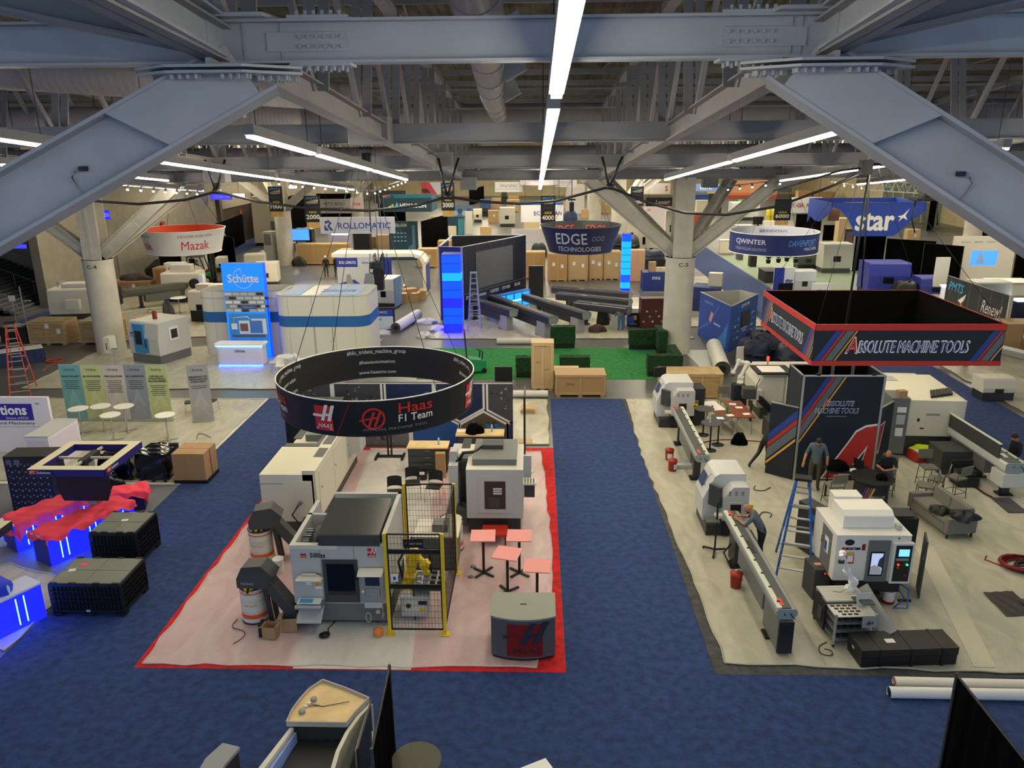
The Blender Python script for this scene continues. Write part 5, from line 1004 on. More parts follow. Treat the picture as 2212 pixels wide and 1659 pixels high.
# people
def lookdown(f=.1): return dict(hd=(0, .06+f*.3, 1.55), crn=(0, .12+f*.6, 1.645))
person('bald bearded person in a grey polo leaning over the bar feeder', (5.2, 4.5, ZF), rad(70), dict(wst=(0, .08, 1.08), che=(0, .22, 1.28), nek=(0, .31, 1.38), hd=(0, .37, 1.45), crn=(0, .45, 1.53), ls=(-.18, .25, 1.34), rs=(.18, .25, 1.34), le=(-.27, .42, 1.14), lw=(-.14, .6, 1.2), re=(.25, .4, 1.14), rw=(.1, .62, 1.2)), 'shirt', 'pantdark', beard=True)
person('long haired person in a grey shirt looking down by the tower', (8.1, 9.1, ZF), rad(165), dict(che=(0, .05, 1.32), hd=(0, .12, 1.53), crn=(0, .19, 1.62), lw=(-.3, .14, .84), re=(.3, .05, 1.13), rw=(.36, .22, .92), le=(-.3, .02, 1.12)), 'shirt', 'khaki', hair='hair', H=1.85)
person('bald person with glasses in a black shirt and jeans, seated at the dark table', (10.15, 8.75, ZF), rad(150), dict(pel=(0, 0, .78), wst=(0, .02, .92), che=(0, .06, 1.14), nek=(0, .08, 1.27), hd=(0, .13, 1.35), crn=(0, .17, 1.45), ls=(-.19, .06, 1.21), rs=(.19, .06, 1.21), le=(-.27, .2, .98), lw=(-.1, .42, 1.0), re=(.27, .2, .98), rw=(.12, .44, 1.0), lh=(-.1, .1, .76), rh=(.1, .1, .76), lk=(-.14, .46, .74), rk=(.14, .46, .74), la=(-.13, .42, .35), ra=(.13, .42, .35), lt=(-.14, .55, .3), rt=(.14, .55, .3)), 'shirtnavy', 'jeans')
person('balding person in a navy jacket behind the end of the cream bar feeder', (14.4, 9.5, ZF), rad(95), dict(hd=(0, .08, 1.55), crn=(0, .13, 1.65), lw=(-.2, .25, 1.0), le=(-.26, .05, 1.12)), 'shirtnavy', 'brown', hair='hair', long_arm=True)
person('person mostly hidden behind the striped wing wall, only a back and one leg showing', (7.05, 10.9, ZF), rad(-60), dict(che=(0, .25, 1.2), wst=(0, .1, 1.05), nek=(0, .38, 1.28), hd=(0, .46, 1.33), crn=(0, .54, 1.38), ls=(-.17, .3, 1.22), rs=(.17, .3, 1.22), le=(-.22, .42, .98), lw=(-.2, .5, .76), re=(.22, .42, .98), rw=(.2, .5, .76), lk=(-.11, -.15, .52), la=(-.12, -.55, .14), lt=(-.13, -.5, .05)), 'shirtnavy', 'black', hair='hair', long_arm=True)
# dark demo table with black stuff
t = T('demo_counter', 'dark draped round demo counter with printed stripes before the seated person', 'counter', (9.35, 7.9, ZF)); B().lathe([(.5, 0), (.48, .9)], '#14181e', 28).build('drape', t); B().lathe([(.62, .93), (.62, .96)], 'black', 32).build('tabletop', t); b = B(); f_ = lambda u, v: (.505*math.sin(u/.5), -.505*math.cos(u/.5), .5+v); b.txt('ABSOLUTE', 0, X, Z, .5, .1, 'ltgrey', bold=.03, shear=.2, fn=f_)
for k, m in enumerate(('#1d3f8e', '#a8302b', '#5c646a', 'yellow2')): b.add([f_(u, v) for u, v in ((-.55+.07*k, -.35), (-.5+.07*k, -.35), (-.3+.07*k, .3), (-.35+.07*k, .3))], [(0, 1, 2, 3)], m)
b.build('printed_graphic', t)
t = T('low_table', 'dark table beside the demo counter carrying papers and a bottle', 'table', (8.8, 8.6, ZF)); B().box(-.55, -.3, .88, .55, .3, .92, 'black').build('tabletop', t); 
for sx in (-.5, .5): B().cyl((sx, 0, 0), (sx, 0, .88), .03, 'black').build('leg', t)
B().box(-.14, -.1, 0, .14, .1, .01, 'paper').build('paper_sheet', label='white paper on the dark table before the seated person', cat='paper', loc=(9.0, 8.5, ZF+.92), rz=.3); B().lathe([(.035, 0), (.035, .18), (.015, .24)], 'ltgrey', 12).build('bottle', label='clear water bottle on the dark table near the tower', cat='bottle', loc=(8.75, 8.6, ZF+.92))
t = T('laptop', 'open dark laptop on the dark table in front of the red letter', 'laptop', (9.35, 8.75, ZF+.92), 2.2); B().box(-.17, -.12, 0, .17, .12, .02, 'black').build('keyboard', t); B().box(-.17, .1, .02, .17, .12, .32, 'black', Matrix.Rotation(-.2, 4, 'X')).build('screen', t)
lump('hat', 'black hat lying on the round demo counter', 'hat', (9.55, 7.75, ZF+.96), .16, .16, .15, 'fabric_black', 9)
lump('bag', 'black bag heaped on a chair beside the long haired person', 'bag', (8.55, 8.55, ZF+.92), .3, .22, .3, 'fabric_black', 11)
for i, (x, y, r_) in enumerate(((11.75, 9.4, PI), (11.0, 8.0, 1.2), (11.55, 8.5, 1.0), (12.2, 8.6, .4), (10.25, 8.9, 2.6), (8.3, 8.0, .1))): bar_chair(['grey counter chair facing the camera behind the sofa', 'grey counter chair turned sideways nearest the sofa arm', 'grey counter chair in the middle of the cluster by the sofa', 'grey counter chair rightmost of the cluster by the sofa', 'grey counter chair under the seated person', 'grey counter chair with the heap of black bags'][i], (x, y, ZF), r_, .62 if i != 4 else .66)
# sofa
t = T('sofa', 'grey two seat sofa with a dark jacket thrown over one arm', 'sofa', (10.92, 6.8, ZF), rad(8)); W_, L_ = .88, 1.85
B().box(-W_/2, -L_/2+.16, .14, W_/2, L_/2-.16, .38, 'sofa').build('base', t, bev=.02)
for s in (-1, 1): B().box(-W_/2, s*L_/2-(.16 if s > 0 else 0), .14, W_/2, s*L_/2+(0 if s > 0 else .16), .6, 'sofa').build('arm', t, bev=.03, seg=2); B().box(-W_/2+.02, min(0, s*(L_/2-.17)), .38, W_/2-.2, max(0, s*(L_/2-.17)), .5, 'sofa').build('seat_cushion', t, bev=.04, seg=2); B().box(W_/2-.3, min(0, s*(L_/2-.17)), .48, W_/2-.1, max(0, s*(L_/2-.17)), .84, 'sofa', Matrix.Rotation(.12, 4, 'Y')).build('back_cushion', t, bev=.05, seg=2)
B().box(W_/2-.16, -L_/2+.16, .14, W_/2, L_/2-.16, .74, 'sofa').build('backrest', t, bev=.03)
for sx in (-1, 1):
    for sy in (-1, 1): B().cyl((sx*(W_/2-.08), sy*(L_/2-.08), 0), (sx*(W_/2-.08), sy*(L_/2-.08), .14), .03, 'black').build('leg', t)
lump('jacket', 'dark jacket thrown over the near arm of the grey sofa', 'jacket', (11.1, 6.0, ZF+.58), .36, .3, .2, '#12151c', 13, k=.35); lump('camouflage_pack', 'dark patterned pack on the sofa seat beside the jacket', 'bag', (10.7, 6.5, ZF+.5), .26, .22, .2, '#23261f', 14)
# gantry machine
t = T('machining_center', 'white machining centre with a blue lit window and green button, front right booth', 'machine', (7.1, 2.45, ZF)); B().box(-.85, 0, .72, .85, 1.45, 1.9, '#dcdad0').build('enclosure', t, bev=.03, seg=2)
B().ext([(.35, 1.9), (.35, 2.2), (.5, 2.3), (1.1, 2.3), (1.1, 1.9)], 'x', -.6, .55, '#e6e4da').box(-.55, 1.1, 1.9, .1, 1.5, 2.35, '#dcdad0').box(.6, .25, 1.9, .72, .4, 2.02, 'ltgrey').build('roof_housing', t, bev=.015)
B().box(-.7, .15, .35, .8, 1.3, .72, 'black').box(-.1, .05, .0, .35, .9, .35, 'black').build('base', t); B().cyl((.15, .1, 0), (.15, .1, .06), .07, 'black').build('leveling_foot', t)
dr = B().box(-.12, -.03, .72, .38, .0, 1.78, 'mgrey').build('door', t, bev=.01); dw = B().box(-.06, -.045, .88, .26, -.03, 1.5, 'black').build('door_window', dr, bev=.01); b = B().dec((.1, -.046, 1.2), X, Z, .26, .54, 'window_int').poly([(-.13, -.26), (.13, -.26), (.1, -.1), (-.05, -.02), (-.13, -.08)], (.1, -.046, 1.2), X, Z, 'paper', .006).poly([(.02, -.05), (.13, -.1), (.13, .2), (.05, .12)], (.1, -.046, 1.2), X, Z, '#3b4560', .007).build('lit_interior', t)
cp = B().box(.42, -.1, .72, .88, 0, 1.75, '#dcdad0').box(.47, -.11, .78, .84, -.1, 1.7, 'black').build('control_panel', t, bev=.008); b = B().dec((.66, -.11, 1.52), X, Z, .24, .18, 'screen').cyl((.56, -.11, 1.22), (.56, -.13, 1.22), .022, 'led_red').cyl((.76, -.11, 1.22), (.76, -.13, 1.22), .022, 'led_green').cyl((.74, -.11, .95), (.74, -.13, .95), .03, 'dred').cyl((.56, -.11, 1.14), (.56, -.125, 1.14), .015, 'yellow').dec((.64, -.11, 1.35), X, Z, .28, .06, 'grey'); b.build('buttons', cp)
b = B().lathe([(.0, 0), (.11, .001)], 'black', 20, M=Matrix.Translation((-.55, -.005, 1.72)) @ Matrix.Rotation(PI/2, 4, 'X') @ Matrix.Scale(.7, 4, (0, 1, 0))); b.dec((-.5, 0, 1.56), X, Z, .42, .06, 'black').dec((-.66, 0, 1.56), X, Z, .1, .06, 'red', .006).txt('VT 380', (-.48, -.004, 1.56), X, Z, .16, .035, 'white'); b.dec((-.5, 0, 1.32), X, Z, .18, .3, 'yellow2').dec((-.5, 0, 1.28), X, Z, .18, .2, 'red', .006).dec((-.5, 0, 1.3), X, Z, .13, .16, 'paper', .008).dec((-.22, 0, 1.6), X, Z, .08, .16, 'dred').cyl((.55, -.002, 1.83), (.55, -.012, 1.83), .02, 'black'); b.build('labels', t)
b = B().box(-.862, .25, .75, -.85, .85, 1.8, 'mgrey').dec((-.863, .5, 1.4), -Y, Z, .25, .4, 'paper').dec((-.864, .55, 1.35), -Y, Z, .14, .25, 'blue'); b.tube([(-.865, .75, 1.35), (-.9, .75, 1.35), (-.9, .75, 1.5), (-.865, .75, 1.5)], .01, 'black').build('side_door', t)
B().tube([(.75, .2, .6), (.95, 0, .5), (.9, -.15, .1), (.6, -.1, .08)], .02, 'blue2').tube([(.7, .1, .55), (.85, -.05, .3), (.6, -.1, .06)], .02, 'blue').build('hose', t); B().box(.85, .2, .05, 1.15, .25, .1, 'black').build('lower_rail', t)
B().lathe([(.13, 0), (.15, .32)], 'white', 18).lathe([(.152, .0), (.152, .06)], 'dred', 18).build('pail', label='white pail with blue hose behind the machining centre foot', cat='bucket', loc=(7.75, 2.75, ZF))
t = T('machine_side_sheet', 'dark grey machine door panel with square opening standing at right of the white centre', 'panel', (8.55, 2.9, ZF), rad(70)); b = B(); b.box(-.02, -.02, 0, .0, .02, 1.5, 'dgrey').box(0, -.02, 0, .55, .02, .95, 'dgrey').box(0, -.02, 1.35, .55, .02, 1.5, 'dgrey').box(.35, -.02, .95, .55, .02, 1.35, 'dgrey').box(0, -.02, .95, .08, .02, 1.35, 'dgrey').build('sheet', t); B().tube([(.5, -.02, .7), (.5, -.06, .72), (.5, -.06, .84), (.5, -.02, .86)], .01, 'black').build('handle', t)
B().box(-.35, -.3, 0, .35, .3, 1.7, 'black').box(-.2, -.25, 1.7, .25, .2, 1.74, 'char').build('chip_unit', label='tall black unit behind the white machining centre', cat='machine unit', loc=(8.35, 4.0, ZF), bev=.01)
B().box(-.15, -.45, 0, .25, .45, 1.35, 'char').dec((-.15, -.1, 1.1), -Y, Z, .3, .18, '#2b57b8').build('machine_side_cover', label='dark slanted cabinet with blue label behind the blue ladder', cat='cabinet', loc=(6.7, 5.1, ZF), rz=.4, bev=.01)
t = T('power_unit', 'charcoal power unit with red digits beside the robot cart', 'power unit', (6.15, 3.1, ZF), .1); B().box(-.2, -.3, 0, .2, .3, .8, 'dgrey').build('body', t, bev=.01); B().dec((.08, -.3, .7), X, Z, .2, .06, 'black').dec((.04, -.302, .7), X, Z, .03, .03, 'led_red').dec((.11, -.302, .7), X, Z, .03, .03, 'led_red').dec((-.02, -.02, .8), X, Y, .16, .12, 'pink').build('display', t)
# robot cart
t = T('robot_cart', 'aluminium profile cart with slotted top, tablet and shelves of parts', 'cart', (6.22, 1.5, ZF), rad(3))
b = B().box(-.45, -.05, .8, .45, .55, .84, '#c9c7b8')
for k in range(7): b.box(-.45, 0+.08*k, .84, .45, .01+.08*k, .843, 'grey')
b.build('slotted_top', t); b = B().box(-.45, -.55, .74, .45, -.07, .76, 'offwhite')
for i in range(4):
    for j in range(4):
        if i+j < 6: b.cb(-.36+.13*i+.04*j, -.14-.11*j, .76, .09, .055, .012, '#3c302c')
b.build('parts_board', t)
for sx in (-.43, .43):
    for sy in (-.53, .52): B().box(sx-.02, sy-.02, .06, sx+.02, sy+.02, .8, 'alu').build('leg', t); B().cyl((sx-.015, sy, .04), (sx+.015, sy, .04), .04, 'black').build('caster', t)
for z_ in (.15, .35, .55): b = B().box(-.43, -.53, z_, .43, .5, z_+.03, 'galv'); [b.cb(-.3+.15*k, -.4, z_+.03, .09, .12, .05, 'char') for k in range(4)]; b.build('shelf', t)
B().box(-.5, -.1, .15, -.45, .5, .75, 'black').box(-.52, 0, .3, -.49, .2, .6, 'dgrey').build('controller', t); b = B().box(.1, -.6, .7, .42, -.57, .98, 'ltgrey', Matrix.Rotation(-.35, 4, 'X')); b.quad((.1, -.62, .52), (.42, -.62, .52), (.42, -.6, .78), (.1, -.6, .78), 'grey').txt('A+', (.26, -.63, .64), X, Z, .15, .1, 'black', bold=.02, shear=.3).build('tablet_stand', t); B().box(.13, -.5, .99, .4, -.3, 1.01, 'char').box(.1, .0, .88, .4, -.22, .9, 'char').build('tablet', t)
B().bar((.46, .45, .8), (.62, -.7, .35), .02, .5, 'grey', up=(1, 0, 1)).build('side_panel', t); B().tube([(-.2, .3, .86), (-.1, .1, .95), (.2, .35, .9)], .008, 'green').build('air_line', t)
robot_arm('cobot', 'white cobot arm standing on the slotted top of the cart', (6.42, 1.85, ZF+.84), 0, [(0, 0, .05), (.06, 0, .22), (-.12, -.03, .5), (-.28, -.05, .95), (-.33, -.15, .93)], [.07, .07, .06, .05, .045], 'white')
cable('black cable looped on the film left of the robot cart', [(5.75, 1.1), (5.5, .95), (5.45, .65), (5.7, .6), (5.75, .8), (5.6, .85)], .01)
# case, rolls
t = T('transport_case', 'long black case closed with straps on film in front of the cart', 'case', (7.13, .62, ZF), rad(4)); B().box(-1.02, -.32, 0, 1.02, .32, .24, '#131411').build('body', t, bev=.015); B().box(-1.03, -.33, .24, 1.03, .33, .42, '#171815').build('lid', t, bev=.015); b = B()
for x in (-.62, .05, .7): b.box(x-.03, -.34, .0, x+.03, .34, .43, 'black')
b.build('straps', t); B().dec((-.3, -.02, .42), X, Y, .2, .14, 'paper').dec((-1.03, .05, .25), -Y, Z, .1, .06, 'ltgrey').build('shipping_label', t)
def roll(lab, p, q, r, m, core='tan', name='rolled_vinyl', mi='char', n=28):
    t = T(name, lab, 'roll', (*p, 0)); q = V((q[0]-p[0], q[1]-p[1], 0)); B().cyl((0, 0, r), q+Z*r, r, m, n=n, cap=False).build('sheet', t)
    d = q.normalized(); b = B(); b.cyl(d*.02+Z*r, d*.03+Z*r, r*.97, mi, n=n).cyl(d*.0+Z*r, d*.03+Z*r, r*.45, core, n=16).cyl(q-d*.02+Z*r, q-d*.03+Z*r, r*.97, mi, n=n); b.build('core', t)
    return t
roll('white cardboard tube with a tan core, farther of the two on the blue carpet', (6.6, -.28), (10.6, -.36), .1, '#e6e1cf', mi='tan', name='cardboard_tube'); roll('white cardboard tube, nearer of the two on the blue carpet', (6.35, -.62), (10.2, -.66), .11, '#e9e6dc', mi='navy2', core='navy2', name='cardboard_tube')
# ladder
stepladder('blue fibreglass stepladder between the bar feeder and the white centre', (6.0, 4.25, ZF), rad(-18), 2.5, '#1e5fb0', 1.45, 7, .85)
lump('bag', 'grey green bag under the blue stepladder', 'bag', (6.6, 4.35, ZF), .2, .18, .3, '#4a4b45', 21)
# right side clutter
b = T('tool_crate', 'red plastic crate with a bright yellow vest on top', 'crate', (12.6, 11.6, ZF), .2); B().box(-.38, -.28, 0, .38, .28, .34, '#b3261c').build('body', b, bev=.02); B().box(-.3, -.24, .34, .3, .2, .36, 'offwhite').build('tray', b)
lump('safety_vest', 'bright yellow green safety vest lying on the red crate', 'vest', (12.6, 11.68, ZF+.36), .3, .18, .13, '#c9e21c', 23, k=.4)
lump('bag', 'shiny black bag heap behind the red crate', 'bag', (12.55, 12.35, ZF), .45, .3, .75, 'black_gloss', 24); 
t = T('tool_case', 'open black hard case stack on the film near the feeder', 'case', (13.0, 9.55, ZF)); B().box(-.33, -.28, 0, .33, .28, .3, 'black').build('body', t, bev=.02); B().box(-.33, .22, .3, .33, .3, .72, 'black').box(-.3, -.1, .3, .3, .18, .48, 'char').build('lid', t, bev=.015)
b = B(); 
for k in range(4): b.bar((-.5+.09*k, .9, .03), (.1+.09*k, -.9, .03), .08, .05, 'pine' if k else 'pink')
b.build('timber_bundle', label='pale timber lengths lying beside the red crate', cat='timber', loc=(12.95, 11.2, ZF))
coil('coiled red and black hose at the right edge of the film', (11.85, 4.4), .5, 9, 'dred', .02, .04, 3, tail=[(-.6, .55), (-.75, .35), (-.5, .05)], name='hose_coil', cat='hose')
coil('dark coiled cable mixed into the red hose at the right edge', (12.0, 4.25), .42, 5, 'black', .02, .06, 4)
coil('red cable coil beside the black hard case', (13.3, 10.1), .3, 5, 'dred', .02, .04, 6)
cable('thick red and black cable running under the cream bar feeder to the ramp', [(12.0, 13.2), (12.9, 12.2), (13.3, 11.0), (13.2, 9.6), (13.3, 8.3), (14.5, 6.8)], .035, '#4a1513')
B().ext([(-.25, -.5), (.3, -.5), (.35, .5), (-.2, .5)], 'z', 0, .03, '#45474a').build('cable_ramp', label='dark grey ramp plate over the cable near the right edge', cat='ramp', loc=(13.5, 8.0, ZF), bev=.01)
B().grid(lambda u, v: (-.35+.75*u, -.5+1.0*v+.08*u, .012+.02*math.sin(9*u+4*v)**2), 12, 12, '#262723').build('floor_mat', label='dark rumpled mat on the film at the lower right edge', cat='mat', loc=(10.55, 2.65, ZF)); B().grid(lambda u, v: (-.3+.7*u, -.3+.6*v, .012+.02*math.sin(7*u+8*v)**2), 10, 10, '#262723').build('floor_mat', label='second dark mat overlapping the first at the right frame edge', cat='mat', loc=(11.15, 2.55, ZF+.02))
for i, pts in enumerate(([(5.9, 7.2), (6.1, 7.5), (6.35, 7.35), (6.2, 7.1)], [(6.8, 9.2), (6.5, 8.9), (6.2, 9.0), (6.35, 9.3)])): cable(['short black plug lead on the film behind the near lathe', 'short black lead coiled near the striped wing wall'][i], pts, .014)
# foreground
t = T('kiosk', 'white curved kiosk shell with a maple fan shaped tray top, bottom centre', 'kiosk', (-4.3, -3.1, 0))
def fan(x, y): return (x+4.3, y+3.1)
tp = [fan(*P(a, c, 1.07)) for a, c in ((619, 1560), (630, 1535), (648, 1510), (668, 1488), (697, 1469), (748, 1487), (797, 1508), (785, 1520), (765, 1540), (748, 1562))][::-1]
B().ext(tp, 'z', 1.0, 1.03, 'grey', cap='maple').build('tray', t)
b = B(); 
for i in range(len(tp)):
    p, q = V((*tp[i], 1.04)), V((*tp[(i+1) % len(tp)], 1.04)); b.bar(p, q, .02, .1, '#b9b2a5')
b.build('tray_rim', t)
c0 = V((sum(p[0] for p in tp)/len(tp), sum(p[1] for p in tp)/len(tp), 0)); b = B()
for dx, dy in ((-.3, .1), (-.42, -.22)): b.lathe([(.06, 1.03), (.06, 1.07), (.04, 1.08)], 'grey', 16, o=(c0.x+dx, c0.y+dy))
b.tube([(c0.x-.32, c0.y-.02, 1.05), (c0.x-.1, c0.y-.07, 1.04), (c0.x+.35, c0.y+.05, 1.05)], .006, 'black').tube([(c0.x-.36, c0.y-.08, 1.05), (c0.x-.15, c0.y-.05, 1.04)], .006, 'black'); b.cb(c0.x-.36, c0.y, 1.03, .07, .04, .03, 'white').cb(c0.x-.4, c0.y-.08, 1.03, .07, .04, .03, 'white').cb(c0.x-.0, c0.y+.5, 1.03, .05, .03, .02, 'char'); b.build('puck_lights', t)
fl = fan(*P(560, 1690, 0.3)); g1 = [fan(*P(a, c, 1.0)) for a, c in ((628, 1567), (600, 1640), (575, 1700))]
B().ext([(tp[-1][0]+.05, tp[-1][1]-.02), (tp[-1][0]+.12, tp[-1][1]-.02), (tp[-1][0]-.1, tp[-1][1]-1.0), (tp[-1][0]-.2, tp[-1][1]-1.0)], 'z', 0, .97, '#dcd9c6').build('left_shell', t)
B().ext([(tp[-1][0]+.14, tp[-1][1]-.05), (tp[-1][0]+.17, tp[-1][1]-.05), (tp[-1][0]+.0, tp[-1][1]-.9), (tp[-1][0]-.05, tp[-1][1]-.9)], 'z', .3, .9, '#8fa6e8').build('lit_panel', t)
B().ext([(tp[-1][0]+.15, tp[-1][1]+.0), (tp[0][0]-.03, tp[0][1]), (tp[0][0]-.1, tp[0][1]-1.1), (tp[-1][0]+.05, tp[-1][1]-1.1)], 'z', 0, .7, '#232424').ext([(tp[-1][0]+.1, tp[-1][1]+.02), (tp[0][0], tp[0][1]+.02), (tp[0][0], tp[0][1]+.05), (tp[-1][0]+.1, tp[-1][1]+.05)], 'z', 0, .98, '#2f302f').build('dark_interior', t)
ar = [fan(*P(a, c, 1.0)) for a, c in ((797, 1518), (770, 1545), (745, 1580), (725, 1620), (712, 1665), (708, 1700))]; ar2 = [(x+.07, y-.0) for x, y in ar][::-1]
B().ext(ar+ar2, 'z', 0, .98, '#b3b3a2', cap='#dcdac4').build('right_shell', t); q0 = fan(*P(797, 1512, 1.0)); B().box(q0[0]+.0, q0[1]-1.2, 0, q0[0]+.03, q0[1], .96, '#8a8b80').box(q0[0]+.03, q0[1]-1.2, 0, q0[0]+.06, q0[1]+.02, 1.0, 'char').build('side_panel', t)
def drape(lab, p, q, h, n=40, name='pipe_and_drape', m='drape', sign=False, grp=None):
    p, q = V((*p, 0)), V((*q, 0)); L = (q-p).length; d = (q-p)/L; nn = V((-d.y, d.x, 0)); t = T(name, lab, 'drape', tuple(p), 0, grp)
    f = lambda u, v: tuple((d*L*u)+nn*(.045*math.sin(u*L*16+math.sin(u*23)))*(.35+.65*(1-v))+Z*(.02+(h-.04)*v))
    B().grid(f, max(8, int(L*14)), 3, m).build('cloth', t); B().cyl((0, 0, h-.01), d*L+Z*(h-.01), .022, 'black', n=8).build('crossbar', t)
    for e in (V((0, 0, 0)), d*L): B().cyl(e, e+Z*(h+.03), .025, 'dgrey', n=8).cyl(e, e+Z*.012, .2, 'galv', n=12).build('upright', t)
    if sign: o = d*L*.35-nn*.06+Z*h*.55; B().dec(o, d, Z, .28, .35, 'paper', -.02 if False else .02).build('sign_sheet', t)
    return t
drape('black drape seen edge on at bottom centre beside the kiosk', P(841, 1439, 2.35), P(803, 1620, 2.35), 2.35); drape('black drape wedge at the bottom right corner', P(2067, 1457, 2.35), P(2230, 1662, 2.35), 2.35)
t = T('sign_plate', 'white printed sign clipped to the black drape at bottom centre', 'sign', (*P(808, 1640, 1.25), 1.25), rad(12)); B().box(-.01, -.14, 0, .01, .14, .42, 'paper').dec((-.012, 0, .25), -Y, Z, .03, .25, 'char').build('sheet', t)
round_table('dark olive round table top cut by the bottom edge', (-2.62, -3.3, .012), .42, .76, '#4a4a3c', 'black', False)
t = T('side_counter', 'small grey curved counter with red edging, bottom left', 'counter', (-5.75, -3.7, .012)); pp = [(-.3, -.6), (-.27, .1), (-.12, .45), (.2, .36), (.1, 0), (.02, -.6)]; B().ext(pp, 'z', .94, 1.0, '#97999a').build('worktop', t); B().ext([(x*.96+.0, y-.02) for x, y in pp], 'z', .925, .94, 'dred').build('edging', t); B().ext([(x*.85+.02, y-.05) for x, y in pp], 'z', 0, .925, '#22242c').build('body', t)
t = T('white_table', 'white table corner poking up at the bottom edge', 'table', (-.52, -3.75, .012), .5); B().box(-.4, -.4, .72, .3, .45, .75, '#f0efe6').build('tabletop', t, bev=.004)
for sx in (-.35, .25):
    for sy in (-.35, .4): B().cyl((sx, sy, 0), (sx, sy, .72), .02, 'alu').build('leg', t)
# ================================================================ LEFT SIDE
def span(xl, xr, yb, yt, z=0):
    a, c = P(xl, yb, z), P(xr, yb, z); y = (a[1]+c[1])/2; return (a[0]+c[0])/2, y, c[0]-a[0], PY((xl+xr)/2, yt, y)[1]
# booth with blue LED counters
t = T('exhibit_wall', 'white exhibit wall with purple logo panel at the left edge', 'exhibit wall', (-20.6, 12.0, 0)); B().box(-3.2, 0, 0, 2.75, .12, 2.1, '#e2dce6').box(-.9, -.012, 0, -.89, 0, 1.1, 'grey').box(-3.2, -.015, 1.0, 2.75, 0, 1.02, 'ltgrey').build('panel', t)  # purple LED light is tinted into the whites of wall and cabinet
b = B().dec((.85, 0, 1.55), X, Z, 2.6, .62, '#2a1f9c').txt('tions', (1.45, -.006, 1.62), X, Z, .95, .34, '#f4f1f6', bold=.05).txt('Division of BTSG', (1.55, -.006, 1.33), X, Z, .8, .09, '#f4f1f6').txt('TM', (2.35, 0, 1.86), X, Z, .14, .07, '#2a1f9c', bold=.02).txt('Supplies, and Machinery', (1.05, 0, 1.12), X, Z, 2.2, .13, '#241a55', bold=.02); b.build('lettering', t)
t = T('cabinet', 'white side cabinet at the right end of the purple lettered wall', 'cabinet', (-17.3, 11.5, 0)); B().box(-.45, -1.2, 0, .35, .6, 1.25, '#dcd6e2').build('body', t, bev=.01); B().box(-.46, -1.21, 1.25, .36, .61, 1.28, 'ltgrey').build('top', t); B().box(.35, -1.1, .08, .362, .5, 1.15, '#cfc9d8').box(-.4, -1.212, .08, .3, -1.2, 1.15, '#cfc9d8').build('door', t)
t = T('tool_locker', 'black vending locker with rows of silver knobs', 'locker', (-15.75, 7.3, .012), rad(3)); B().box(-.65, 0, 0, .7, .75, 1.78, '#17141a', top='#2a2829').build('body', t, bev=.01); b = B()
for i in range(6):
    for j in range(8): b.cyl((-.52+.2*i, 0, .15+.2*j), (-.52+.2*i, -.035, .15+.2*j), .022, 'chrome', n=8).cyl((-.44+.2*i, 0, .09+.2*j), (-.44+.2*i, -.02, .09+.2*j), .03, 'steel', n=8)
b.dec((-.5, 0, 1.6), X, Z, .16, .16, '#5a6070').dec((-.26, 0, 1.6), X, Z, .16, .16, '#5a6070').build('knobs', t)
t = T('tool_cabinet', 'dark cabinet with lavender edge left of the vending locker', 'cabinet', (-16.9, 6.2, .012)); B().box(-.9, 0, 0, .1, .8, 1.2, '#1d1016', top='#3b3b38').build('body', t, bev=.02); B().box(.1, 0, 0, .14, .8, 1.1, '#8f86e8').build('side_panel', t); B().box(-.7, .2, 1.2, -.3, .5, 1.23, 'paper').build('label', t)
t = T('canopy_frame', 'square beige frame canopy on a grey post with small red and white plates', 'canopy', (-13.15, 6.15, .012)); zc = 2.32; s = 1.05
b = B()
for k in range(4): M = RZ(k*PI/2); b.add([(-s, -s, zc), (s, -s, zc), (s-.26, -s+.26, zc), (-s+.26, -s+.26, zc)], [(0, 1, 2, 3)], '#d8cfa6', M).box(-s, -s, zc-.2, s, -s+.02, zc-.002, '#1b1472', M).add([(-s+.26, -s+.26, zc), (s-.26, -s+.26, zc), (s-.26, -s+.26, zc-.2), (-s+.26, -s+.26, zc-.2)], [(0, 1, 2, 3)], '#1a1a60', M)
b.build('rim', t); B().box(-s+.2, -.03, zc-.12, s-.2, .03, zc-.06, '#c9c2a8').box(-.03, -s+.2, zc-.12, .03, s-.2, zc-.06, '#c9c2a8').box(-.1, -.3, zc-.2, .1, .5, zc-.05, 'char').build('cross_rail', t)
B().box(-.1, -.15, 0, .1, .15, zc-.2, '#8c9096').box(-.15, -.06, 0, .25, .06, 1.2, '#9aa0aa').build('post', t); B().ext([(-.75, 1.45), (-.62, .0+1.1), (.62, 1.1), (.75, 1.45), (.75, 2.1), (-.75, 2.1)], 'y', -.4, -.36, '#0b0d14').build('display', t)
for (x, y_, r_) in ((-s+.36, -s-.012, 0), (s+.012, -s+.4, PI/2)): b = B(); b.box(-.33, -.0, -.12, .33, .012, .02, '#171540').dec((-.2, 0, -.05), X, Z, .24, .12, '#b52b35').txt('PT', (-.2, -.005, -.05), X, Z, .12, .08, 'white', bold=.03).txt('Solutions', (.1, -.0, -.05), X, Z, .36, .08, '#d8d4ee', bold=.02); b.build('name_plate', t, loc=(x, y_, zc-.03), rz=r_)
t2 = T('canopy_frame', 'corner of a second beige frame canopy cut by the left edge', 'canopy', (-13.75, 1.1, .012)); b = B()
for k in range(4): M = RZ(k*PI/2); b.add([(-s, -s, zc), (s, -s, zc), (s-.26, -s+.26, zc), (-s+.26, -s+.26, zc)], [(0, 1, 2, 3)], '#d8cfa6', M).box(-s, -s, zc-.2, s, -s+.02, zc-.002, '#1b1a30', M)
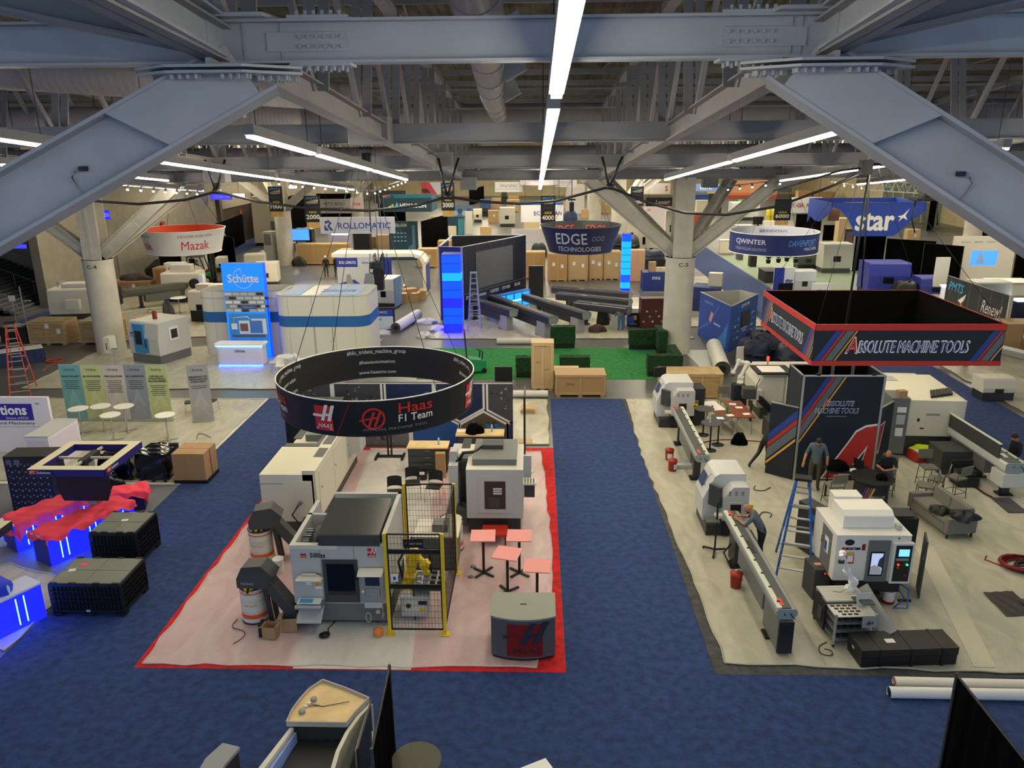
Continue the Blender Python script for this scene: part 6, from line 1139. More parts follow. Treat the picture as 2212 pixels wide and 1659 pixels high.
b.build('rim', t2); B().box(-.1, -.15, 0, .1, .15, zc-.2, '#8c9096').build('post', t2); B().box(-s+.2, -.03, zc-.12, s-.2, .03, zc-.06, '#c9c2a8').build('cross_rail', t2)
def led_counter(lab, c, w_, d_, h, rz, m='#2a2f8c'):
    t = T('led_counter', lab, 'counter', (*c, .012), rz); B().box(-w_/2, -d_/2, 0, w_/2, d_/2, h-.04, m).build('body', t, bev=.01); B().box(-w_/2-.02, -d_/2-.02, h-.04, w_/2+.02, d_/2+.02, h, '#c9cff0').build('worktop', t)
    n = max(2, int(w_/.75)); b = B()
    for i in range(n):
        x = -w_/2+w_*(i+.5)/n
        for dx in (-.09, .09): b.box(x+dx-.012, -d_/2-.012, .12, x+dx+.012, -d_/2-.0, h-.12, 'led_cyan').box(x+dx-.012, d_/2, .12, x+dx+.012, d_/2+.012, h-.12, 'led_cyan')
    b.build('led_strip', t); B().box(-w_/2, -d_/2-.01, 0, w_/2, -d_/2-.002, h-.05, 'panel_purple').box(-w_/2, d_/2+.002, 0, w_/2, d_/2+.01, h-.05, 'panel_purple').build('lit_panel', t)
    return t
def cloth(lab, c, w_, d_, h, rz, m='redcloth', seed=1, drop=.35):
    q = random.Random(seed); ph = [q.uniform(0, 6) for _ in range(6)]
    def f(u, v):
        x, y = (u-.5)*(w_+drop*1.2), (v-.5)*(d_+drop*1.2); ex, ey = max(0, abs(x)-w_/2-.02), max(0, abs(y)-d_/2-.02); e = min(1, (ex+ey)/.02)
        x2, y2 = max(-w_/2-.04-ex*.25, min(w_/2+.04+ex*.25, x)), max(-d_/2-.04-ey*.25, min(d_/2+.04+ey*.25, y))
        k = math.sin(7*x+ph[0])*math.sin(5*y+ph[1])*.025+math.sin(13*x+9*y+ph[2])*.018+.03*abs(math.sin(4*x-6*y+ph[3]))
        dr = (ex+ey)*(.75+.35*math.sin(9*x+5*y+ph[4])); return (x2+.02*math.sin(20*y+ph[5])*e, y2+.02*math.sin(18*x)*e, h+.035+k-dr)
    return B().grid(f, 44, 26, m).build('dust_cover', label=lab, cat='cloth', loc=(*c, .012), rz=rz)
led_counter('long blue lit counter under rumpled red cloth, nearer of the two', (-13.05, 5.35), 2.5, .7, .82, rad(62)); cloth('rumpled red cloth over the nearer blue lit counter', (-13.05, 5.35), 2.45, .75, .82, rad(62), seed=4)
led_counter('blue lit counter under red cloth behind the canopy post', (-14.35, 6.0), 2.4, .7, .82, rad(58)); cloth('rumpled red cloth over the counter behind the canopy post', (-14.35, 6.0), 2.2, .8, .82, rad(58), seed=7, drop=.7)
cloth('small red cloth heap behind the canopy post', (-12.9, 7.55), .9, .6, .62, rad(20), seed=9, drop=.5); B().box(-.4, -.25, 0, .4, .25, .6, 'navy').build('plinth', label='small plinth under the red cloth heap', cat='plinth', loc=(-12.9, 7.55, .012), rz=rad(20))
led_counter('blue lit counter with bottle and cup at the lower left edge', (-12.85, 1.1), 2.0, .6, .9, rad(62)); lump('dust_cover', 'bright blue cloth heap on the lower left counter', 'cloth', (-13.05, 1.3, .92), .5, .4, .5, '#1038d8', 31); B().lathe([(.035, 0), (.035, .16), (.014, .22)], '#bcd0ff', 12).build('bottle', label='clear bottle on the blue counter at the lower left', cat='bottle', loc=(-12.52, 1.35, .912)); B().lathe([(.04, 0), (.05, .14)], 'char', 14).build('cup', label='dark cup beside the bottle on the lower left counter', cat='cup', loc=(-12.68, 1.12, .912))
lump('crumpled_film', 'crumpled grey film heap on the floor left of the red cloth', 'plastic film', (-15.3, 5.4, .012), .6, .3, .2, '#b5b5cc', 33); 
bin_('black bulk bin nearer the blue counter, with a white paper on its grey lid', (-11.6, 4.72, .012), 1.22, 1.22, 1.0, 0, ((.0, .1, 'paper'),)); bin_('black bulk bin in front on the blue carpet with pink and white tags', (-11.1, 2.45, .012), 1.7, 1.2, .88, 0, ((-.45, .25, 'mag'), (-.6, .0, 'paper')))
def wrapped(lab, c, w_, d_, h, rz, m='foil'):
    q = random.Random(len(lab)); t = T('wrapped_pallet', lab, 'pallet load', (*c, .012), rz)
    f = lambda u, v: (lambda a, r: (r[0]+.02*math.sin(30*u+9*v), r[1]+.02*math.sin(25*u-11*v), .12+(h-.12)*v+.01*math.sin(40*u)))(0, rr_(u, w_, d_)); 
    B().grid(f, 48, 12, m).grid(lambda u, v: ((u-.5)*w_, (v-.5)*d_, h+.025*math.sin(9*u+5*v)+.02*math.sin(23*v+7*u)), 16, 12, m).build('film_wrap', t); b = B()
    for x in (-w_/2+.1, 0, w_/2-.1): b.box(x-.05, -d_/2, 0, x+.05, d_/2, .12, 'black')
    b.build('pallet', t); return t
def rr_(u, w_, d_):
    L = 2*(w_+d_); s = u*L
    for (x0, y0, x1, y1, l) in ((-w_/2, -d_/2, w_/2, -d_/2, w_), (w_/2, -d_/2, w_/2, d_/2, d_), (w_/2, d_/2, -w_/2, d_/2, w_), (-w_/2, d_/2, -w_/2, -d_/2, d_)):
        if s <= l+1e-6: return (x0+(x1-x0)*s/l, y0+(y1-y0)*s/l)
        s -= l
    return (-w_/2, -d_/2)
wrapped('pallet stack wrapped in shiny black film next to the tan carton', (-13.15, 10.0), 1.0, 1.1, .95, 0); wrapped('lower pallet stack wrapped in black film, left of the taller one', (-14.4, 9.9), 1.0, .9, .85, .1)
t = carton(1.05, 1.0, .92, 'large tan carton with pink tags on a black pallet', (-11.85, 9.85, .13)); B().dec((-.15, .1, .92), X, Y, .14, .12, 'mag').dec((.526, -.1, .55), Y, Z, .12, .12, 'mag').box(-.54, -.02, 0, .54, -.0, .925, '#5b4526').build('tags', t); B().box(-.55, -.5, 0, .55, .5, .13, 'black').build('pallet', label='black pallet beneath the large tan carton', cat='pallet', loc=(-11.85, 9.85, .002))
B().box(-.4, -.3, 0, .4, .3, .2, '#cfc4dd').box(-.35, -.3, .2, .4, .3, .34, '#3a3344').build('flat_boxes', label='stack of flat boxes left of the black wrapped stacks', cat='box', loc=(-14.9, 8.6, .012)); lump('dark_heap', 'dark bags piled behind the flat boxes', 'bag', (-14.7, 9.1, .012), .7, .35, .6, 'foil', 41)
cable('thin dark cable on the film near the white round tables', [(-13.3, 13.3), (-13.5, 13.9), (-13.2, 13.8), (-12.8, 13.4)], .012, 'dgrey')
# banners
bn = [('#6aa3a6', 'SAVE MONEY'), ('#b9c288', 'BE INFORMED'), ('#c2b8b0', 'FIND SOLUTIONS'), ('#8a919c', 'BE COMPETITIVE'), ('#b9c288', 'DEVELOP|STRATEGIC|RELATIONSHIPS')]
def banner(lab, x, y, m, ttl, rz=0, w_=.84, h=2.3, n=6):
    t = T('rollup_banner', lab, 'banner stand', (x, y, .04), rz, 'roll up banners'); b = B().box(-w_/2, -.008, .08, w_/2, .008, h, m); L = lin(SPEC.get(m, (m,))[0])
    b.build('sheet', t); B().box(-w_/2-.01, -.1, 0, w_/2+.01, .1, .08, 'alu').build('base', t, bev=.01); B().box(-w_/2, -.012, h, w_/2, .012, h+.03, 'alu').build('top_rail', t); B().cyl((0, .03, .05), (0, .03, h), .012, 'alu').build('pole', t)
    b = B(); lt = lambda k: '#'+''.join('%02x' % min(255, int(int(m[i:i+2], 16)*k+255*(1-k)*.35+20)) for i in (1, 3, 5))
    for z, k in ((.95, .9), (.55, .8), (.15, .7)): b.poly([(-w_*.36, z-.35 if z > .4 else z-.06), (w_*.36, z-.35 if z > .4 else z-.06), (0, z+.38)], (0, -.008, 0), X, Z, lt(k), .004+.002*(1-k)*10)
    b.txt('PMPA', (.02, -.01, h-.2), X, Z, w_*.48, .1, '#3c4852', bold=.012); b.tube([(-w_*.24+.06*math.cos(a), -.012, h-.19+.08*math.sin(a)) for a in (1.2, 1.8, 2.4, 3.0, 3.6, 4.2)], .004, '#3c4852')
    ls = ttl.split('|')
    for i, l in enumerate(ls): b.txt(l, (0, -.01, h-.46-.1*i), X, Z, min(w_*.84, .065*len(l)+.1), .07, '#1c2226', bold=.045)
    z = h-.46-.1*len(ls)-.08
    for i in range(n): w2 = w_*(.74-.22*((i*7) % 3)/3); b.dec((0, -.008, z-.078*i), X, Z, w2, .026, '#4c5650', .009)
    b.build('print', t); return t
for i, (m, ttl) in enumerate(bn): banner(['teal roll up banner SAVE MONEY, leftmost of the row', 'lime roll up banner BE INFORMED, second of the row', 'greyish pink roll up banner FIND SOLUTIONS, middle of the row', 'slate roll up banner BE COMPETITIVE, fourth of the row', 'lime roll up banner DEVELOP STRATEGIC RELATIONSHIPS, end of the row'][i], -18.95+.86*i, 15.35, m, ttl, 0, n=5+i % 3)
banner('grey roll up banner SPEAKING OF PRECISION PODCAST standing apart', -13.85, 15.3, '#a3a3a1', 'SPEAKING OF|PRECISION|PODCAST', rad(14), .8, n=2)
for i, (x, y) in enumerate(((-17.95, 13.85), (-17.25, 14.15), (-16.35, 13.15), (-16.35, 14.15), (-14.3, 13.15))): round_table(['white round standing table leftmost before the teal banner', 'white round standing table before the lime BE INFORMED banner', 'white round standing table nearest the camera in the middle', 'white round standing table before the slate banner', 'white round standing table near the grey podcast banner'][i], (x, y, .04), .36, 1.02, 'white', grp='white round standing tables')
bench_chair('black seat chair behind the last lime banner, seen from its side', (-14.75, 16.3, .04), 1.9); bench_chair('black seat chair half hidden behind the grey podcast banner', (-14.0, 16.5, .04), -1.7)
# ladder, draped table, crates
stepladder('tall orange red stepladder at the left edge', (-23.5, 19.0, .0), rad(25), 3.2, '#c8402a', 1.7, 9, .8)
t = T('draped_table', 'white topped table with navy skirt behind the orange ladder', 'table', (-26.9, 23.9, 0), rad(38)); B().box(-1.2, -.4, .72, 1.2, .4, .76, '#e4e2d8').build('tabletop', t); B().grid(lambda u, v: ((lambda p: (p[0]*1.02+.015*math.sin(150*u), p[1]*1.02+.015*math.cos(150*u), .02+.7*v))(rr_(u, 2.4, .8))), 110, 1, '#152a55').build('skirt', t)
t = T('road_case', 'black crate with papers on top behind the orange ladder', 'crate', (-29.6, 28.4, 0)); B().box(-.75, -.5, .05, .75, .5, .95, 'rub').box(-.6, -.4, .95, .4, .4, 1.0, 'ltgrey').build('body', t, bev=.01); B().box(-.78, -.52, .85, .78, .52, .9, 'black').box(-.78, -.52, .05, .78, .52, .1, 'black').build('rails', t)
wood_crate(2.05, 1.35, 1.32, 'plywood crate with a white sheet left of column C-4', (-27.6, 28.4, 0), sheets=((.05, .82), (.35, .6)), text=(('FRAGILE', -.3, .72, .35, .06, '#8a3a1c'),)); wood_crate(2.0, 1.3, 1.32, 'plywood crate partly behind column C-4 on its left', (-24.8, 28.5, 0), sheets=()); wood_crate(.55, 1.2, 1.5, 'narrow plywood crate right behind column C-4', (-22.3, 28.4, 0), sheets=((0, .8),))
coil('orange extension cord coil on the floor below column C-4', (-25.3, 24.4), .45, 4, '#c8452c', .015, .0, 8, tail=[(.5, -1.8), (.2, -.9)])
# stairs
t = T('staircase', 'grey carpeted staircase climbing at the far left behind the railing', 'stairs', (-37.5, 40.2, 0)); b = B()
for k in range(16): b.box(-.4-.42*(k+1)-.02, -4.8, 0, 3.2-.42*k, 4.0, .17*(k+1), '#4a4d4d')
b.build('steps', t); b = B()
for k in range(16): b.box(3.2-.42*k-.03, -4.81, .17*(k+1)-.02, 3.2-.42*k+.005, 4.0, .17*(k+1)+.004, 'grey')
b.build('nosings', t)
for y in (-4.6, -.5, 3.8):
    b = B(); b.tube([(4.2, y, .95), (3.2, y, 1.05), (-3.5, y, 3.7)], .03, 'galv'); [b.cyl((3.2-1.3*k, y, .17*3*k), (3.2-1.3*k, y, 1.05+.51*k), .022, 'galv', n=6) for k in range(6)]; b.build('handrail', t)
slab('wall_stair_side', -60, 44, -33.9, 44.3, 0, 7, 'wallp', kind='structure')
t = T('doorway', 'plain double door with grey surround behind column C-4', 'door', (-33.65, 46.5, 0)); B().box(-.02, -1, 0, .05, 1, 2.9, '#6f6757').build('leaf', t); B().box(0, -1.1, 0, .07, -1.0, 3.0, 'walldark').box(0, 1.0, 0, .07, 1.1, 3.0, 'walldark').build('frame', t); B().cyl((.06, .1, 1.0), (.12, .1, 1.0), .05, 'steel').build('handle', t)
for i, (x, y, s_) in enumerate(((-32.9, 33.2, 1), (-32.3, 33.2, 0), (-31.5, 34.6, 0), (-31.0, 35.0, 0), (-32.8, 38.5, 1))):
    t = T('stanchion', ['silver stanchion post with sign at the foot of the stairs', 'silver stanchion post next to the signed one', 'third silver stanchion post on the blue strip', 'fourth silver stanchion post toward the white machine', 'farther stanchion post with small sign'][i], 'post', (x, y, .012)); B().cyl((0, 0, 0), (0, 0, 2.3 if not s_ else 1.4), .04, 'steel').build('post', t); B().lathe([(.18, 0), (.18, .02)], 'steel', 14).build('base', t)
    if s_: B().box(-.2, -.02, 1.4, .2, .0, 1.75, 'paper').build('sign', t)
def wallsign(lab, px, py, Y_, w_, h, txt='', m='sign_blue', rod=True):
    x, z = PY(px, py, Y_); t = T('hanging_sign', lab, 'sign', (x, Y_, z)); B().box(-w_/2, -.06, -h/2, w_/2, .06, h/2, 'mgrey').build('housing', t); b = B().dec((0, -.06, 0), X, Z, w_*.95, h*.85, m)
    if txt: b.txt(txt, (.05*w_, -.063, 0), X, Z, w_*.7, h*.35, 'white')
    b.build('lit_panel', t)
    if rod: B().cyl((0, 0, h/2), (0, 0, yz(Y_)-z), .025, 'mgrey').build('rod', t)
    return t
wallsign('small violet lit direction sign at the left edge', 42, 532, 40, 1.15, .32, 'Restrooms'); wallsign('dark display with blue digits on the left wall behind the column tree', 228, 464, 45, .7, .7, '125', 'panel_purple', False); wallsign('violet lit direction sign left of the aisle 1000 banner', 478, 425, 67, 2.2, .6, 'Exhibit Hall'); wallsign('white lit sign right of the violet one above the left wall', 516, 422, 70, 1.3, .4, '', 'glow_white'); wallsign('violet lit sign in shade behind the aisle 1000 banner', 556, 434, 74, 1.2, .35); wallsign('white lit sign between the aisle 1000 and 2000 banners', 633, 404, 82, 1.0, .35, 'Exit', 'glow_white')
for i, (px, py) in enumerate(((335, 484), (424, 467))): x, z = PY(px, py, 58+14*i); B().box(-.03, -.3, -.4, .1, .3, .4, '#a32018').build('fire_alarm', label=['red alarm box on the left wall behind the orange ring', 'second red alarm box on the left wall near the violet sign'][i], cat='alarm', loc=(-33.6, 56+19*i, z))
t = T('wall_opening', 'tall recess in the left wall with dim shelves and a warm lamp', 'recess', (-33.7, 74, 0)); B().box(-.02, -5, 4.0, .25, 5, 6.3, '#8c8270').box(0, -5.3, 0, .4, -4.6, 7.5, '#54493c').box(0, 4.6, 0, .4, 5.3, 7.5, '#54493c').build('lintel', t); B().box(-.02, -4.6, 0, .1, 4.6, 4.0, '#2c231c').build('back', t); B().cyl((.3, -1, 2.6), (.5, -1, 2.6), .2, 'glow_warm').build('lamp', t)
# machines on the left film
def cnc(lab, c, w_, d_, h, rz=0, m='#d5d1c1', base='char', panel=True, win='glassd', top=None, name='cnc_machine', stripe=None, side=1, zb=.35, slope=.12):
    t = T(name, lab, 'machine', (*c, .03) if len(c) == 2 else c, rz)
    B().ext([(0, zb), (0, h*.6), (slope, h-.08), (slope+.08, h), (d_, h), (d_, zb)], 'x', -w_/2, w_/2, m, cap=m).build('enclosure', t, bev=.03)
    B().box(-w_/2+.05, .06, 0, w_/2-.05, d_-.05, zb, base).build('base', t)
    dr = B().box(-w_*.22, -.03, zb+.1, w_*.16, .0, h*.62, stripe or m).build('door', t); B().box(-w_*.16, -.036, h*.38, w_*.1, -.03, h*.58, win).build('door_window', dr)
    if panel: B().box(side*w_*.32-.13*w_, -.14, h*.36, side*w_*.32+.1*w_, -.02, h*.66, 'dgrey').dec((side*w_*.31, -.14, h*.56), X, Z, w_*.14, h*.12, 'screen').build('control_panel', t)
    if top: B().box(-w_*.3, d_*.35, h, w_*.25, d_*.85, h+top, m).build('top_box', t, bev=.02)
    return t
t = cnc('white turning machine with blue door and side window left of the blue white wall', (-20.25, 23.9), 2.0, 2.1, 2.1, rad(-22), m='#c6c8c2', stripe='#3b88c6', win='#20242a', panel=False, base='mgrey', zb=.45); B().box(-.62, -.04, .5, .1, .12, 2.0, '#3b88c6').box(-.5, -.05, .95, -.05, -.035, 1.65, '#15181c').build('blue_door', t, bev=.03); B().box(1.0, .7, 1.1, 1.06, 1.3, 1.75, 'white').box(1.06, .8, 1.2, 1.07, 1.2, 1.65, 'char').build('side_window', t); B().txt('NAKAMURA', (-.75, -.0, 1.35), X, Z, .35, .06, 'blue', bold=.02).dec((-.75, -.005, 1.5), X, Z, .2, .1, 'blue2').build('lettering', t)
B().lathe([(.11, 0), (.12, .35), (.05, .42)], 'dred', 14).tube([(0, 0, .4), (-.25, 0, .5), (-.4, .1, .3)], .015, 'dred').build('fire_extinguisher', label='red extinguisher standing on top of the blue door machine', cat='extinguisher', loc=(-19.9, 24.7, 2.13))
t = T('laptop_stand', 'open laptop on a white machine arm left of the blue door machine', 'laptop', (-21.1, 22.6, .03)); B().cyl((0, 0, 0), (0, 0, 1.1), .05, 'alu').box(-.3, -.3, .95, .0, .3, 1.7, 'offwhite').build('arm', t); B().box(-.1, -.35, 1.1, .35, -.05, 1.13, 'ltgrey').box(.0, -.3, 1.13, .3, -.1, 1.14, 'char').build('keyboard', t); B().box(-.12, -.35, 1.13, -.09, -.02, 1.45, 'black', Matrix.Rotation(-.2, 4, 'Z')).build('screen', t)
t = cnc('cream machine with open dark side and tilted lid left of column C-4', (-29.6, 34.2), 3.2, 2.0, 1.9, rad(8), panel=False, win='#cfcab8', top=.25); B().box(1.62, .1, .6, 2.2, 1.9, 1.8, '#1a1417').dec((1.9, .1, 1.4), X, Z, .3, .4, 'screen').build('open_bay', t); B().box(-.4, -.4, .7, .4, .0, 1.3, '#d5d1c1').build('hatch', t)
person('person in a blue shirt bending behind the cream machine, head down', (-31.0, 36.3, .03), rad(60), dict(che=(0, .2, 1.25), nek=(0, .3, 1.36), hd=(0, .36, 1.42), crn=(0, .42, 1.5)), '#1c3a8c', 'black', hair='black')
wood_crate(2.9, 1.1, 1.1, 'open wooden crate with a framed notice, right of column C-4', (-30.0, 42.5, .03), sheets=((.1, .7),), m='#a87c45', m2='#b88a50'); lump('dark_heap', 'dark bags piled on the open wooden crate right of column C-4', 'bag', (-29.8, 42.5, 1.15), 1.1, .4, .45, '#3a3130', 51)
wood_crate(1.3, 1.3, 1.9, 'taller tan crate standing behind the framed notice crate', (-28.0, 43.6, .03), sheets=(), m='#b07f3e', m2='#b98a4a')
t = T('coolant_unit', 'cream boxy unit with clear tank and white cloth behind the dark bar feeder', 'machine unit', (-26.7, 42.3, .03)); B().box(-.7, -.4, 0, .7, .4, 1.1, '#cfcab8').box(-.1, -.3, 1.1, .7, .4, 2.1, '#8c8250').box(-.6, -.35, 2.1, .8, .4, 2.4, '#dfe1e2').build('body', t, bev=.02); B().cyl((-.35, -.42, 0), (-.35, -.42, 2.3), .1, '#d5d1c1').build('column', t); B().dec((-.45, -.4, .7), X, Z, .16, .5, 'char').dec((.3, -.4, .7), X, Z, .16, .5, 'char').build('vents', t)
f = feeder('dark grey bar feeder slanting behind the column C-4 film', (-24.3, 40.8), (-28.0, 37.2), 1.35, '#55574f', '#5a5c55', .7, (.25, .8), False, cream=False, hd=.5); B().box(1.0, -.3, .5, 2.8, .2, .9, '#4b4d47').build('drive_cabinet', f)
t = cnc('cream machine with round dark nozzle and bright screen near the forklift', (-25.3, 39.8), 2.6, 1.6, 2.0, rad(6), panel=False, top=.5); B().cyl((1.0, -.05, 1.3), (1.0, -.25, 1.3), .35, 'black').box(1.3, -.1, .9, 1.6, .3, 1.9, '#dfe8ff').build('nozzle', t)
cnc('small cream machine on a black base, upper one left of the blue banded wall', (-21.3, 33.4), 1.6, 1.4, 1.9, rad(-8), base='black', zb=.7, top=.35, panel=False); cnc('squat cream machine on a black stand behind the blue banded wall end', (-21.5, 36.4), 1.7, 1.3, 1.7, rad(4), base='black', zb=.9, panel=False)
B().ext([(-.5, 0), (.5, 0), (.3, 1.4), (-.1, 1.6)], 'y', 0, .1, 'white').dec((.15, 0, .9), X, Z, .4, .5, 'orange').build('kiosk_sign', label='tilted white sign panel with orange print near the forklift', cat='sign', loc=(-26.1, 44.6, .3))
round_table('white round table with grey cloth over a chair, left film booth', (-23.9, 36.2, .03), .5, 1.0, 'white'); lump('jacket', 'grey jacket hanging over a chair by the white round table', 'jacket', (-24.4, 35.6, .03), .35, .3, .85, '#4b4c4e', 55)
B().bar((-1.2, -.9, .06), (.9, .9, .06), .18, .1, 'offwhite').bar((-1.5, -1.15, .06), (-1.2, -.9, .06), .2, .12, 'blue').build('floor_pipe', label='white pipe with blue end lying below the dark bar feeder', cat='pipe', loc=(-26.6, 36.9, .03))
lump('dark_heap', 'dark office chair and cloth right of column C-4', 'chair', (-21.6, 30.5, .03), .4, .3, 1.0, '#1d1c1c', 57)
# forklift
t = T('forklift', 'green forklift with driver cage and dark mast behind the ring sign', 'forklift', (-27.2, 47.5, 0), rad(4)); B().ext([(-1.2, .3), (-1.2, 1.2), (-.7, 1.35), (-.3, .9), (.6, .8), (1.0, .9), (1.0, .3)], 'y', -.55, .55, '#158a44').build('chassis', t, bev=.05, seg=2)
for x in (-.85, .8):
    for y in (-.62, .62): B().cyl((x, y-.12, .35), (x, y+.12, .35), .35, 'black', n=20).cyl((x, y-.13, .35), (x, y+.13, .35), .18, 'ltgrey', n=14).build('wheel', t)
for x, x2 in ((-.9, -.6), (.7, .35)):
    for y in (-.5, .5): B().bar((x, y, .9), (x2, y, 2.15), .07, .07, 'black').build('cage_post', t)
B().box(-.75, -.55, 2.13, .5, .55, 2.18, 'black').build('cage_roof', t); b = B()
for y in (-.35, .35): b.box(1.05, y-.06, .05, 1.2, y+.06, 2.6, 'black').bar((1.2, y, .1), (2.2, y, .1), .1, .05, 'black')
b.box(1.1, -.4, 1.0, 1.2, .4, 1.1, 'black').box(1.1, -.4, 2.4, 1.2, .4, 2.5, 'black').build('mast', t)
SIT = dict(pel=(0, 0, .5), wst=(0, .0, .66), che=(0, .04, .9), nek=(0, .06, 1.03), hd=(0, .08, 1.12), crn=(0, .1, 1.23), ls=(-.18, .03, .98), rs=(.18, .03, .98), le=(-.25, .16, .76), lw=(-.12, .4, .82), re=(.25, .16, .76), rw=(.12, .4, .82), lh=(-.1, .08, .48), rh=(.1, .08, .48), lk=(-.12, .45, .5), rk=(.12, .45, .5), la=(-.12, .48, .1), ra=(.12, .48, .1), lt=(-.13, .62, .05), rt=(.13, .62, .05))
person('driver in dark clothes seated in the green forklift', (-27.4, 47.5, .55), rad(-88), SIT, 'shirtnavy', 'khaki', cap='char')
lump('covered_cart', 'dark covered cart heap beyond the cream machines on the left', 'cart', (-31.6, 51.5, 0), 1.6, .8, 1.3, 'char', 61)
# ring signs
def ring(lab, c, r0, r1, z0, h, m, mi, texts=(), wires=True, rim='white', inner=()):
    t = T('ring_sign', lab, 'hanging sign', (*c, z0)); b = B(); cone(b, r0, r1, h, m); cone(b, r0-.04, r1-.04, h, mi, inner=True); b.tube([(r1*math.cos(2*PI*i/60), r1*math.sin(2*PI*i/60), h) for i in range(61)], .03, rim).tube([(r0*math.cos(2*PI*i/60), r0*math.sin(2*PI*i/60), 0) for i in range(61)], .03, rim); b.build('band', t); b = B()
    for s_, a, zc_, w_, hh_, mm_, sh in texts: b.txt(s_, 0, X, Z, w_, hh_, mm_, bold=.025, shear=sh, fn=on(r0, r1, h, rad(a), zc_))
    if texts: b.build('lettering', t)
    if inner:
        b = B()
        for s_, a, zc_, w_, hh_, mm_ in inner:
            g = on(r0, r1, h, rad(a), zc_, -1); b.txt(s_, 0, X, Z, w_, hh_, mm_, bold=.025, fn=lambda u, v: tuple(q_*(1-.1/r0) if i_ < 2 else q_ for i_, q_ in enumerate(g(u, v))))
        b.build('inner_lettering', t)
    b = B()
    for k in range(4): a = PI/4+k*PI/2; b.tube([(r1*math.cos(a), r1*math.sin(a), h), (.4*math.cos(a), .4*math.sin(a), yz(c[1])-z0+.5)], .012, 'black', 4)
    b.build('suspension_wire', t); return t
ring('white ring sign with orange inside and red lettering at upper left', (-21.6, 33.0), 2.05, 2.4, 4.45, 1.35, '#d9d7d4', '#f0521c', [(s_, a, z_, w_, h_, m_, 0) for da in (0, 90, 180, 270) for s_, a, z_, w_, h_, m_ in (('Mazak', -50+da, .55, 1.6, .5, '#c2321c'), ('DISCOVER MORE WITH', -50+da, 1.08, 2.0, .16, '#7d6a66'))])
ring('navy ring sign EDGE TECHNOLOGIES right of centre', (2.45, 41), 2.15, 2.75, 3.35, 1.75, '#131d4c', '#10181c', [(s_, a, z_, w_, h_, m_, 0) for da in (0, 120, 240) for s_, a, z_, w_, h_, m_ in (('EDGE', -108+da, 1.05, 2.2, .75, '#b9bccb'), ('TECHNOLOGIES', -95+da, .35, 3.1, .32, '#b9bccb'), ('OOO', -65+da, 1.05, .95, .35, '#7c82a0'))], rim='#131d4c', inner=[('EDGE', 60, 1.2, 1.6, .6, '#a8301e'), ('EDGE', 115, 1.2, 1.6, .6, '#a8301e')])
ring('wide navy ring sign with white inside, CJWINTER lettering', (16.1, 42.6), 3.0, 3.0, 3.05, 1.4, '#1a2a66', '#d3d6e6', [(s_, a, z_, w_, h_, m_, sh) for da in (0, 180) for s_, a, z_, w_, h_, m_, sh in (('CJWINTER', -138+da, .85, 2.4, .42, '#c9cede', 0), ('THREAD ROLLING SOLUTIONS', -138+da, .4, 2.5, .2, '#8f97b5', 0), ('DAVENPORT', -65+da, .85, 2.4, .42, '#4f86d8', .25), ('MACHINE', -52+da, .45, 1.3, .2, '#c9cede', 0))], inner=[('BRINKMAN', 75, 1.1, 2.0, .2, '#5a62a0')])
# draped black walls on the left
for i, (a, c_, h) in enumerate((((-31.2, 60), (-30.5, 48), 3.0), ((-31.4, 61), (-33.0, 74), 3.2), ((-27.4, 56), (-31.0, 60), 2.6), ((-29.6, 75), (-31.0, 92), 4.5), ((-29.5, 92), (-24.5, 92), 4.2), ((-21.0, 90), (-17.5, 90), 4.5))): drape(['black drape wall along the left aisle behind the forklift', 'black drape wall continuing toward the beige unit', 'low black drape return near the forklift mast', 'tall black drape receding behind the beige unit', 'black drape crossing left of the C-7 column', 'black drape panel right of the C-7 column'][i], a, c_, h, sign=True)
B().box(-1.3, -.8, .3, 1.3, .8, 5.2, '#c4bda4').box(-1.2, -.7, 0, 1.2, .7, .3, 'black').box(.6, -.82, .6, 1.2, -.8, 2.6, '#6b6a58').build('tall_unit', label='tall beige cabinet unit behind black drapes on the left', cat='cabinet', loc=(-29.6, 72, 0), bev=.04)
t = T('machine_on_pallet', 'grey framed machine with round motor on a wooden pallet before column C-7', 'machine', (-25.1, 57.5, 0), rad(-15)); B().box(-.9, -.6, 0, 1.2, .9, .2, 'ply').build('pallet', t); B().box(0, -.3, .2, .9, .8, 3.0, '#a3a49c').box(.1, -.32, 1.8, .8, -.3, 2.8, '#6a6a60').build('body', t, bev=.02); B().lathe([(.5, .2), (.5, .9), (.3, 1.2)], 'grey', 18, o=(-.4, 0)).cyl((-.5, 0, 1.0), (.2, 0, 1.0), .3, 'ltgrey').build('motor', t)
for i, (px, py, w_, h) in enumerate(((420, 575, 1.8, 1.9), (552, 575, 1.6, 1.2), (578, 600, 1.7, 1.3), (478, 568, .8, .7))): x, y = P(px, py+20); cnc(['grey framed machine left of the blue tower top', 'cream machine peeking over the wall, farther one', 'cream machine with sloped nose just above the white wall', 'small grey chiller beside the framed machine'][i], (x, y), w_, 1.4, h+.5, rad(10), panel=False)
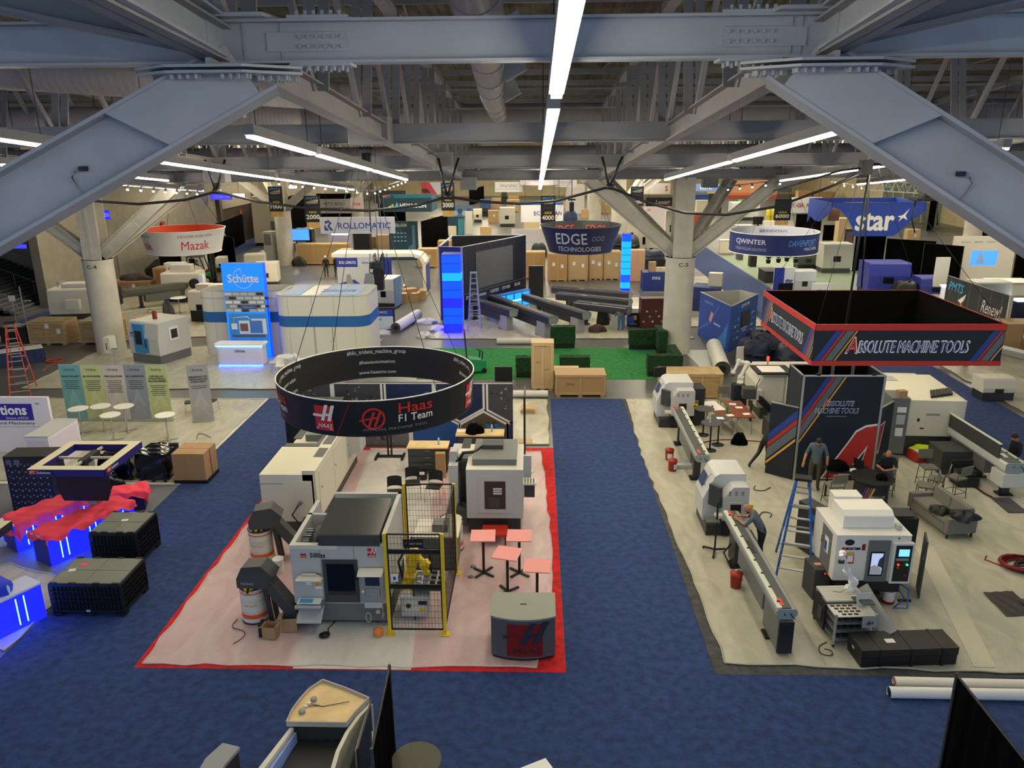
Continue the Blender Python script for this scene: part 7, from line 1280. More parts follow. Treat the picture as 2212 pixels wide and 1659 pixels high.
# ================================================================ MIDDLE: blue banded white booth
t = T('rounded_booth_wall', 'long white rounded booth wall with a blue band', 'exhibit wall', (-13.6, 26.2, 0)); HW = 3.35
def shell(b, x0, y0, x1, y1, r, z0, z1, m, off=0, roof=False):
    p = rrect(x0-off, y0-off, x1+off, y1+off, r+off, 8); n = len(p); b.add([(x, y, z0) for x, y in p]+[(x, y, z1) for x, y in p], [(k, (k+1) % n, (k+1) % n+n, k+n) for k in range(n)], m, None, False)
    if roof: b.ext(p, 'z', z1-.0, z1+.02, roof)
b = B(); shell(b, -4.4, -.6, .1, 1.5, .6, 0, HW, '#d8d6c8'); shell(b, -.1, -1.7, 4.6, 1.6, .7, 0, HW, '#d8d6c8'); shell(b, -4.35, -.55, .1, 1.45, .58, 0, HW-.02, '#c0beb2'); b.build('panel', t)
b = B(); shell(b, -4.4, -.6, .1, 1.5, .6, 1.75, 2.3, '#1f62a6', .012); shell(b, -.1, -1.7, 4.6, 1.6, .7, 1.75, 2.3, '#1f62a6', .012); b.build('blue_band', t)
b = B(); b.ext(rrect(-4.42, -.62, .1, 1.52, .6, 8), 'z', HW-.35, HW-.33, 'grey'); b.ext(rrect(-.1, -1.7, 4.6, 1.6, .7, 8), 'z', HW-.06, HW-.04, '#9da3a8')
for k, m in enumerate(('#8aa6cc', '#e6e4da', '#9bb4d8', '#93add0')): b.box(.3+.95*k, -1.4, HW-.04, 1.15+.95*k, 1.3, HW-.02, m)
b.txt('Schutte', (2.9, -.2, HW-.015), X, Y, 1.8, .8, '#6f92c2', bold=.02); b.build('roof_panel', t)
b = B(); 
for x in (-3.6, -2.2, .6, 1.8, 2.9, 3.9): yy = -.6 if x < 0 else -1.7; b.box(x-.006, yy-.008, 0, x+.006, yy, HW, 'grey')
b.box(1.85, -1.71, 0, 1.87, -1.69, 2.1, 'dgrey').box(2.75, -1.71, 0, 2.77, -1.69, 2.1, 'dgrey').box(1.85, -1.71, 2.08, 2.77, -1.69, 2.1, 'dgrey').cyl((2.65, -1.7, 1.0), (2.65, -1.76, 1.0), .03, 'steel'); b.build('panel_joints', t)
t = T('light_tower', 'bright blue lit tower sign Schuette with brick screen and machine picture', 'sign tower', (-15.25, 24.9, 0)); H_ = 4.9; B().box(-1.05, 0, 0, 1.05, .35, H_, '#2a62c8').build('body', t, bev=.01); b = B().box(-1.05, -.01, 0, 1.05, 0, H_, 'lb').box(1.05, 0, 0, 1.06, .35, H_, 'panel_blue'); b.build('lit_panel', t)
b = B(); b.txt('Schütte', (0, -.02, H_-.75), X, Z, 1.55, .42, 'white', bold=.03); b.tube([(.5*math.cos(a), -.02, H_-.75+.5*math.sin(a)) for a in [1.75+.3*k for k in range(16)]], .012, 'white').tube([(-.09, -.02, H_-.26), (-.09, -.02, H_-.55)], .012, 'white'); b.build('lettering', t)
b = B().box(-1.0, -.05, H_-2.45, 1.0, -.01, H_-1.4, '#8a9098'); q = random.Random(3)
for i in range(6):
    for j in range(5): x = -1+.4*i+(.2 if j % 2 else 0); x1 = min(1, x+.34); b.poly([(x, H_-2.44+.21*j), (x1, H_-2.44+.21*j), (x1, H_-2.3+.21*j), (x, H_-2.3+.21*j)], (0, -.05, 0), X, Z, q.choice(('#d2d6da', '#b9c0c8', '#e4e6ea', '#30363e')), .004)
b.dec((.15, -.056, H_-2.2), X, Z, .8, .22, '#3f5f9c').txt('Willkommen', (.15, -.062, H_-2.2), X, Z, .5, .08, 'ltgrey'); b.build('screen', t)
b = B().box(-.95, -.02, .95, 1.0, -.01, 2.35, '#3a93ea').poly([(-.45, 1.3), (.95, 1.3), (.95, 2.1), (.2, 2.1), (.2, 2.0), (-.45, 2.0)], (0, -.02, 0), X, Z, '#dfe6ee', .004).poly([(.1, 1.35), (.75, 1.35), (.75, 2.0), (.1, 2.0)], (0, -.02, 0), X, Z, '#4b7fd0', .008).dec((-.2, -.02, 1.65), X, Z, .4, .4, '#7a5a58', .009).poly([(-.85, 1.55), (-.55, 1.55), (-.55, 1.85), (-.85, 1.85)], (0, -.02, 0), X, Z, '#e8eef4', .006).tube([(-.7, -.03, 1.85), (-.7, -.03, 2.15), (0, -.03, 2.2), (.1, -.03, 2.1)], .03, 'white').dec((0, -.02, 1.2), X, Z, 1.7, .12, '#5a5e68', .006); b.build('machine_picture', t)
t = T('reception_counter', 'white reception counter glowing blue beneath the blue sign tower', 'counter', (-15.25, 23.7, .03)); B().ext(rrect(-1.15, -.35, 1.15, .35, .15), 'z', .06, 1.0, '#d6d3ea').build('body', t); B().ext(rrect(-1.25, -.42, 1.25, .4, .15), 'z', 1.06, 1.12, '#eceaf4').build('worktop', t); B().box(-1.16, -.37, 1.0, 1.16, -.34, 1.05, 'led_cyan').box(-1.1, -.34, .0, 1.1, -.3, .05, 'led_blue').build('led_strip', t); B().txt('Schütte', (.05, -.36, .78), X, Z, .5, .13, '#24306a', bold=.02).build('lettering', t)
t = T('cafe_table', 'small white round table at the foot of the white rounded wall', 'table', (-12.7, 22.5, .03)); B().lathe([(.42, .72), (.42, .75)], 'white', 28).build('tabletop', t); B().cyl((0, 0, 0), (0, 0, .72), .03, 'white').lathe([(.25, 0), (.25, .015)], 'white', 20).build('pedestal', t)
def shellchair(lab, x, y, rz):
    t = T('shell_chair', lab, 'chair', (x, y, .03), rz, 'white shell chairs'); B().lathe([(.18, .44), (.22, .47), (.22, .49)], 'white', 18).build('seat', t); B().grid(lambda u, v: (.22*math.cos(PI*(1+u)), .22*math.sin(PI*(1+u))-.02*v, .48+.34*v*math.sin(PI*u)**.5 if 0 < u < 1 else .48), 12, 4, 'white').build('backrest', t)
    for a in (.8, 2.3, 3.9, 5.4): B().tube([(.22*math.cos(a), .22*math.sin(a), 0), (.12*math.cos(a), .12*math.sin(a), .45)], .01, 'alu').build('leg', t)
shellchair('white shell chair left of the small round table', -13.25, 22.4, PI/2); shellchair('white shell chair in front of the small round table', -12.75, 21.75, PI); shellchair('white shell chair right of the small round table', -12.15, 22.8, -PI/2)
# rollomatic booth
def pan(lab, x, y, w_, h, m, z=0, th=.12, rz=0, name='printed_wall', deco=None, cat='panel', bot=None):
    t = T(name, lab, cat, (x, y, z), rz); B().box(-w_/2, 0, 0, w_/2, th, h, m).build('panel', t, bev=.01)
    b = B(); n0 = len(b.v)
    if deco: deco(b)
    if len(b.v) > n0: b.build('print', t)
    return t
def hang(lab, pxl, pxr, pyt, pyb, Y_, m, deco=None, th=.06, name='hanging_banner', rise=True, rz=0):
    x0, z1 = PY(pxl, pyt, Y_); x1, _ = PY(pxr, pyt, Y_); z0 = PY(pxl, pyb, Y_)[1]; w_, h = x1-x0, z1-z0
    t = T(name, lab, 'hanging sign', ((x0+x1)/2, Y_, z0), rz); B().box(-w_/2, 0, 0, w_/2, th, h, m).build('panel', t)
    if deco: b = B(); deco(b, w_, h); b.build('print', t)
    B().tube([(-w_*.4, th/2, h), (-w_*.4, th/2, max(h+.2, yz(Y_)-z0))], .015, 'black', 4).tube([(w_*.4, th/2, h), (w_*.4, th/2, max(h+.2, yz(Y_)-z0))], .015, 'black', 4).build('suspension_wire', t)
    return t
def rl(b, w_, h):
    s = h*.62; x = -w_*.39; z = h*.5
    for pts in ([(0, -.5), (.0, .1), (.45, -.5)], [(.1, .2), (.4, .55), (.75, .2), (.5, -.02), (.9, -.5), (.6, -.5), (.3, -.08), (.5, .2), (.4, .3)]): b.poly([(x+a*s-.4*s, z+c*s) for a, c in pts], (0, 0, 0), X, Z, '#2c4aa0', .006)
    b.lathe([(.14*s, 0), (.14*s, .01)], '#2c4aa0', 16, M=Matrix.Translation((x-.2*s, -.0, z+.3*s)) @ Matrix.Rotation(PI/2, 4, 'X')); b.txt('ROLLOMATIC', (w_*.09, 0, h*.48), X, Z, w_*.7, h*.36, '#2c4aa0', bold=.035); b.dec((w_*.09, 0, h*.22), X, Z, w_*.72, h*.02, 'ltgrey')
hang('white hanging sign ROLLOMATIC with blue lettering', 690, 852, 469, 505, 36, '#dcdce0', rl)
ra = T('arched_booth', 'white arched booth frame with blue side panel behind the white wall', 'exhibit frame', (-11.6, 42.0, .0)); b = B(); 
prof = [(-3.6, 2.9), (2.2, 2.9), (2.75, 2.75), (3.0, 2.3), (3.0, 0)]
for p, q in zip(prof, prof[1:]): b.bar((p[0], 1.2, p[1]), (q[0], 1.2, q[1]), 2.0, .25, '#dcdad0', up=(0, 0, 1) if abs(p[1]-q[1]) < 1 else (1, 0, 0))
b.build('arch', ra); B().box(3.14, .3, .2, 3.16, 2.1, 2.2, '#22409a').box(2.84, .25, 0, 2.86, 2.1, 2.2, '#22409a').build('blue_panel', ra)
def d1(b):
    b.dec((-.75, 0, 2.5), X, Z, 1.5, .65, '#24399a').txt('ROLLOMATIC', (-.7, -.008, 2.5), X, Z, 1.2, .2, 'white', bold=.03).txt('strausak', (.8, 0, 2.5), X, Z, .95, .18, '#3b62b8', bold=.03)
    b.poly([(-1.45, .1), (.3, .1), (.2, .9), (-.3, 1.3), (-1.45, 1.0)], (0, 0, 0), X, Z, '#27429c', .005).poly([(-.9, .1), (.1, .1), (-.3, .8), (-.6, 1.7), (-.85, 1.6)], (0, 0, 0), X, Z, '#8a8c90', .007).poly([(-.8, .1), (.3, .1), (.0, .6), (-.5, .8), (-.9, .6)], (0, 0, 0), X, Z, '#c08a80', .009).poly([(.3, .8), (1.4, 1.0), (1.4, 1.9), (.5, 1.7)], (0, 0, 0), X, Z, '#6f7c8c', .005)
pan('printed wall panel with blue heading under the white arch', -13.2, 41.5, 3.0, 2.9, '#b9bcc4', deco=d1); pan('dark blue narrow panel beside the printed wall under the arch', -11.2, 41.5, .8, 2.85, '#1f3080', name='printed_wall')
t = cnc('compact white grinding machine with blue edge under the white arch', (-10.65, 37.4), 1.4, 1.6, 2.0, rad(-8), m='#c2c4c2', panel=False); B().box(.7, 0, .1, .76, 1.5, 2.0, '#5f86b0').build('blue_edge', t)
t = pan('blue and black demo unit with white shelf at the end of the white wall', -12.4, 35.0, 1.5, 1.9, '#1f2f86', th=.6, name='demo_unit', cat='demo unit', deco=lambda b: (b.dec((0, 0, 1.0), X, Z, 1.4, .7, '#15140f'), b.dec((0, 0, 1.6), X, Z, .6, .2, '#4f66b8'))); B().box(-.8, -.5, .42, .8, 0, .5, '#dfe4fa').box(.4, -.4, .0, .8, .1, .55, '#dcdce4').build('shelf', t)
def d2(b): b.dec((0, 0, 1.1), X, Z, 1.3, .4, '#2440b0').txt('ROLLOMATIC', (-.1, -.006, 1.12), X, Z, .85, .13, 'white', bold=.03).dec((0, 0, .5), X, Z, 1.3, .78, '#c6d6ee').txt('strausak', (-.25, -.006, .72), X, Z, .5, .1, '#4468b8', bold=.02)
pan('low black framed screen panel with blue heading by the rolled flooring', -9.6, 31.0, 1.5, 1.4, 'black', name='display_panel_stand', deco=d2, cat='display')
roll('thick rolled white flooring with grey core lying on concrete', (-8.75, 30.6), (-8.0, 34.4), .3, '#cfcfd2', mi='#4a4b4f', core='black', name='rolled_flooring')
for i, (x, y, w_, h) in enumerate(((-9.9, 39.4, .9, .7), (-9.2, 39.9, .8, .6), (-9.5, 40.6, 1.0, .8), (-8.8, 40.5, .7, .6))): carton(w_, .7, h, ['brown carton nearest in the heap by the crouching worker', 'open brown carton right in the heap by the worker', 'larger brown carton behind in the heap', 'small brown carton at right end of the heap'][i], (x, y, 0), .3*i, open_=(i % 2 == 1))
person('worker in blue with a white cap crouching among brown cartons', (-9.9, 41.5, -.35), rad(170), SIT, '#23408c', 'navy', cap='white'); 
person('person in dark jacket and white cap with lanyard standing by crates', (-17.85, 50.4, 0), rad(200), dict(), 'shirtnavy', '#3a3b40', cap='white', long_arm=True); person('person in black standing beside the capped one', (-17.05, 50.6, 0), rad(150), dict(le=(-.26, .02, 1.13), lw=(-.3, .12, .95)), 'black', '#33343a', hair='#8a5a3a', long_arm=True)
t = T('camera_rig', 'black rigging with cables and box hanging before the arched booth', 'rigging', (-10.1, 33.5, 2.9)); B().box(-.3, -.25, -.9, .25, .25, .35, 'black').box(-.5, -.3, .4, .2, .3, .8, 'char').build('box', t, bev=.03)
for k in range(6): a = k*1.05; B().tube([(.1*math.cos(a), .1*math.sin(a), .7), (.5*math.cos(a), .3*math.sin(a), 1.3), (.6*math.cos(a), .4*math.sin(a), .2), (.2, 0, -.3)], .03, 'black').build('cable', t)
B().tube([(0, 0, .8), (0, 0, 5.2)], .03, 'galv').tube([(.25, 0, .8), (.25, 0, 5.2)], .02, 'galv').build('hoist_chain', t)
# long plywood crates row
wood_crate(4.6, 1.1, 1.9, 'long low plywood crate with black screen on top, left of the two people', (-19.9, 57.6, 0), sheets=(), n=4, m='#b58a48', m2='#be9450'); t = T('monitor', 'glowing screen standing on the long low crate', 'display', (-21.8, 57.4, 2.0)); monitor(t, 1.7, 1.1, 'screen_blue', loc=(0, 0, .7)); B().box(-.4, -.15, 0, .4, .15, .06, 'black').box(-.06, -.03, .06, .06, .03, .2, 'black').build('foot', t)
wood_crate(.9, 1.2, 2.3, 'slatted crate right behind the two standing people', (-16.1, 50.4, 0), sheets=((0, .7),), m='#b07c3c', m2='#c09050'); carton(1.6, .9, 1.2, 'pinkish wrapped stack left of column C-7', (-25.0, 61.0, 0), m='#c49a80'); 
lump('suitcase', 'black bags at the foot of column C-7', 'bag', (-21.9, 56.6, 0), .6, .4, .8, 'black', 71)
for i, (x0, x1, yb, yt, tx) in enumerate(((1128, 1178, 603, 545, 0), (1183, 1225, 608, 548, 1), (1226, 1270, 607, 546, 1), (1271, 1302, 605, 542, 1), (1303, 1340, 605, 544, 1))):
    cx, y, w_, h = span(x0, x1, yb, yt); wood_crate(w_*.96, 1.3, h, ['tan wooden crate partly behind the dark video wall, first of the row', 'tan wooden crate with double doors, second of the row', 'tan wooden crate with scattered papers, middle of the row', 'taller tan wooden crate, fourth of the row', 'plain tan crate next to the right blue tower'][i], (cx, y+.65, 0), sheets=((-.2, .62), (.25, .55)) if tx else (), n=2+(i < 2), m='#c29a5a' if i > 1 else '#b98745', m2='#bf9552' if i > 1 else '#c08f4c')
for i, (x0, x1, yb, yt) in enumerate(((903, 945, 579, 538), (948, 975, 602, 521))): cx, y, w_, h = span(x0, x1, yb, yt); wood_crate(w_*.96, 1.2, h, ['tan crate with a paper right of the white arch', 'tall tan crate left of the dark video wall'][i], (cx, y+.6, 0), m='#c0924c', m2='#c89c58', sheets=((.1, .6),))
carton(1.2, 1.0, 2.4, 'pinkish tall cartons behind the right blue tower', (7.3, 48.5, 0), m='#c39a78')
# video wall booth
t = T('video_wall', 'dark navy video wall with a large grey screen and partner names', 'exhibit wall', (-3.2, 36.6, 0)); a, c_ = V((-1.9, -2.7, 0)), V((1.85, 3.6, 0)); d = (c_-a).normalized(); L = (c_-a).length; H_ = 4.5; nr = V((d.y, -d.x, 0)); 
B().bar(a+Z*H_/2, c_+Z*H_/2, .15, H_, '#0e1328').build('front_wall', t); B().bar(a+V((-1.4, .35, H_/2)), a+V((0, .0, H_/2)), .12, H_, '#13206b').bar(a+V((-1.4, .35, H_/2)), a+V((-1.2, 3.5, H_/2)), .1, H_, '#11142c').build('side_wall', t)
O = (a+c_)/2+nr*.08; U = d; b = B(); b.dec(O+Z*2.9-U*.2, U, Z, 4.3, 2.3, '#505359', .02); b.build('screen', t); b = B(); b.dec(O+Z*1.62, U, Z, L, .02, 'grey', .01)
for k, (s_, w_) in enumerate((('EDGE', .7), ('Schlenker', .9), ('VORTEX', 1.0), ('FMB', .95), ('EDGE', .7))): b.txt(s_, O+U*(-3.1+1.4*k)+Z*1.35, U, Z, w_, .2, '#c4c8d6', bold=.03, shear=.1, off=.02)
for k in range(6): b.dec(O+U*(-3.4+1.4*k)+Z*2.2, U, Z, .012, 4.4, 'mgrey', .008)
b.build('lettering', t); b = B()
for p in (a, c_, a+V((-1.4, .35, 0))): b.box(p.x-.06, p.y-.06, 0, p.x+.06, p.y+.06, H_+.02, '#a9adc0')
for p, q in ((a, c_), (a, a+V((-1.4, .35, 0))), (c_, V((-3.1, 3.3, 0))), (V((-3.1, 3.3, 0)), a+V((-1.4, .35, 0)))): b.bar(p+Z*H_, q+Z*H_, .08, .06, '#b9bdcc')
b.bar(V((-3.1, 3.3, H_/2)), c_+Z*H_/2, .1, H_, '#0c0f1c'); b.build('frame', t)
B().box(-.5, -.2, 0, .5, .2, 2.5, 'black').build('speaker_panel', label='black panel right of the navy video wall', cat='panel', loc=(-.6, 39.7, 0), rz=.0)
def lit_tower(lab, x, y, w_, h, mid):
    t = T('lit_tower', lab, 'light tower', (x, y, .03)); n = 9; B().box(-w_/2+.03, -w_/2+.03, 0, w_/2-.03, w_/2-.03, h-.1, '#0a1c90').build('core', t); b = B()
    for k in range(n): b.box(-w_/2, -w_/2, h*k/n+.015, w_/2, w_/2, h*(k+1)/n-.02, 'panel_cyan' if k in mid else ('panel_blue' if k % 3 else 'panel_purple'))
    b.build('lit_panel', t); b = B()
    for k in range(n+1): b.box(-w_/2-.01, -w_/2-.01, h*k/n-.015, w_/2+.01, w_/2+.01, h*k/n+.015, '#1030c8')
    b.build('frame', t); return t
lit_tower('blue lit square tower left of the aluminium ladder', -5.4, 30.9, 1.05, 4.5, (6,)); lit_tower('slim blue lit tower in front of the wooden crates', 5.75, 42.2, .62, 4.3, (1, 3, 4, 5, 6, 7))
stepladder('tall aluminium ladder beside the blue lit tower', (-4.2, 31.2, .03), 0, 3.35, 'alu', .9, 10, .72, False)
t = T('lit_counter', 'bright cyan lit L shaped counter in front of the video wall', 'counter', (-2.7, 36.9, .03), rad(50)); B().box(-.9, -.25, 0, 2.4, .25, 1.05, '#1b66c8').box(-1.0, -.25, 0, -.6, 1.0, 1.05, '#1b66c8').build('body', t); b = B()
for k in range(4): b.box(-.8+.8*k, -.262, .55, -.15+.8*k, -.25, .98, 'panel_cyan').box(-.8+.8*k, -.262, .08, -.15+.8*k, -.25, .5, 'panel_cyan')
b.box(-1.012, -.2, .1, -1.0, .9, .98, 'panel_cyan').box(-.95, -.275, .5, 2.4, -.262, .56, 'glow_white'); b.build('lit_panel', t)
person('person in black behind the cyan lit counter', (-3.5, 38.1, .03), rad(195), dict(), 'black', 'black', hair='hair', long_arm=True)
for i, (p, q, sc_) in enumerate(((P(1000, 640, 1.25), P(1110, 672, 1.25), .55), (P(1062, 640, 1.25), P(1196, 688, 1.25), .55), (P(1135, 638, 1.25), P(1268, 678, 1.25), .55))):
    f = feeder(['dark slanting bar feeder nearest the aluminium ladder', 'dark slanting bar feeder in the middle of the three', 'dark slanting bar feeder at the right of the three'][i], p, q, 1.3, '#2c2e38', '#262833', .62, (.25, .8), False, cream=False, hd=.42, low=False); L = math.dist(p, q)
    B().box(L*.35, -.25, .5, L*.8, .2, .9, '#2a2c36').build('drive_cabinet', f); B().box(L*.78, -.22, 0, L*.92, .22, .85, '#9a9ca0').box(L*.12, -.22, 0, L*.24, .22, .85, '#b5b6b8').build('pedestal', f); B().dec((L*.45, -.2, 1.33), X, Y, .45, .05, 'ltgrey').build('label', f)
for i, (p, q) in enumerate(((P(1195, 622, 1.25), P(1362, 636, 1.25)), (P(1205, 636, 1.25), P(1362, 652, 1.25)), (P(1245, 655, 1.25), P(1360, 668, 1.25)))):
    f = feeder(['long dark bar feeder farthest back before the slim blue tower', 'long dark bar feeder in the middle of the right stack', 'long dark bar feeder with pale edge, front of the right stack'][i], p, q, 1.35, '#33343a', '#3a3b48', .65, (.2, .75), False, cream=False, hd=.45, low=False); L = math.dist(p, q)
    B().dec((L*.4, -.25, 1.38), X, Y, .4, .06, 'paper').box(.05, -.34, 1.28, L-.1, -.325, 1.33, 'ltgrey' if i == 2 else 'mgrey').build('label', f); B().box(L*.7, -.25, 0, L*.9, .25, .85, '#a9aaac').build('pedestal', f)
lump('jacket', 'dark jackets hung below the front right bar feeder', 'jacket', (3.4, 32.6, .03), .35, .3, 1.2, 'black', 81); lump('tool_bag', 'brown and blue tool bags on the film below the bar feeders', 'bag', (2.9, 30.7, .03), .5, .3, .4, '#4a2d22', 82)
person('person in jeans bending into a tan carton near the slim blue tower', (4.3, 30.9, .03), rad(10), dict(che=(0, .42, 1.0), wst=(0, .22, 1.02), nek=(0, .52, .9), hd=(0, .58, .84), crn=(0, .64, .74), ls=(-.17, .42, .98), rs=(.17, .42, .98), le=(-.2, .52, .7), re=(.2, .52, .7), lw=(-.14, .62, .55), rw=(.14, .62, .55)), '#6b5a44', '#2f6d96', hair='hair')
t = T('folding_chair', 'blue folding camp chair beside the bending person', 'chair', (5.0, 30.8, .03), .4); B().box(-.22, -.2, .4, .22, .22, .43, '#1c3f86').build('seat', t); B().box(-.22, .2, .43, .22, .23, .85, '#1c3f86', Matrix.Rotation(-.15, 4, 'X')).build('backrest', t)
for sx in (-1, 1): B().tube([(sx*.22, -.22, 0), (sx*.2, .24, .5)], .012, 'black').tube([(sx*.22, .26, 0), (sx*.2, -.2, .42)], .012, 'black').build('leg', t)
B().box(-.5, -.3, .0, .5, .3, .85, 'black').box(-.55, -.35, .85, .6, .35, 1.1, '#d9dbe2').dec((-.1, -.3, .55), X, Z, .25, .25, 'yellow').build('machine_cart', label='black cabinet with yellow label under a white unit by the brown box', cat='cabinet', loc=(5.3, 32.2, .03)); carton(.6, .4, .5, 'small tan carton held open near the blue camp chair', (4.3, 31.8, .03), open_=True)
t = T('shipping_case', 'dark brown upright case with stickers left of column C-5', 'case', (6.3, 31.6, 0), .1); B().box(-.85, -.35, .06, .85, .35, 1.85, '#4a1d14').build('body', t, bev=.01); b = B(); 
for k in range(9): b.dec((-.7+.18*k, -.35, .5+.3*((k*5) % 3)), X, Z, .12, .1, 'ltgrey' if k % 2 else 'grey')
b.build('stickers', t)
t = T('shipping_case', 'blue shipping crate with cartons on top behind column C-5', 'crate', (7.95, 43.5, 0)); B().box(-.85, -.7, .15, .85, .7, 1.5, '#1f3572').build('body', t, bev=.01); B().box(-.85, -.7, 0, .85, .7, .15, 'grey').build('pallet', t); B().txt('STOCK', (.1, -.705, 1.1), X, Z, .6, .2, 'paper', bold=.03).build('lettering', t); carton(.5, .5, .7, 'tan carton on the blue shipping crate', (7.8, 43.4, 1.5)); carton(.7, .4, .3, 'flat cream carton on the blue shipping crate', (8.4, 43.4, 1.5), m='#d8c49a')
t = T('gas_can', 'red jerry can on concrete beside the dark brown case', 'can', (5.4, 28.3, 0)); B().box(-.25, -.18, 0, .25, .18, .55, '#c02418').build('body', t, bev=.05, seg=2); B().tube([(-.12, 0, .55), (-.08, 0, .64), (.1, 0, .64), (.14, 0, .55)], .02, 'dred').build('handle', t)
# turf square with hedges
def hedge(lab, parts_, c, rz=0):
    t = T('hedge_planter', lab, 'hedge', (*c, .012), rz, 'artificial hedge walls'); b = B(); b2 = B(); q = random.Random(len(lab))
    for x0, y0, x1, y1, h in parts_:
        b.box(x0+.02, y0+.02, 0, x1-.02, y1-.02, .3, 'black')
        nx, ny, nz = max(2, int((x1-x0)/.11)), max(2, int((y1-y0)/.11)), max(2, int((h-.25)/.11)); j = lambda: q.uniform(-.022, .022)
        for (o, u_, v_, nu, nv) in (((x0, y0, .25), (x1-x0, 0, 0), (0, 0, h-.25), nx, nz), ((x1, y0, .25), (0, y1-y0, 0), (0, 0, h-.25), ny, nz), ((x1, y1, .25), (x0-x1, 0, 0), (0, 0, h-.25), nx, nz), ((x0, y1, .25), (0, y0-y1, 0), (0, 0, h-.25), ny, nz), ((x0, y0, h), (x1-x0, 0, 0), (0, y1-y0, 0), nx, ny)):
            b2.grid(lambda u, v: tuple(o[i]+u_[i]*u+v_[i]*v+j() for i in range(3)), nu, nv, 'hedge', smooth=False)
    b.build('planter_box', t); b2.build('foliage', t); return t
hedge('green hedge wall standing alone behind the tall plywood crate', [(-.68, 0, .62, .5, 1.15)], (.85, 26.9)); hedge('L shaped green hedge at the right corner of the turf beside column C-5', [(-1.0, 0, .35, .45, 1.05), (.35, -1.2, .8, .45, 1.25)], (5.3, 26.6)); hedge('low green hedge left of the tall plywood crate', [(-.6, 0, .5, .5, .95)], (-.95, 21.4)); hedge('green hedge right of the tall plywood crate', [(-.4, 0, 1.0, .5, .95)], (.9, 21.5)); hedge('L shaped green hedge by the long plywood crate at the turf edge', [(-.7, 0, .9, .5, 1.0), (.5, .5, .9, 2.2, 1.0)], (5.3, 21.6))
wood_crate(.95, .75, 2.2, 'tall narrow pale plywood crate standing on its end at the turf edge', (-.33, 19.8, 0), m='#cda766', m2='#d3b072', sheets=(), text=(('FRAGILE', .0, .93, .3, .05), ('TEAMS', -.2, .6, .2, .06), ('LIFT', .2, .45, .2, .06))); wood_crate(2.15, 1.1, 1.0, 'low plywood crate right of the tall narrow one', (1.3, 19.1, 0), m='#b98a4c', m2='#c19555', sheets=(), n=3, text=(('FRAGILE', -.2, .6, .35, .07),)); wood_crate(1.1, .8, .8, 'pale plywood crate behind the low one beside the turf', (.75, 20.3, 0), sheets=(), m='#cda766', m2='#d3b072')
roll('long white cardboard tube lying behind the turf', (-2.75, 27.9), (-.2, 27.9), .17, '#cfcdc2', mi='tan', name='cardboard_tube'); roll('white tube end lying behind the low crate near the thin screen', (-1.6, 18.5), (-.1, 18.5), .16, '#cfcdc2', mi='tan', name='cardboard_tube'); roll('big white vinyl roll leaning between the crates and column C-5', (8.05, 21.6), (8.6, 26.0), .38, '#cfcfc6', mi='#3c3d40', core='black', name='rolled_flooring')
B().box(-.4, -.06, 0, .4, .06, .75, 'black').build('black_board', label='small black board standing at the front edge of the turf', cat='board', loc=(-2.1, 20.7, 0))
t = T('scissor_lift', 'green floor scrubber cart with upright handle on the turf edge', 'floor machine', (-3.55, 22.4, .012), .4); B().ext([(-.5, .1), (.5, .1), (.45, .6), (-.3, .75)], 'y', -.35, .35, '#1f8a58').build('body', t, bev=.06, seg=2); B().cyl((-.35, .1, .6), (-.45, .1, 2.0), .035, 'char').cyl((-.45, .1, 2.0), (-.45, .1, 2.12), .05, 'red').build('mast', t); B().tube([(.3, -.2, .6), (.35, -.2, 1.0), (.1, -.1, 1.15), (.35, .2, 1.0), (.3, .2, .6)], .03, 'black').build('handlebar', t)
for x in (-.3, .35):
    for y in (-.35, .35): B().cyl((x, y-.05, .12), (x, y+.05, .12), .12, 'black').build('wheel', t)
for i, (x, y) in enumerate(((-7.3, 33.2), (-6.4, 31.3), (-6.9, 29.6))): lump('crumpled_film', ['crumpled white film heap left of the blue tower, larger', 'crumpled white film beside the blue tower foot', 'small crumpled film before the blue tower'][i], 'plastic film', (x, y, 0), .7-.15*i, .4, .25, '#d4d3d0', 90+i, k=.5)
lump('crumpled_film', 'crumpled film at the foot of the low black framed screen', 'plastic film', (-9.7, 30.4, 0), .7, .4, .2, '#d0d0d2', 95, k=.5)
# blue booth right of C-5
t = T('exhibit_booth', 'blue printed open topped booth walls with black screen right of column C-5', 'exhibit wall', (9.5, 26.0, 0)); ht_ = 2.45
p0, p1, p2, p3 = V((-.15, 0, 0)), V((2.1, 3.4, 0)), V((1.4, 4.6, 0)), V((-.9, 4.0, 0)); B().bar(p0+Z*ht_/2, p1+Z*ht_/2, .06, ht_, '#14499a').bar(p0+Z*(ht_+.01), p1+Z*(ht_+.01), .08, .03, 'alu').build('right_wall', t); B().bar(p3+Z*ht_/2, p0+Z*ht_/2, .06, ht_, '#2b4fae').bar(p3+Z*(ht_+.01), p0+Z*(ht_+.01), .08, .03, 'alu').build('left_wall', t); B().bar(p3+Z*ht_/2, p2+Z*ht_/2, .06, ht_, '#c9c6b4').bar(p2+Z*ht_/2, p1+Z*ht_/2, .06, ht_, '#d8d5c4').build('back_wall', t)
U = (p1-p0).normalized(); n_ = U.cross(Z); O = (p0+p1)/2+n_*.04; b = B(); b.dec(O+Z*1.45+U*.2, U, Z, 1.3, .85, 'black', .02).txt('CJWINTER', O+Z*2.2, U, Z, 1.3, .2, 'paper', bold=.04).dec(O+Z*.95+U*.0, U, Z, .9, .08, 'ltgrey').dec(O+Z*.8+U*.1, U, Z, .6, .08, 'ltgrey'); q = random.Random(8)
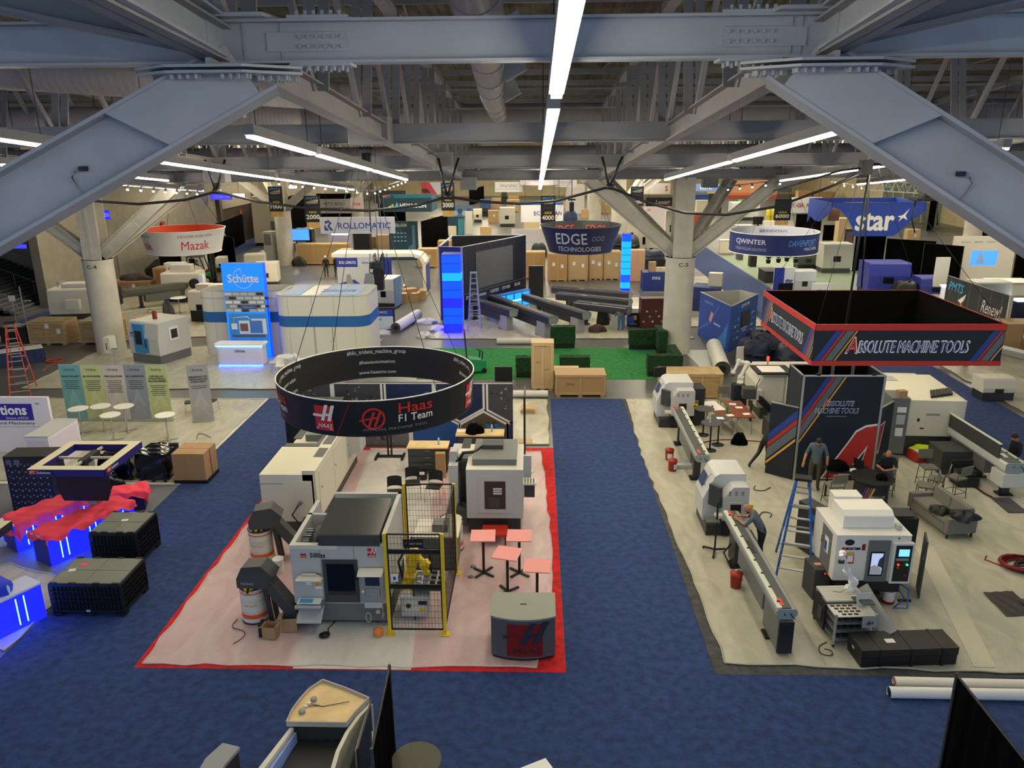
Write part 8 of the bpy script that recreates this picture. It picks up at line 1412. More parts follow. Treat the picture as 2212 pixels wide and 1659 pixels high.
for k in range(16): b.dec(O+Z*(.6+.33*(k//4))+U*((-1.6+.22*(k % 4)) if k % 2 else 1.2+.15*(k % 3)), U, Z, .25, .06+.08*(k % 3 == 0), q.choice(('ltgrey', '#6fa8e0', '#8a8a90')))
b.build('print', t); U = (p0-p3).normalized(); n_ = U.cross(Z); O = (p0+p3)/2+n_*.04; b = B(); b.txt('DAVENPORT', O+Z*2.1-U*.7, U, Z, 1.2, .12, '#9fb4ea', bold=.03).poly([(-.6, 1.2), (-.3, 1.75), (.0, 1.6), (-.3, 1.1)], O, U, Z, '#e29aa8', .006).dec(O+Z*1.15+U*.5, U, Z, .9, .1, '#b8c8ee').poly([(.2, .1), (1.8, .1), (1.9, 1.6), (1.2, .8)], O, U, Z, '#3f84d2', .003).poly([(-1.9, .3), (-.4, 1.0), (.8, 2.2), (.6, 2.2), (-.6, 1.1), (-1.9, .45)], O, U, Z, '#3c6fc8', .005); b.build('lettering', t)
carton(.9, .6, 1.2, 'pale boxed papers inside the open topped blue booth', (10.0, 29.6, 0), m='#cdb68a')
for i, (x, y, rx, ry, h) in enumerate(((11.1, 25.3, 1.1, .9, 1.3), (12.0, 23.4, .95, .8, 1.1), (10.2, 24.2, .7, .8, 1.2), (13.6, 24.5, .8, .8, .9))): lump('covered_machine', ['navy cover over a machine directly before the blue booth', 'navy covered machine beneath the square sign edge', 'dark covered machine near the big vinyl roll', 'navy covered round table farthest right of the covers'][i], 'covered machine', (x, y, 0), rx, ry, h, '#141c36', 100+i, k=.12)
B().box(-.25, -.04, 0, .25, .04, .95, 'offwhite').build('loose_board', label='white board leaning by the navy covered machines', cat='board', loc=(9.4, 23.6, 0), rz=.3); B().ext([(-.6, -2), (.9, -2.2), (.5, 2), (-.9, 2)], 'z', .002, .03, '#c3c6c0').build('loose_film', label='loose white film sheet on the concrete right of column C-5', cat='plastic film', loc=(8.0, 24.5, 0))
# machines along the far right of C-5
t = cnc('dark blue and white machine right behind column C-5', (9.8, 34.5), 1.6, 1.5, 1.9, rad(-20), m='#1a2f66', win='#9aa2a8', panel=False, base='ltgrey'); B().box(.1, .4, 1.9, .9, 1.0, 2.7, 'offwhite').build('top_tank', t)
t = T('long_table', 'white draped table behind the dark blue machine', 'table', (10.3, 39.5, .03)); B().box(-1.5, -.4, .0, 1.5, .4, .9, '#dcdac8').build('cloth', t, bev=.05)
for i, (x, y) in enumerate(((11.6, 36.2), (12.9, 36.2))): round_table(['pale round table left one of the pair behind the blue booth', 'pale round table right one of the pair behind the blue booth'][i], (x, y, .03), .6, 1.0, '#cbb99a', 'grey', False)
t = T('display_stand', 'black display on a twin pole stand at the blue carpet edge', 'display stand', (14.2, 33.0, .02), .2); monitor(t, .95, 1.0, loc=(0, 0, 1.9)); B().cyl((-.08, .05, 0), (-.08, .05, 1.9), .03, 'black').cyl((.08, .05, 0), (.08, .05, 1.9), .03, 'black').lathe([(.3, 0), (.3, .03)], 'black', 16).build('pole', t)
lump('covered_machine', 'black covered machine on the blue carpet behind column C-5', 'covered machine', (10.2, 46.8, .02), 1.0, .8, 1.7, 'black', 110, k=.12); t = T('showcase', 'long black topped showcase with covered equipment left of column C-5', 'counter', (8.3, 55, 0), rad(-60)); B().box(-4.5, -.7, 0, 3.5, .7, 1.1, '#26261f').build('body', t, bev=.02); lump('covered_machine', 'dark arched cover on the long black showcase', 'covered machine', (7.2, 57, 1.1), 1.4, 1.0, 1.5, '#22231f', 111, k=.1); lump('covered_machine', 'blue grey cover on the near end of the black showcase', 'covered machine', (8.9, 52.8, 1.1), 1.1, .9, .8, '#3a4658', 112, k=.15)
# ================================================================ FAR HALL
def aisle(n, pxl, pxr, pyt, pyb, top=True, Y_=54):
    def deco(b, w_, h):
        if top: b.txt('PMTS', (0, 0, h*.9), X, Z, w_*.8, h*.09, '#3f9ad6', bold=.04, shear=.3).poly([(-w_*.35, h*.78), (w_*.38, h*.78), (w_*.38, h*.86)], (0, 0, 0), X, Z, 'yellow2').dec((0, 0, h*.745), X, Z, w_*.75, h*.025, 'ltgrey').dec((0, 0, h*.71), X, Z, w_*.6, h*.02, 'grey').dec((0, 0, h*.56), X, Z, w_*.7, h*.008, 'blue2')
        b.txt('AISLE', (0, 0, h*.38), X, Z, w_*.5, h*.075, 'yellow', bold=.03).txt(str(n), (0, 0, h*.2), X, Z, w_*.82, h*.17, 'white', bold=.05)
        for k in range(6): b.box(-w_*.42+w_*.14*k, .01, -h*.22, -w_*.42+w_*.14*k+w_*.13, .05, 0, 'yellow2' if k % 2 else 'pine')
    return hang('dark hanging banner with gold tail, ' + {1000: 'leftmost, marked one thousand', 2000: 'marked two thousand, left of the white sign', 3000: 'marked three thousand, right of the teal sign', 4000: 'marked four thousand, above the navy ring', 5000: 'marked five thousand, left of column C-5', 6000: 'marked six thousand, left of the blue box sign'}[n], pxl, pxr, pyt, pyb, Y_, '#12151f', deco, name='aisle_banner')
aisle(1000, 578, 608, 403, 457); aisle(2000, 655, 690, 423, 480); aisle(3000, 952, 981, 395, 455); aisle(4000, 1168, 1200, 423, 482); aisle(5000, 1363, 1391, 403, 435+10); aisle(6000, 1675, 1711, 430, 476, False)
def word(s, m, w_=.7, h=.35, sh=0, bold=.03, u=0, v=.5):
    return lambda b, W_, H_: b.txt(s, (u*W_, 0, v*H_), X, Z, W_*w_, H_*h, m, bold=bold, shear=sh)
hang('pale grey hanging sign MITSUBISHI MATERIALS USA', 683, 776, 430, 461, 72, '#b9b5b5', lambda b, w_, h: (b.txt('MITSUBISHI', (-w_*.1, 0, h*.66), X, Z, w_*.5, h*.22, 'char'), b.txt('MATERIALS U.S.A', (w_*.02, 0, h*.32), X, Z, w_*.8, h*.22, 'char')))
hang('white and pink angled sign beside the grey materials sign', 756, 784, 427, 455, 70, '#e3d3d3', word('STUDER', 'red', .6, .2)); hang('black far sign with red glowing letters', 806, 876, 412, 440, 84, '#15161a', word('LIVE', 'led_red', .2, .3, u=-.1))
t = hang('dark teal box sign HEXAGON with lighter teal inside', 829, 930, 428, 458, 58, '#0f3040', lambda b, w_, h: (b.txt('HEXAGON', (w_*.12, 0, h*.45), X, Z, w_*.56, h*.3, 'white', bold=.04), b.poly([(-w_*.44, h*.3), (-w_*.3, h*.6), (-w_*.3, h*.3)], (0, 0, 0), X, Z, 'lime'), b.poly([(-w_*.3, h*.25), (-w_*.22, h*.7), (-w_*.18, h*.25)], (0, 0, 0), X, Z, 'skyblue'))); B().box(2.1, 0, 0, 2.2, 4, 1.3, '#16485a').box(-2.2, 3.9, 0, 2.2, 4, 1.3, 'teal').box(-2.2, 0, 0, -2.1, 4, 1.3, '#16485a').build('side_panels', t)
hang('red and white picture banner of a car far behind', 909, 955, 394, 420, 88, '#c8ccd6', lambda b, w_, h: (b.poly([(-w_/2, 0), (w_*.25, 0), (-w_*.1, h), (-w_/2, h)], (0, 0, 0), X, Z, '#c8404c'), b.poly([(-w_*.45, h*.15), (-w_*.05, h*.1), (-w_*.2, h*.45), (-w_*.45, h*.5)], (0, 0, 0), X, Z, 'char', .01)))
mu = lambda b, w_, h: (b.txt('muratec', (0, 0, h*.62), X, Z, w_*.62, h*.34, '#7d8096'), b.dec((-w_*.05, 0, h*.28), X, Z, w_*.8, h*.03, '#4a4a78'))
hang('white hanging sign muratec left of the central light', 1069, 1129, 393, 415, 84, '#dcdad8', mu); hang('second white muratec sign right of the central light', 1199, 1246, 388, 404, 84, '#d6d4d2', mu)
hang('white sign with blue top band ECO, behind the aisle 4000 banner', 1125, 1217, 438, 480, 62, '#d9dade', lambda b, w_, h: (b.dec((0, 0, h*.94), X, Z, w_, h*.12, '#2f62b4'), b.txt('ECO', (-w_*.06, 0, h*.45), X, Z, w_*.26, h*.2, '#3c4e8c', bold=.04), b.txt('AN', (w_*.38, 0, h*.45), X, Z, w_*.16, h*.2, '#3c4e8c', bold=.04)))
hang('white sign with red letters W and S behind column C-5', 1386, 1448, 396, 419, 76, '#e0dcda', lambda b, w_, h: (b.txt('W', (-w_*.32, 0, h*.5), X, Z, w_*.2, h*.5, 'red', bold=.04), b.txt('S', (w_*.38, 0, h*.5), X, Z, w_*.1, h*.5, 'red', bold=.04)))
hang('black sign with white italic lettering Lexair', 1396, 1457, 427, 446, 68, '#17181b', lambda b, w_, h: (b.txt('Lexair', (.1*w_, 0, h*.5), X, Z, w_*.55, h*.45, 'ltgrey', shear=.3, bold=.03), b.dec((w_*.1, 0, h*.18), X, Z, w_*.6, h*.06, 'red')))
hang('blue and white sign right of column C-5', 1495, 1556, 397, 413, 80, '#6f8ec8', word('ELITE', 'white', .4, .5))
hang('orange desert mural banner with a walking dark figure', 1566, 1682, 390, 431, 84, '#d88a52', lambda b, w_, h: (b.dec((0, 0, h*.12), X, Z, w_, h*.22, '#8c4228'), b.dec((0, 0, h*.3), X, Z, w_, h*.12, '#c86a38'), b.txt('Solutions', (-w_*.25, 0, h*.8), X, Z, w_*.35, h*.14, '#8a4a30'), b.poly([(w_*.3, h*.15), (w_*.33, h*.5), (w_*.3, h*.7), (w_*.34, h*.95), (w_*.38, h*.7), (w_*.4, h*.5), (w_*.39, h*.15), (w_*.36, h*.4)], (0, 0, 0), X, Z, '#3a2c28', .01)))
hang('black and white sign right of the orange mural', 1683, 1712, 391, 415, 80, '#222427', word('PRECISION', 'ltgrey', .8, .2)); hang('white sign IMC-USA MORI-SAY left of the square blue sign', 1711, 1776, 426, 460, 56, '#e2dedd', lambda b, w_, h: (b.txt('MC', (-w_*.43, 0, h*.5), X, Z, w_*.12, h*.3, 'char'), b.txt('-USA', (-w_*.22, 0, h*.5), X, Z, w_*.25, h*.3, 'red', bold=.03), b.txt('MORI-SAY', (w_*.24, 0, h*.48), X, Z, w_*.48, h*.25, 'char', shear=.35, bold=.03)))
t = T('ring_sign', 'small white ring sign above the ECO sign', 'hanging sign', (-.2, 84, 5.6)); b = B(); cone(b, 2.3, 2.3, 1.3, '#d9d5e0'); cone(b, 2.25, 2.25, 1.3, '#c9c5d4', inner=True); b.build('band', t); B().txt('insights', 0, X, Z, 1.8, .4, '#8a8ab0', fn=on(2.3, 2.3, 1.3, rad(-100), .6)).build('lettering', t)
# square blue star sign
t = T('square_sign', 'blue fabric box sign with white star lettering and arched cutouts', 'hanging sign', (25.6, 48.5, 3.35)); s_ = 3.55; h = 2.55; b = B(); MF = '#1c3fa0'
b.ext([(-s_*.45, 0), (s_*.4, 0), (s_*.6, .7), (s_*.8, 1.4), (s_, 1.9), (s_, h), (-s_, h), (-s_, 2.3), (-s_*.8, 2.0), (-s_*.62, 1.3), (-s_*.5, .6)], 'y', 0, .06, MF)
b.ext([(-s_, .7), (-s_*.8, 1.5), (-s_*.3, 1.9), (-s_*.2, 2.2), (s_*.3, 2.2), (s_*.7, 1.8), (s_, .6), (s_, h), (-s_, h)], 'y', 5.2, 5.26, MF)
for sx in (-1, 1): b.ext([(0, 1.9), (1.4, 1.3), (2.4, .9), (3.6, .9), (4.6, 1.2), (5.2, .6), (5.2, h), (0, h)], 'x', sx*s_-.03, sx*s_+.03, MF)
b.build('fabric', t); b = B(); b.txt('star', (-.15, -.01, 1.1), X, Z, 2.9, 1.3, 'white', bold=.05); b.poly([(1.5, 1.5), (1.9, 1.6), (2.35, 2.1), (2.1, 1.55), (2.3, 1.2), (1.95, 1.4), (1.6, 1.1), (1.75, 1.4)], (0, 0, 0), X, Z, 'white', .025); b.build('lettering', t); B().ext([(-s_*.75, .9), (-s_*.5, .9), (-s_*.5, 1.75), (-s_*.7, 1.9)], 'y', 3, 3.1, '#b06a3c').build('orange_panel', t)
t = T('lighting_truss', 'silver lattice truss hanging above the square blue sign', 'truss', (23.5, 46, 7.0)); b = B()
for z_ in (0, .7): b.bar((-.2, 0, z_), (6.6, 1.5, z_-.5), .09, .09, 'alu')
for k in range(10): b.bar((.66*k, .15*k, -.05*k), (.66*k+.33, .15*k+.07, .7-.05*k), .05, .05, 'alu').bar((.66*k+.33, .15*k+.07, .7-.05*k), (.66*k+.66, .15*k+.15, -.05*k), .05, .05, 'alu')
b.build('lattice', t); B().tube([(.5, 0, .7), (.5, 0, 1.6)], .03, 'black').tube([(6, 1.4, .3), (6, 1.4, 1.6)], .03, 'black').build('suspension_wire', t)
# swagged cable
pts = [(172, 432), (300, 441), (400, 432), (467, 414), (560, 436), (680, 452), (800, 455), (900, 444), (966, 425), (1040, 436), (1120, 440), (1200, 434), (1316, 404), (1400, 438), (1480, 460), (1570, 464), (1680, 446), (1790, 405), (1880, 366)]
b = B().tube([(PY(x, y, 12)[0], 12, PY(x, y, 12)[1]) for x, y in pts], .045, 'black', 6).tube([(PY(1880, 366, 12)[0], 12, PY(1880, 366, 12)[1]), (PY(1845, 640, 12)[0], 11.5, 6.0)], .03, 'black'); b.build('power_cable', label='thick black cable swagged right across the hall below the strip lights', cat='cable')
for i, (x, y, y2) in enumerate(((467, 414, 340), (966, 425, 360), (1316, 404, 360))):
    q0 = PY(x, y, 12); b = B(); b.tube([(q0[0], 12, q0[1]), (q0[0]-.25, 12, zB(12)+.1)], .04, 'black').tube([(q0[0], 12, q0[1]), (q0[0]+.4, 12, zB(12)+.1)], .04, 'black').tube([(q0[0]-.1, 12, q0[1]), (q0[0]+.15, 12, q0[1])], .09, 'black'); b.build('cable_hanger', label='black strap pair holding up the swagged cable, ' + ['left one', 'middle one above the aisle 3000 banner', 'one beside column C-5'][i], cat='hanger')
for i, (x, y, Y_) in enumerate(((792, 345, 11), (1235, 445, 30))):
    q0 = PY(x, y, Y_); t = T('rigging_camera', ['black chain hoist hanging over the white hanging sign', 'black hoist motor hanging above the navy ring sign'][i], 'hoist', (q0[0], Y_, q0[1])); B().cyl((0, 0, -.5 if i else -2.2), (0, 0, zB(Y_)-q0[1]+.2), .02, 'black').build('chain', t); B().box(-.12, -.12, -.3, .12, .12, .2, 'black').box(-.2, -.1, .3, .2, .1, .38, 'black').build('motor', t)
# floor items by their footprint in the hall: kind, left, right, bottom, top, colour, label
def item(kind, xl, xr, yb, yt, m, lab, extra=None):
    cx, y, w_, h = span(xl, xr, yb, yt); d_ = min(2.4, max(.8, w_*.7))
    if kind == 'w': t = pan(lab, cx, y, w_, h, m, cat='wall panel', name='exhibit_wall', deco=(lambda b: extra(b, w_, h)) if extra else None)
    elif kind == 'k': t = wood_crate(w_, d_, h, lab, (cx, y+d_/2, 0), sheets=((.1, .6),) if h > 1.2 else (), m=m, m2=m)
    elif kind == 'b': t = carton(w_, d_, h, lab, (cx, y+d_/2, 0), m=m)
    elif kind == 'm': t = cnc(lab, (cx, y), w_, d_, h, 0, m=m, panel=False, base=extra if isinstance(extra, str) else 'char')
    elif kind == 'c': t = T('counter', lab, 'counter', (cx, y, .01)); B().box(-w_/2, 0, 0, w_/2, d_, h, m).build('body', t, bev=.02); B().box(-w_/2-.05, -.05, h, w_/2+.05, d_+.05, h+.05, extra or 'white').build('worktop', t)
    elif kind == 'v': t = lump('covered_machine', lab, 'covered machine', (cx, y+d_/2, 0), w_/2, d_/2, h, m, len(lab), k=.12)
    elif kind == 'd': t = drape(lab, (cx-w_/2, y), (cx+w_/2, y+(extra or 0)), h, sign=w_ > 3)
    elif kind == 's': t = T('display', lab, 'display', (cx, y, 0)); monitor(t, w_, h*.6, extra or 'screen_dark', loc=(0, 0, h*.7)); B().box(-.1, -.05, 0, .1, .05, h*.45, 'black').build('post', t)
    return t
for a in (
 ('w', 712, 762, 548, 497, '#b9b4cc', 'lavender lit exhibit wall behind the low plywood crate', lambda b, w_, h: (b.dec((0, -.01, h*.85), X, Z, w_*.7, .25, 'glow_white'), b.dec((0, 0, h*.3), X, Z, w_*.6, .2, 'char'))),  # white wall; its purple lighting is put into the lavender base colour
 ('c', 765, 800, 545, 505, 'black', 'black draped counter with white top by the lavender wall', 'white'),
 ('c', 640, 675, 532, 496, 'black', 'black skirted table with white top left of the AISLE 2000 banner tail', 'white'),
 ('c', 590, 630, 545, 528, 'black', 'black skirted table with white top before the black drapes', 'white'),
 ('b', 786, 812, 535, 512, '#9c7238', 'dark tan cartons stacked behind the white arch', None), ('b', 813, 842, 536, 508, '#c09660', 'paler tan cartons stacked right behind the white arch', None),
 ('w', 843, 905, 562, 478, '#133242', 'dark teal HEXAGON exhibit wall with pale machine outline', lambda b, w_, h: (b.txt('HEXAGON', (-w_*.1, 0, h*.9), X, Z, w_*.45, .3, 'ltgrey', bold=.03), b.poly([(w_*.15, h*.2), (w_*.4, h*.2), (w_*.4, h*.9), (w_*.3, h*.9), (w_*.3, h*.4), (w_*.15, h*.35)], (0, 0, 0), X, Z, '#3f6a80'), [b.dec((-w_*.3+w_*.12*(k % 4), 0, h*(.5+.1*(k//4))), X, Z, w_*.07, .1, '#7aa0b0') for k in range(12)])),
 ('d', 912, 950, 545, 478, 'drape', 'black drape wall angled beside the teal exhibit wall', 8),
 ('w', 955, 1003, 512, 468, '#12384a', 'dark teal portal wall with bright picture column', lambda b, w_, h: (b.dec((w_*.36, 0, h*.5), X, Z, w_*.25, h*.8, '#2f7a88'), b.dec((-w_*.15, 0, h*.3), X, Z, w_*.6, h*.5, '#c9c4ac'))),
 ('w', 978, 1021, 472, 443, '#4f6d8a', 'blue grey gear picture wall beyond the teal portal', lambda b, w_, h: [b.lathe([(h*.2, 0), (h*.2, .02)], '#2f4866' if k % 2 else '#8aa4bc', 14, M=Matrix.Translation((-w_*.35+w_*.22*k, 0, h*(.4+.15*(k % 2)))) @ Matrix.Rotation(PI/2, 4, 'X')) for k in range(4)]),
 ('w', 1006, 1021, 506, 456, '#c2c0b4', 'narrow white wall panel at the aisle by the teal portal', None), ('b', 932, 955, 490, 468, '#c09a58', 'tan box behind the AISLE 3000 banner tail', None), ('s', 938, 946, 517, 503, 'm', 'small red and dark display by the portal', None),
 ('b', 1037, 1061, 509, 490, '#c8a05c', 'tan carton alone on the far concrete aisle', None), ('k', 1055, 1076, 482, 455, '#c09252', 'tall tan crate with plastic on top in the far aisle', None), ('v', 1040, 1056, 468, 447, 'black', 'black rounded machine in the far aisle left of the tall tan crate', None), ('m', 1023, 1041, 481, 452, '#c4bda8', 'cream machine on wheels at the far aisle edge', None),
 ('d', 1014, 1036, 445, 410, 'drape', 'narrow black drape wall far away left of muratec', 12), ('c', 1038, 1060, 452, 432, '#26407c', 'blue skirted table far away below muratec', '#26407c'), ('b', 1062, 1082, 450, 428, '#b08a58', 'tan boxes far away left of the dark tree', None), ('v', 1083, 1096, 436, 414, '#1d2a1e', 'small dark green tree shape below the muratec sign', None),
 ('b', 1098, 1120, 438, 424, '#b68e58', 'tan pallets far away below the muratec sign', None), ('k', 1095, 1122, 458, 432, '#b8925a', 'slatted tan crates below and right of muratec', None), ('m', 1080, 1112, 490, 449, '#c9c6ba', 'white machine under a navy cover in the far aisle', None), ('v', 1085, 1110, 488, 451, '#1c2850', 'navy cover hanging on the white far machine', None),
 ('w', 1105, 1210, 548, 494, '#cfccd0', 'long low white counter wall behind the navy video wall', lambda b, w_, h: b.dec((.1, 0, h*.45), X, Z, w_*.6, .06, 'ltgrey')), ('c', 1132, 1166, 500, 470, '#c9b48c', 'cream booth counter under the ECO sign', 'pine'), ('v', 1216, 1247, 492, 458, '#243560', 'navy covered machine with lettering right of the ECO sign', None),
 ('v', 1148, 1180, 556, 528, '#12202c', 'dark teal covered drum left of the navy ring sign', None), ('c', 1190, 1240, 560, 543, '#d4d0c2', 'cream worktable with stools beneath the navy ring sign', 'white'), ('m', 1250, 1286, 566, 532, '#c5c1b0', 'cream machine with dark window under the navy ring sign', 'char'), ('m', 1290, 1322, 566, 528, '#bdb9aa', 'cream machine beside column C-8', 'char'),
 ('w', 1222, 1262, 462, 398, '#c9c8c6', 'tall pale exhibit wall left of column C-8', None), ('w', 1268, 1296, 458, 396, '#d2d0ca', 'tall white exhibit wall nearest column C-8', None), ('b', 1215, 1240, 450, 436, '#b98e50', 'tan boxes beneath the tall pale exhibit wall', None), ('b', 1256, 1272, 472, 452, '#b88d54', 'tan box stack before the tall white exhibit wall', None), ('k', 1296, 1318, 462, 425, '#b48c4e', 'wooden frame stack left of the C-8 marking', None), ('s', 1350, 1362, 478, 452, 'm', 'small bright blue lit screen right of column C-8', 'screen_blue'),
 ('m', 1352, 1376, 548, 470, '#c8c4b4', 'cream upright machine right of the slim blue tower', 'char'), ('m', 1378, 1402, 560, 478, '#beb9a8', 'second cream upright machine behind the dark covers', 'char'), ('w', 1388, 1445, 506, 446, '#d6d0d2', 'white wall with small red letters under the Lexair sign', lambda b, w_, h: b.txt('USA', (-w_*.3, 0, h*.88), X, Z, w_*.15, .3, 'red', bold=.03)), ('s', 1408, 1443, 500, 466, 'm', 'large dark display before the white lettered wall', None), ('m', 1436, 1462, 530, 455, '#cfcaba', 'cream machine right behind column C-5 shaft', 'char'),
 ('w', 1496, 1532, 494, 460, '#a8432c', 'dark orange wall panel right of column C-5', None), ('c', 1504, 1530, 462, 434, '#c4bfa8', 'cream counter with carton behind the slanting branch', 'pine'), ('w', 1528, 1558, 462, 418, '#1f2724', 'dark green black wall behind the slanting branch', None), ('c', 1498, 1540, 436, 421, '#24448c', 'blue skirted table under the blue and white sign', '#24448c'),
 ('b', 1530, 1562, 432, 415, '#d2aa6a', 'tan cartons left of the orange mural', None), ('m', 1580, 1640, 476, 438, '#c6c9c6', 'pale machine below the orange mural', None), ('v', 1592, 1622, 462, 432, '#118a3e', 'bright green machine arm below the orange mural', None), ('v', 1655, 1664, 478, 452, '#e6d21c', 'yellow robot left one below the mural corner', None), ('v', 1665, 1673, 478, 452, '#d8c41a', 'yellow robot right one below the mural corner', None),
 ('b', 1650, 1676, 505, 478, '#dad7cc', 'white boxes stacked left of the AISLE 6000 banner', None), ('s', 1625, 1648, 496, 468, 'm', 'black display in front of the white boxes', None), ('c', 1590, 1625, 510, 488, '#9fb4cc', 'pale blue counter beyond the navy ring of white inside', 'white'), ('c', 1555, 1578, 548, 520, '#cfcab6', 'cream plinth with a black chair at the carpet edge', 'white'),
 ('d', 1716, 1772, 506, 462, 'drape', 'black drape wall below the MORI-SAY sign', 0), ('b', 1722, 1752, 440, 412, '#c9a05e', 'tan boxes above and behind the MORI-SAY sign', None), ('b', 1755, 1802, 440, 415, '#c19654', 'row of tan cartons above the MORI-SAY sign', None), ('d', 1776, 1806, 520, 486, 'drape', 'black drape low behind the left arch of the blue sign', 0), ('k', 1808, 1842, 528, 472, '#d0b078', 'pale wood panels stacked beneath the blue box sign', None), ('w', 1822, 1842, 535, 495, '#2a2a34', 'dark poster stand beneath the blue box sign', lambda b, w_, h: b.dec((0, 0, h*.5), X, Z, w_*.7, h*.7, '#5a4a50')),
 ('w', 1712, 1760, 552, 508, '#c9c7be', 'white low wall right behind the wide navy ring', None), ('m', 1775, 1838, 590, 528, '#b3b3a6', 'grey turning machine with dark green base and hanging screen', 'dgrey'), ('m', 1722, 1770, 582, 545, '#4d534d', 'dark grey machine left of the grey turning machine', 'black'), ('m', 1690, 1722, 556, 542, '#d2d2c8', 'white unit under the wide navy ring sign', None),
 ('c', 1652, 1735, 612, 588, '#1e1b1a', 'dark reception desk with plants on the pale green carpet', 'black'), ('c', 1620, 1634, 577, 550, '#1c1a18', 'dark tall planter box with a leafy plant', 'brown'), ('c', 1593, 1605, 562, 545, '#4b4d4a', 'grey planter box at the green carpet edge', 'grey'),
 ('d', 1840, 1905, 585, 505, 'drape', 'black drape wall under the blue box sign', 0), ('d', 1906, 1985, 596, 515, 'drape', 'black drape wall with white number cards', -2), ('d', 1986, 2042, 604, 525, 'drape', 'black drape wall ending at the white booth', -2), ('c', 1880, 1905, 560, 528, 'black', 'black skirted table with white top before the drapes', 'white'), ('k', 1958, 1985, 528, 496, '#c9a874', 'pale wooden cabinet above the black drapes', None), ('d', 2000, 2052, 500, 428, 'drape', 'tall far black drape left of column C-6', 4), ('b', 2006, 2046, 452, 445, '#c8a05a', 'long tan carton on top of the far black drape', None),
 ('w', 2046, 2182, 608, 510, '#dbd6c6', 'white exhibit box wall with a bright blue picture screen', lambda b, w_, h: (b.dec((.1, 0, h*.52), X, Z, w_*.42, h*.33, 'screen_blue'), b.poly([(-w_*.1, h*.4), (.1, h*.4), (w_*.0, h*.66), (-w_*.06, h*.6)], (0, 0, 0), X, Z, '#a8c4f0', .012), [b.txt(s2, (w_*(-.3+.2*k), 0, h*.87), X, Z, w_*.14, .14, 'grey', bold=.02) for k, s2 in enumerate(('RUKO', 'GENSWISS', 'TECNICUT', 'NEXTURN'))])),
 ('d', 2185, 2235, 605, 530, 'drape', 'black drape wall at the right frame edge behind the orange ladder', 0), ('w', 2010, 2040, 650, 556, '#d8d4c4', 'tall white board standing left of the white exhibit box', None), ('d', 2080, 2140, 512, 492, 'drape', 'low black drape before the glass doors', 0),
 ('m', 1872, 1962, 640, 570, '#2b3592', 'blue and white lathe with sloped glass before the black drapes', 'navy'), ('m', 1985, 2056, 650, 602, '#2c3488', 'second blue and white lathe left of the lit white cube', 'navy'), ('w', 1668, 1712, 640, 578, '#dcdce4', 'blue and white wall behind the corner of the square sign', lambda b, w_, h: (b.dec((-w_*.25, 0, h/2), X, Z, w_*.5, h, '#2a3aa0'), b.txt('star', (w_*.25, 0, h*.5), X, Z, w_*.35, .5, '#4850b0', bold=.05))), ('m', 1714, 1760, 640, 586, '#b8bcc2', 'grey lathe with cover behind the square sign corner', 'grey'), ('w', 1752, 1790, 650, 612, '#dfe0ea', 'low white wall with blue letters behind the square sign', word('star', '#4850b0', .6, .4)),
 ('v', 1935, 1985, 650, 610, '#1e1e1c', 'dark cloth heap between the two blue lathes', None), ('c', 2040, 2082, 668, 622, '#e4e6f6', 'white cube counter glowing at its top edge', 'glow_white'), ('m', 2100, 2178, 682, 612, '#9ea09a', 'grey chip conveyor unit right of the glowing cube', 'grey'), ('c', 2150, 2235, 640, 612, '#c9c5b2', 'long white table with white stools at the right edge', 'white'), ('c', 2192, 2235, 690, 652, '#14203a', 'small dark cube with white sail mark glowing below', 'glow_white'),
 ('k', 2158, 2240, 762, 700, '#c09452', 'big wooden crate at the right frame edge right of the square sign', None), ('m', 2120, 2192, 868, 822, '#d0ccba', 'low cream chiller box with black grille on the film', 'char')):
    item(*a)
t = T('exhibit_wall', 'dark slatted wall reading PMTS and Renew right above the square sign', 'exhibit wall', (24.4, 31.2, 0)); B().box(-.08, -3.4, 0, .08, 3.2, 2.6, '#22242c').box(-.09, -3.45, 0, .09, -3.35, 2.65, '#c9c6b8').build('panel', t); b = B(); O = (-.09, 0, 0); b.txt('PMTS', (-.09, 2.0, 2.1), -Y, Z, 1.7, .5, '#3f9ad6', bold=.05, shear=.25).txt('Renew!', (-.09, -1.9, 1.6), -Y, Z, 2.0, .7, 'white', shear=.3).poly([(-1.6, 1.4), (-.8, 1.9), (-1.1, 1.2)], O, -Y, Z, 'white').poly([(-1.3, 1.2), (-.9, 1.6), (-1.2, .9)], O, -Y, Z, 'yellow2')
for k in range(6): b.dec((-.09, -2.8+1.1*k, 1.3), -Y, Z, .02, 2.5, 'grey')
b.build('lettering', t)
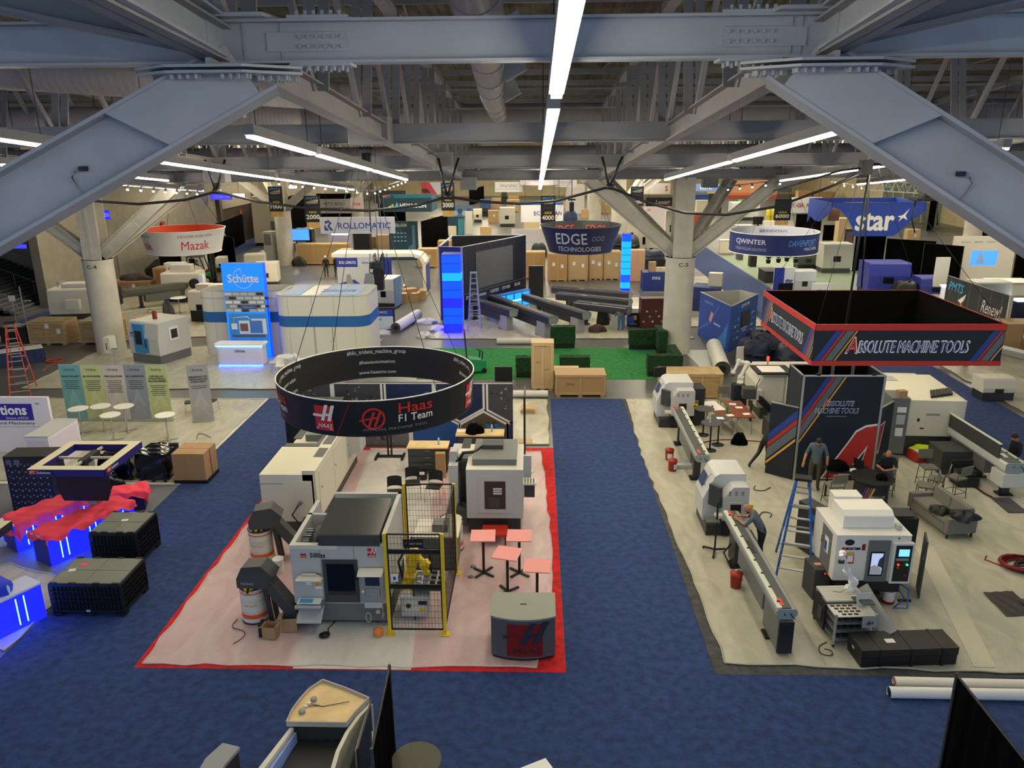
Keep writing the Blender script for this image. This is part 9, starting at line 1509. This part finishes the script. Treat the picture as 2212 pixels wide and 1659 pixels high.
f = feeder('aluminium bar feeder with grey posts at the far right film', (19.6, 25.0), (23.8, 15.5), 1.3, '#c9cdc8', '#7d827f', .7, (.15, .55, .95), False, cream=False, hd=.3, low=False); cnc('grey machine base at the head of the aluminium bar feeder', (19.7, 25.6), 1.8, 2.2, 1.1, rad(-20), m='#7a7d78', panel=False)
B().box(-.6, -.35, .2, .6, .35, .75, '#6b4a33').cyl((-.5, -.2, .1), (-.5, -.15, .1), .1, 'black').cyl((.5, -.2, .1), (.5, -.15, .1), .1, 'black').build('trolley', label='brown wheeled trolley at the right frame edge', cat='trolley', loc=(24.6, 24.9, 0))
stepladder('orange stepladder at the right edge before the black drapes', (41.5, 53.5, 0), .2, 3.6, '#c8502a', 1.6, 8, .8)
# glass doors far right
t = T('glass_entrance', 'tall glass entrance doors with pale frames at the far right', 'doors', (49.2, 92, 0)); b = B(); b.box(-5, .1, 0, 3, .15, 7.2, '#8b9a86'); b.build('glass', t); b = B()
for k in range(7): b.box(-5+1.33*k-.08, 0, 0, -5+1.33*k+.08, .1, 7.2, 'ltgrey')
for z_ in (2.6, 4.6, 7.1): b.box(-5, 0, z_-.1, 3, .1, z_+.1, 'ltgrey')
b.build('frame', t)
# plants on the far desk
for i, (px, py) in enumerate(((1660, 585), (1682, 583), (1700, 580), (1720, 583), (1740, 592))):
    x, y = P(px, py+22); t = T('potted_plant', ['leafy plant at the left end of the dark desk', 'leafy plant second from the left on the dark desk', 'taller leafy plant in the middle of the dark desk', 'leafy plant near the right end of the dark desk', 'bushy plant standing right of the dark desk'][i], 'plant', (x, y+.5, 1.3 if i < 4 else .0)); B().lathe([(.15, 0), (.2, .3)], 'black', 12).build('pot', t); b = B(); q = random.Random(i)
    for k in range(26): a, e, L = q.uniform(0, 6.28), q.uniform(.2, 1.3), q.uniform(.4, .9); p = V((0, 0, .3)); d = V((math.cos(a)*math.cos(e), math.sin(a)*math.cos(e), math.sin(e))); s2 = d.cross(Z).normalized()*.07; b.add([p, p+d*L*.5+s2, p+d*L, p+d*L*.5-s2], [(0, 1, 2, 3)], '#1f6a2c')
    b.build('leaves', t)
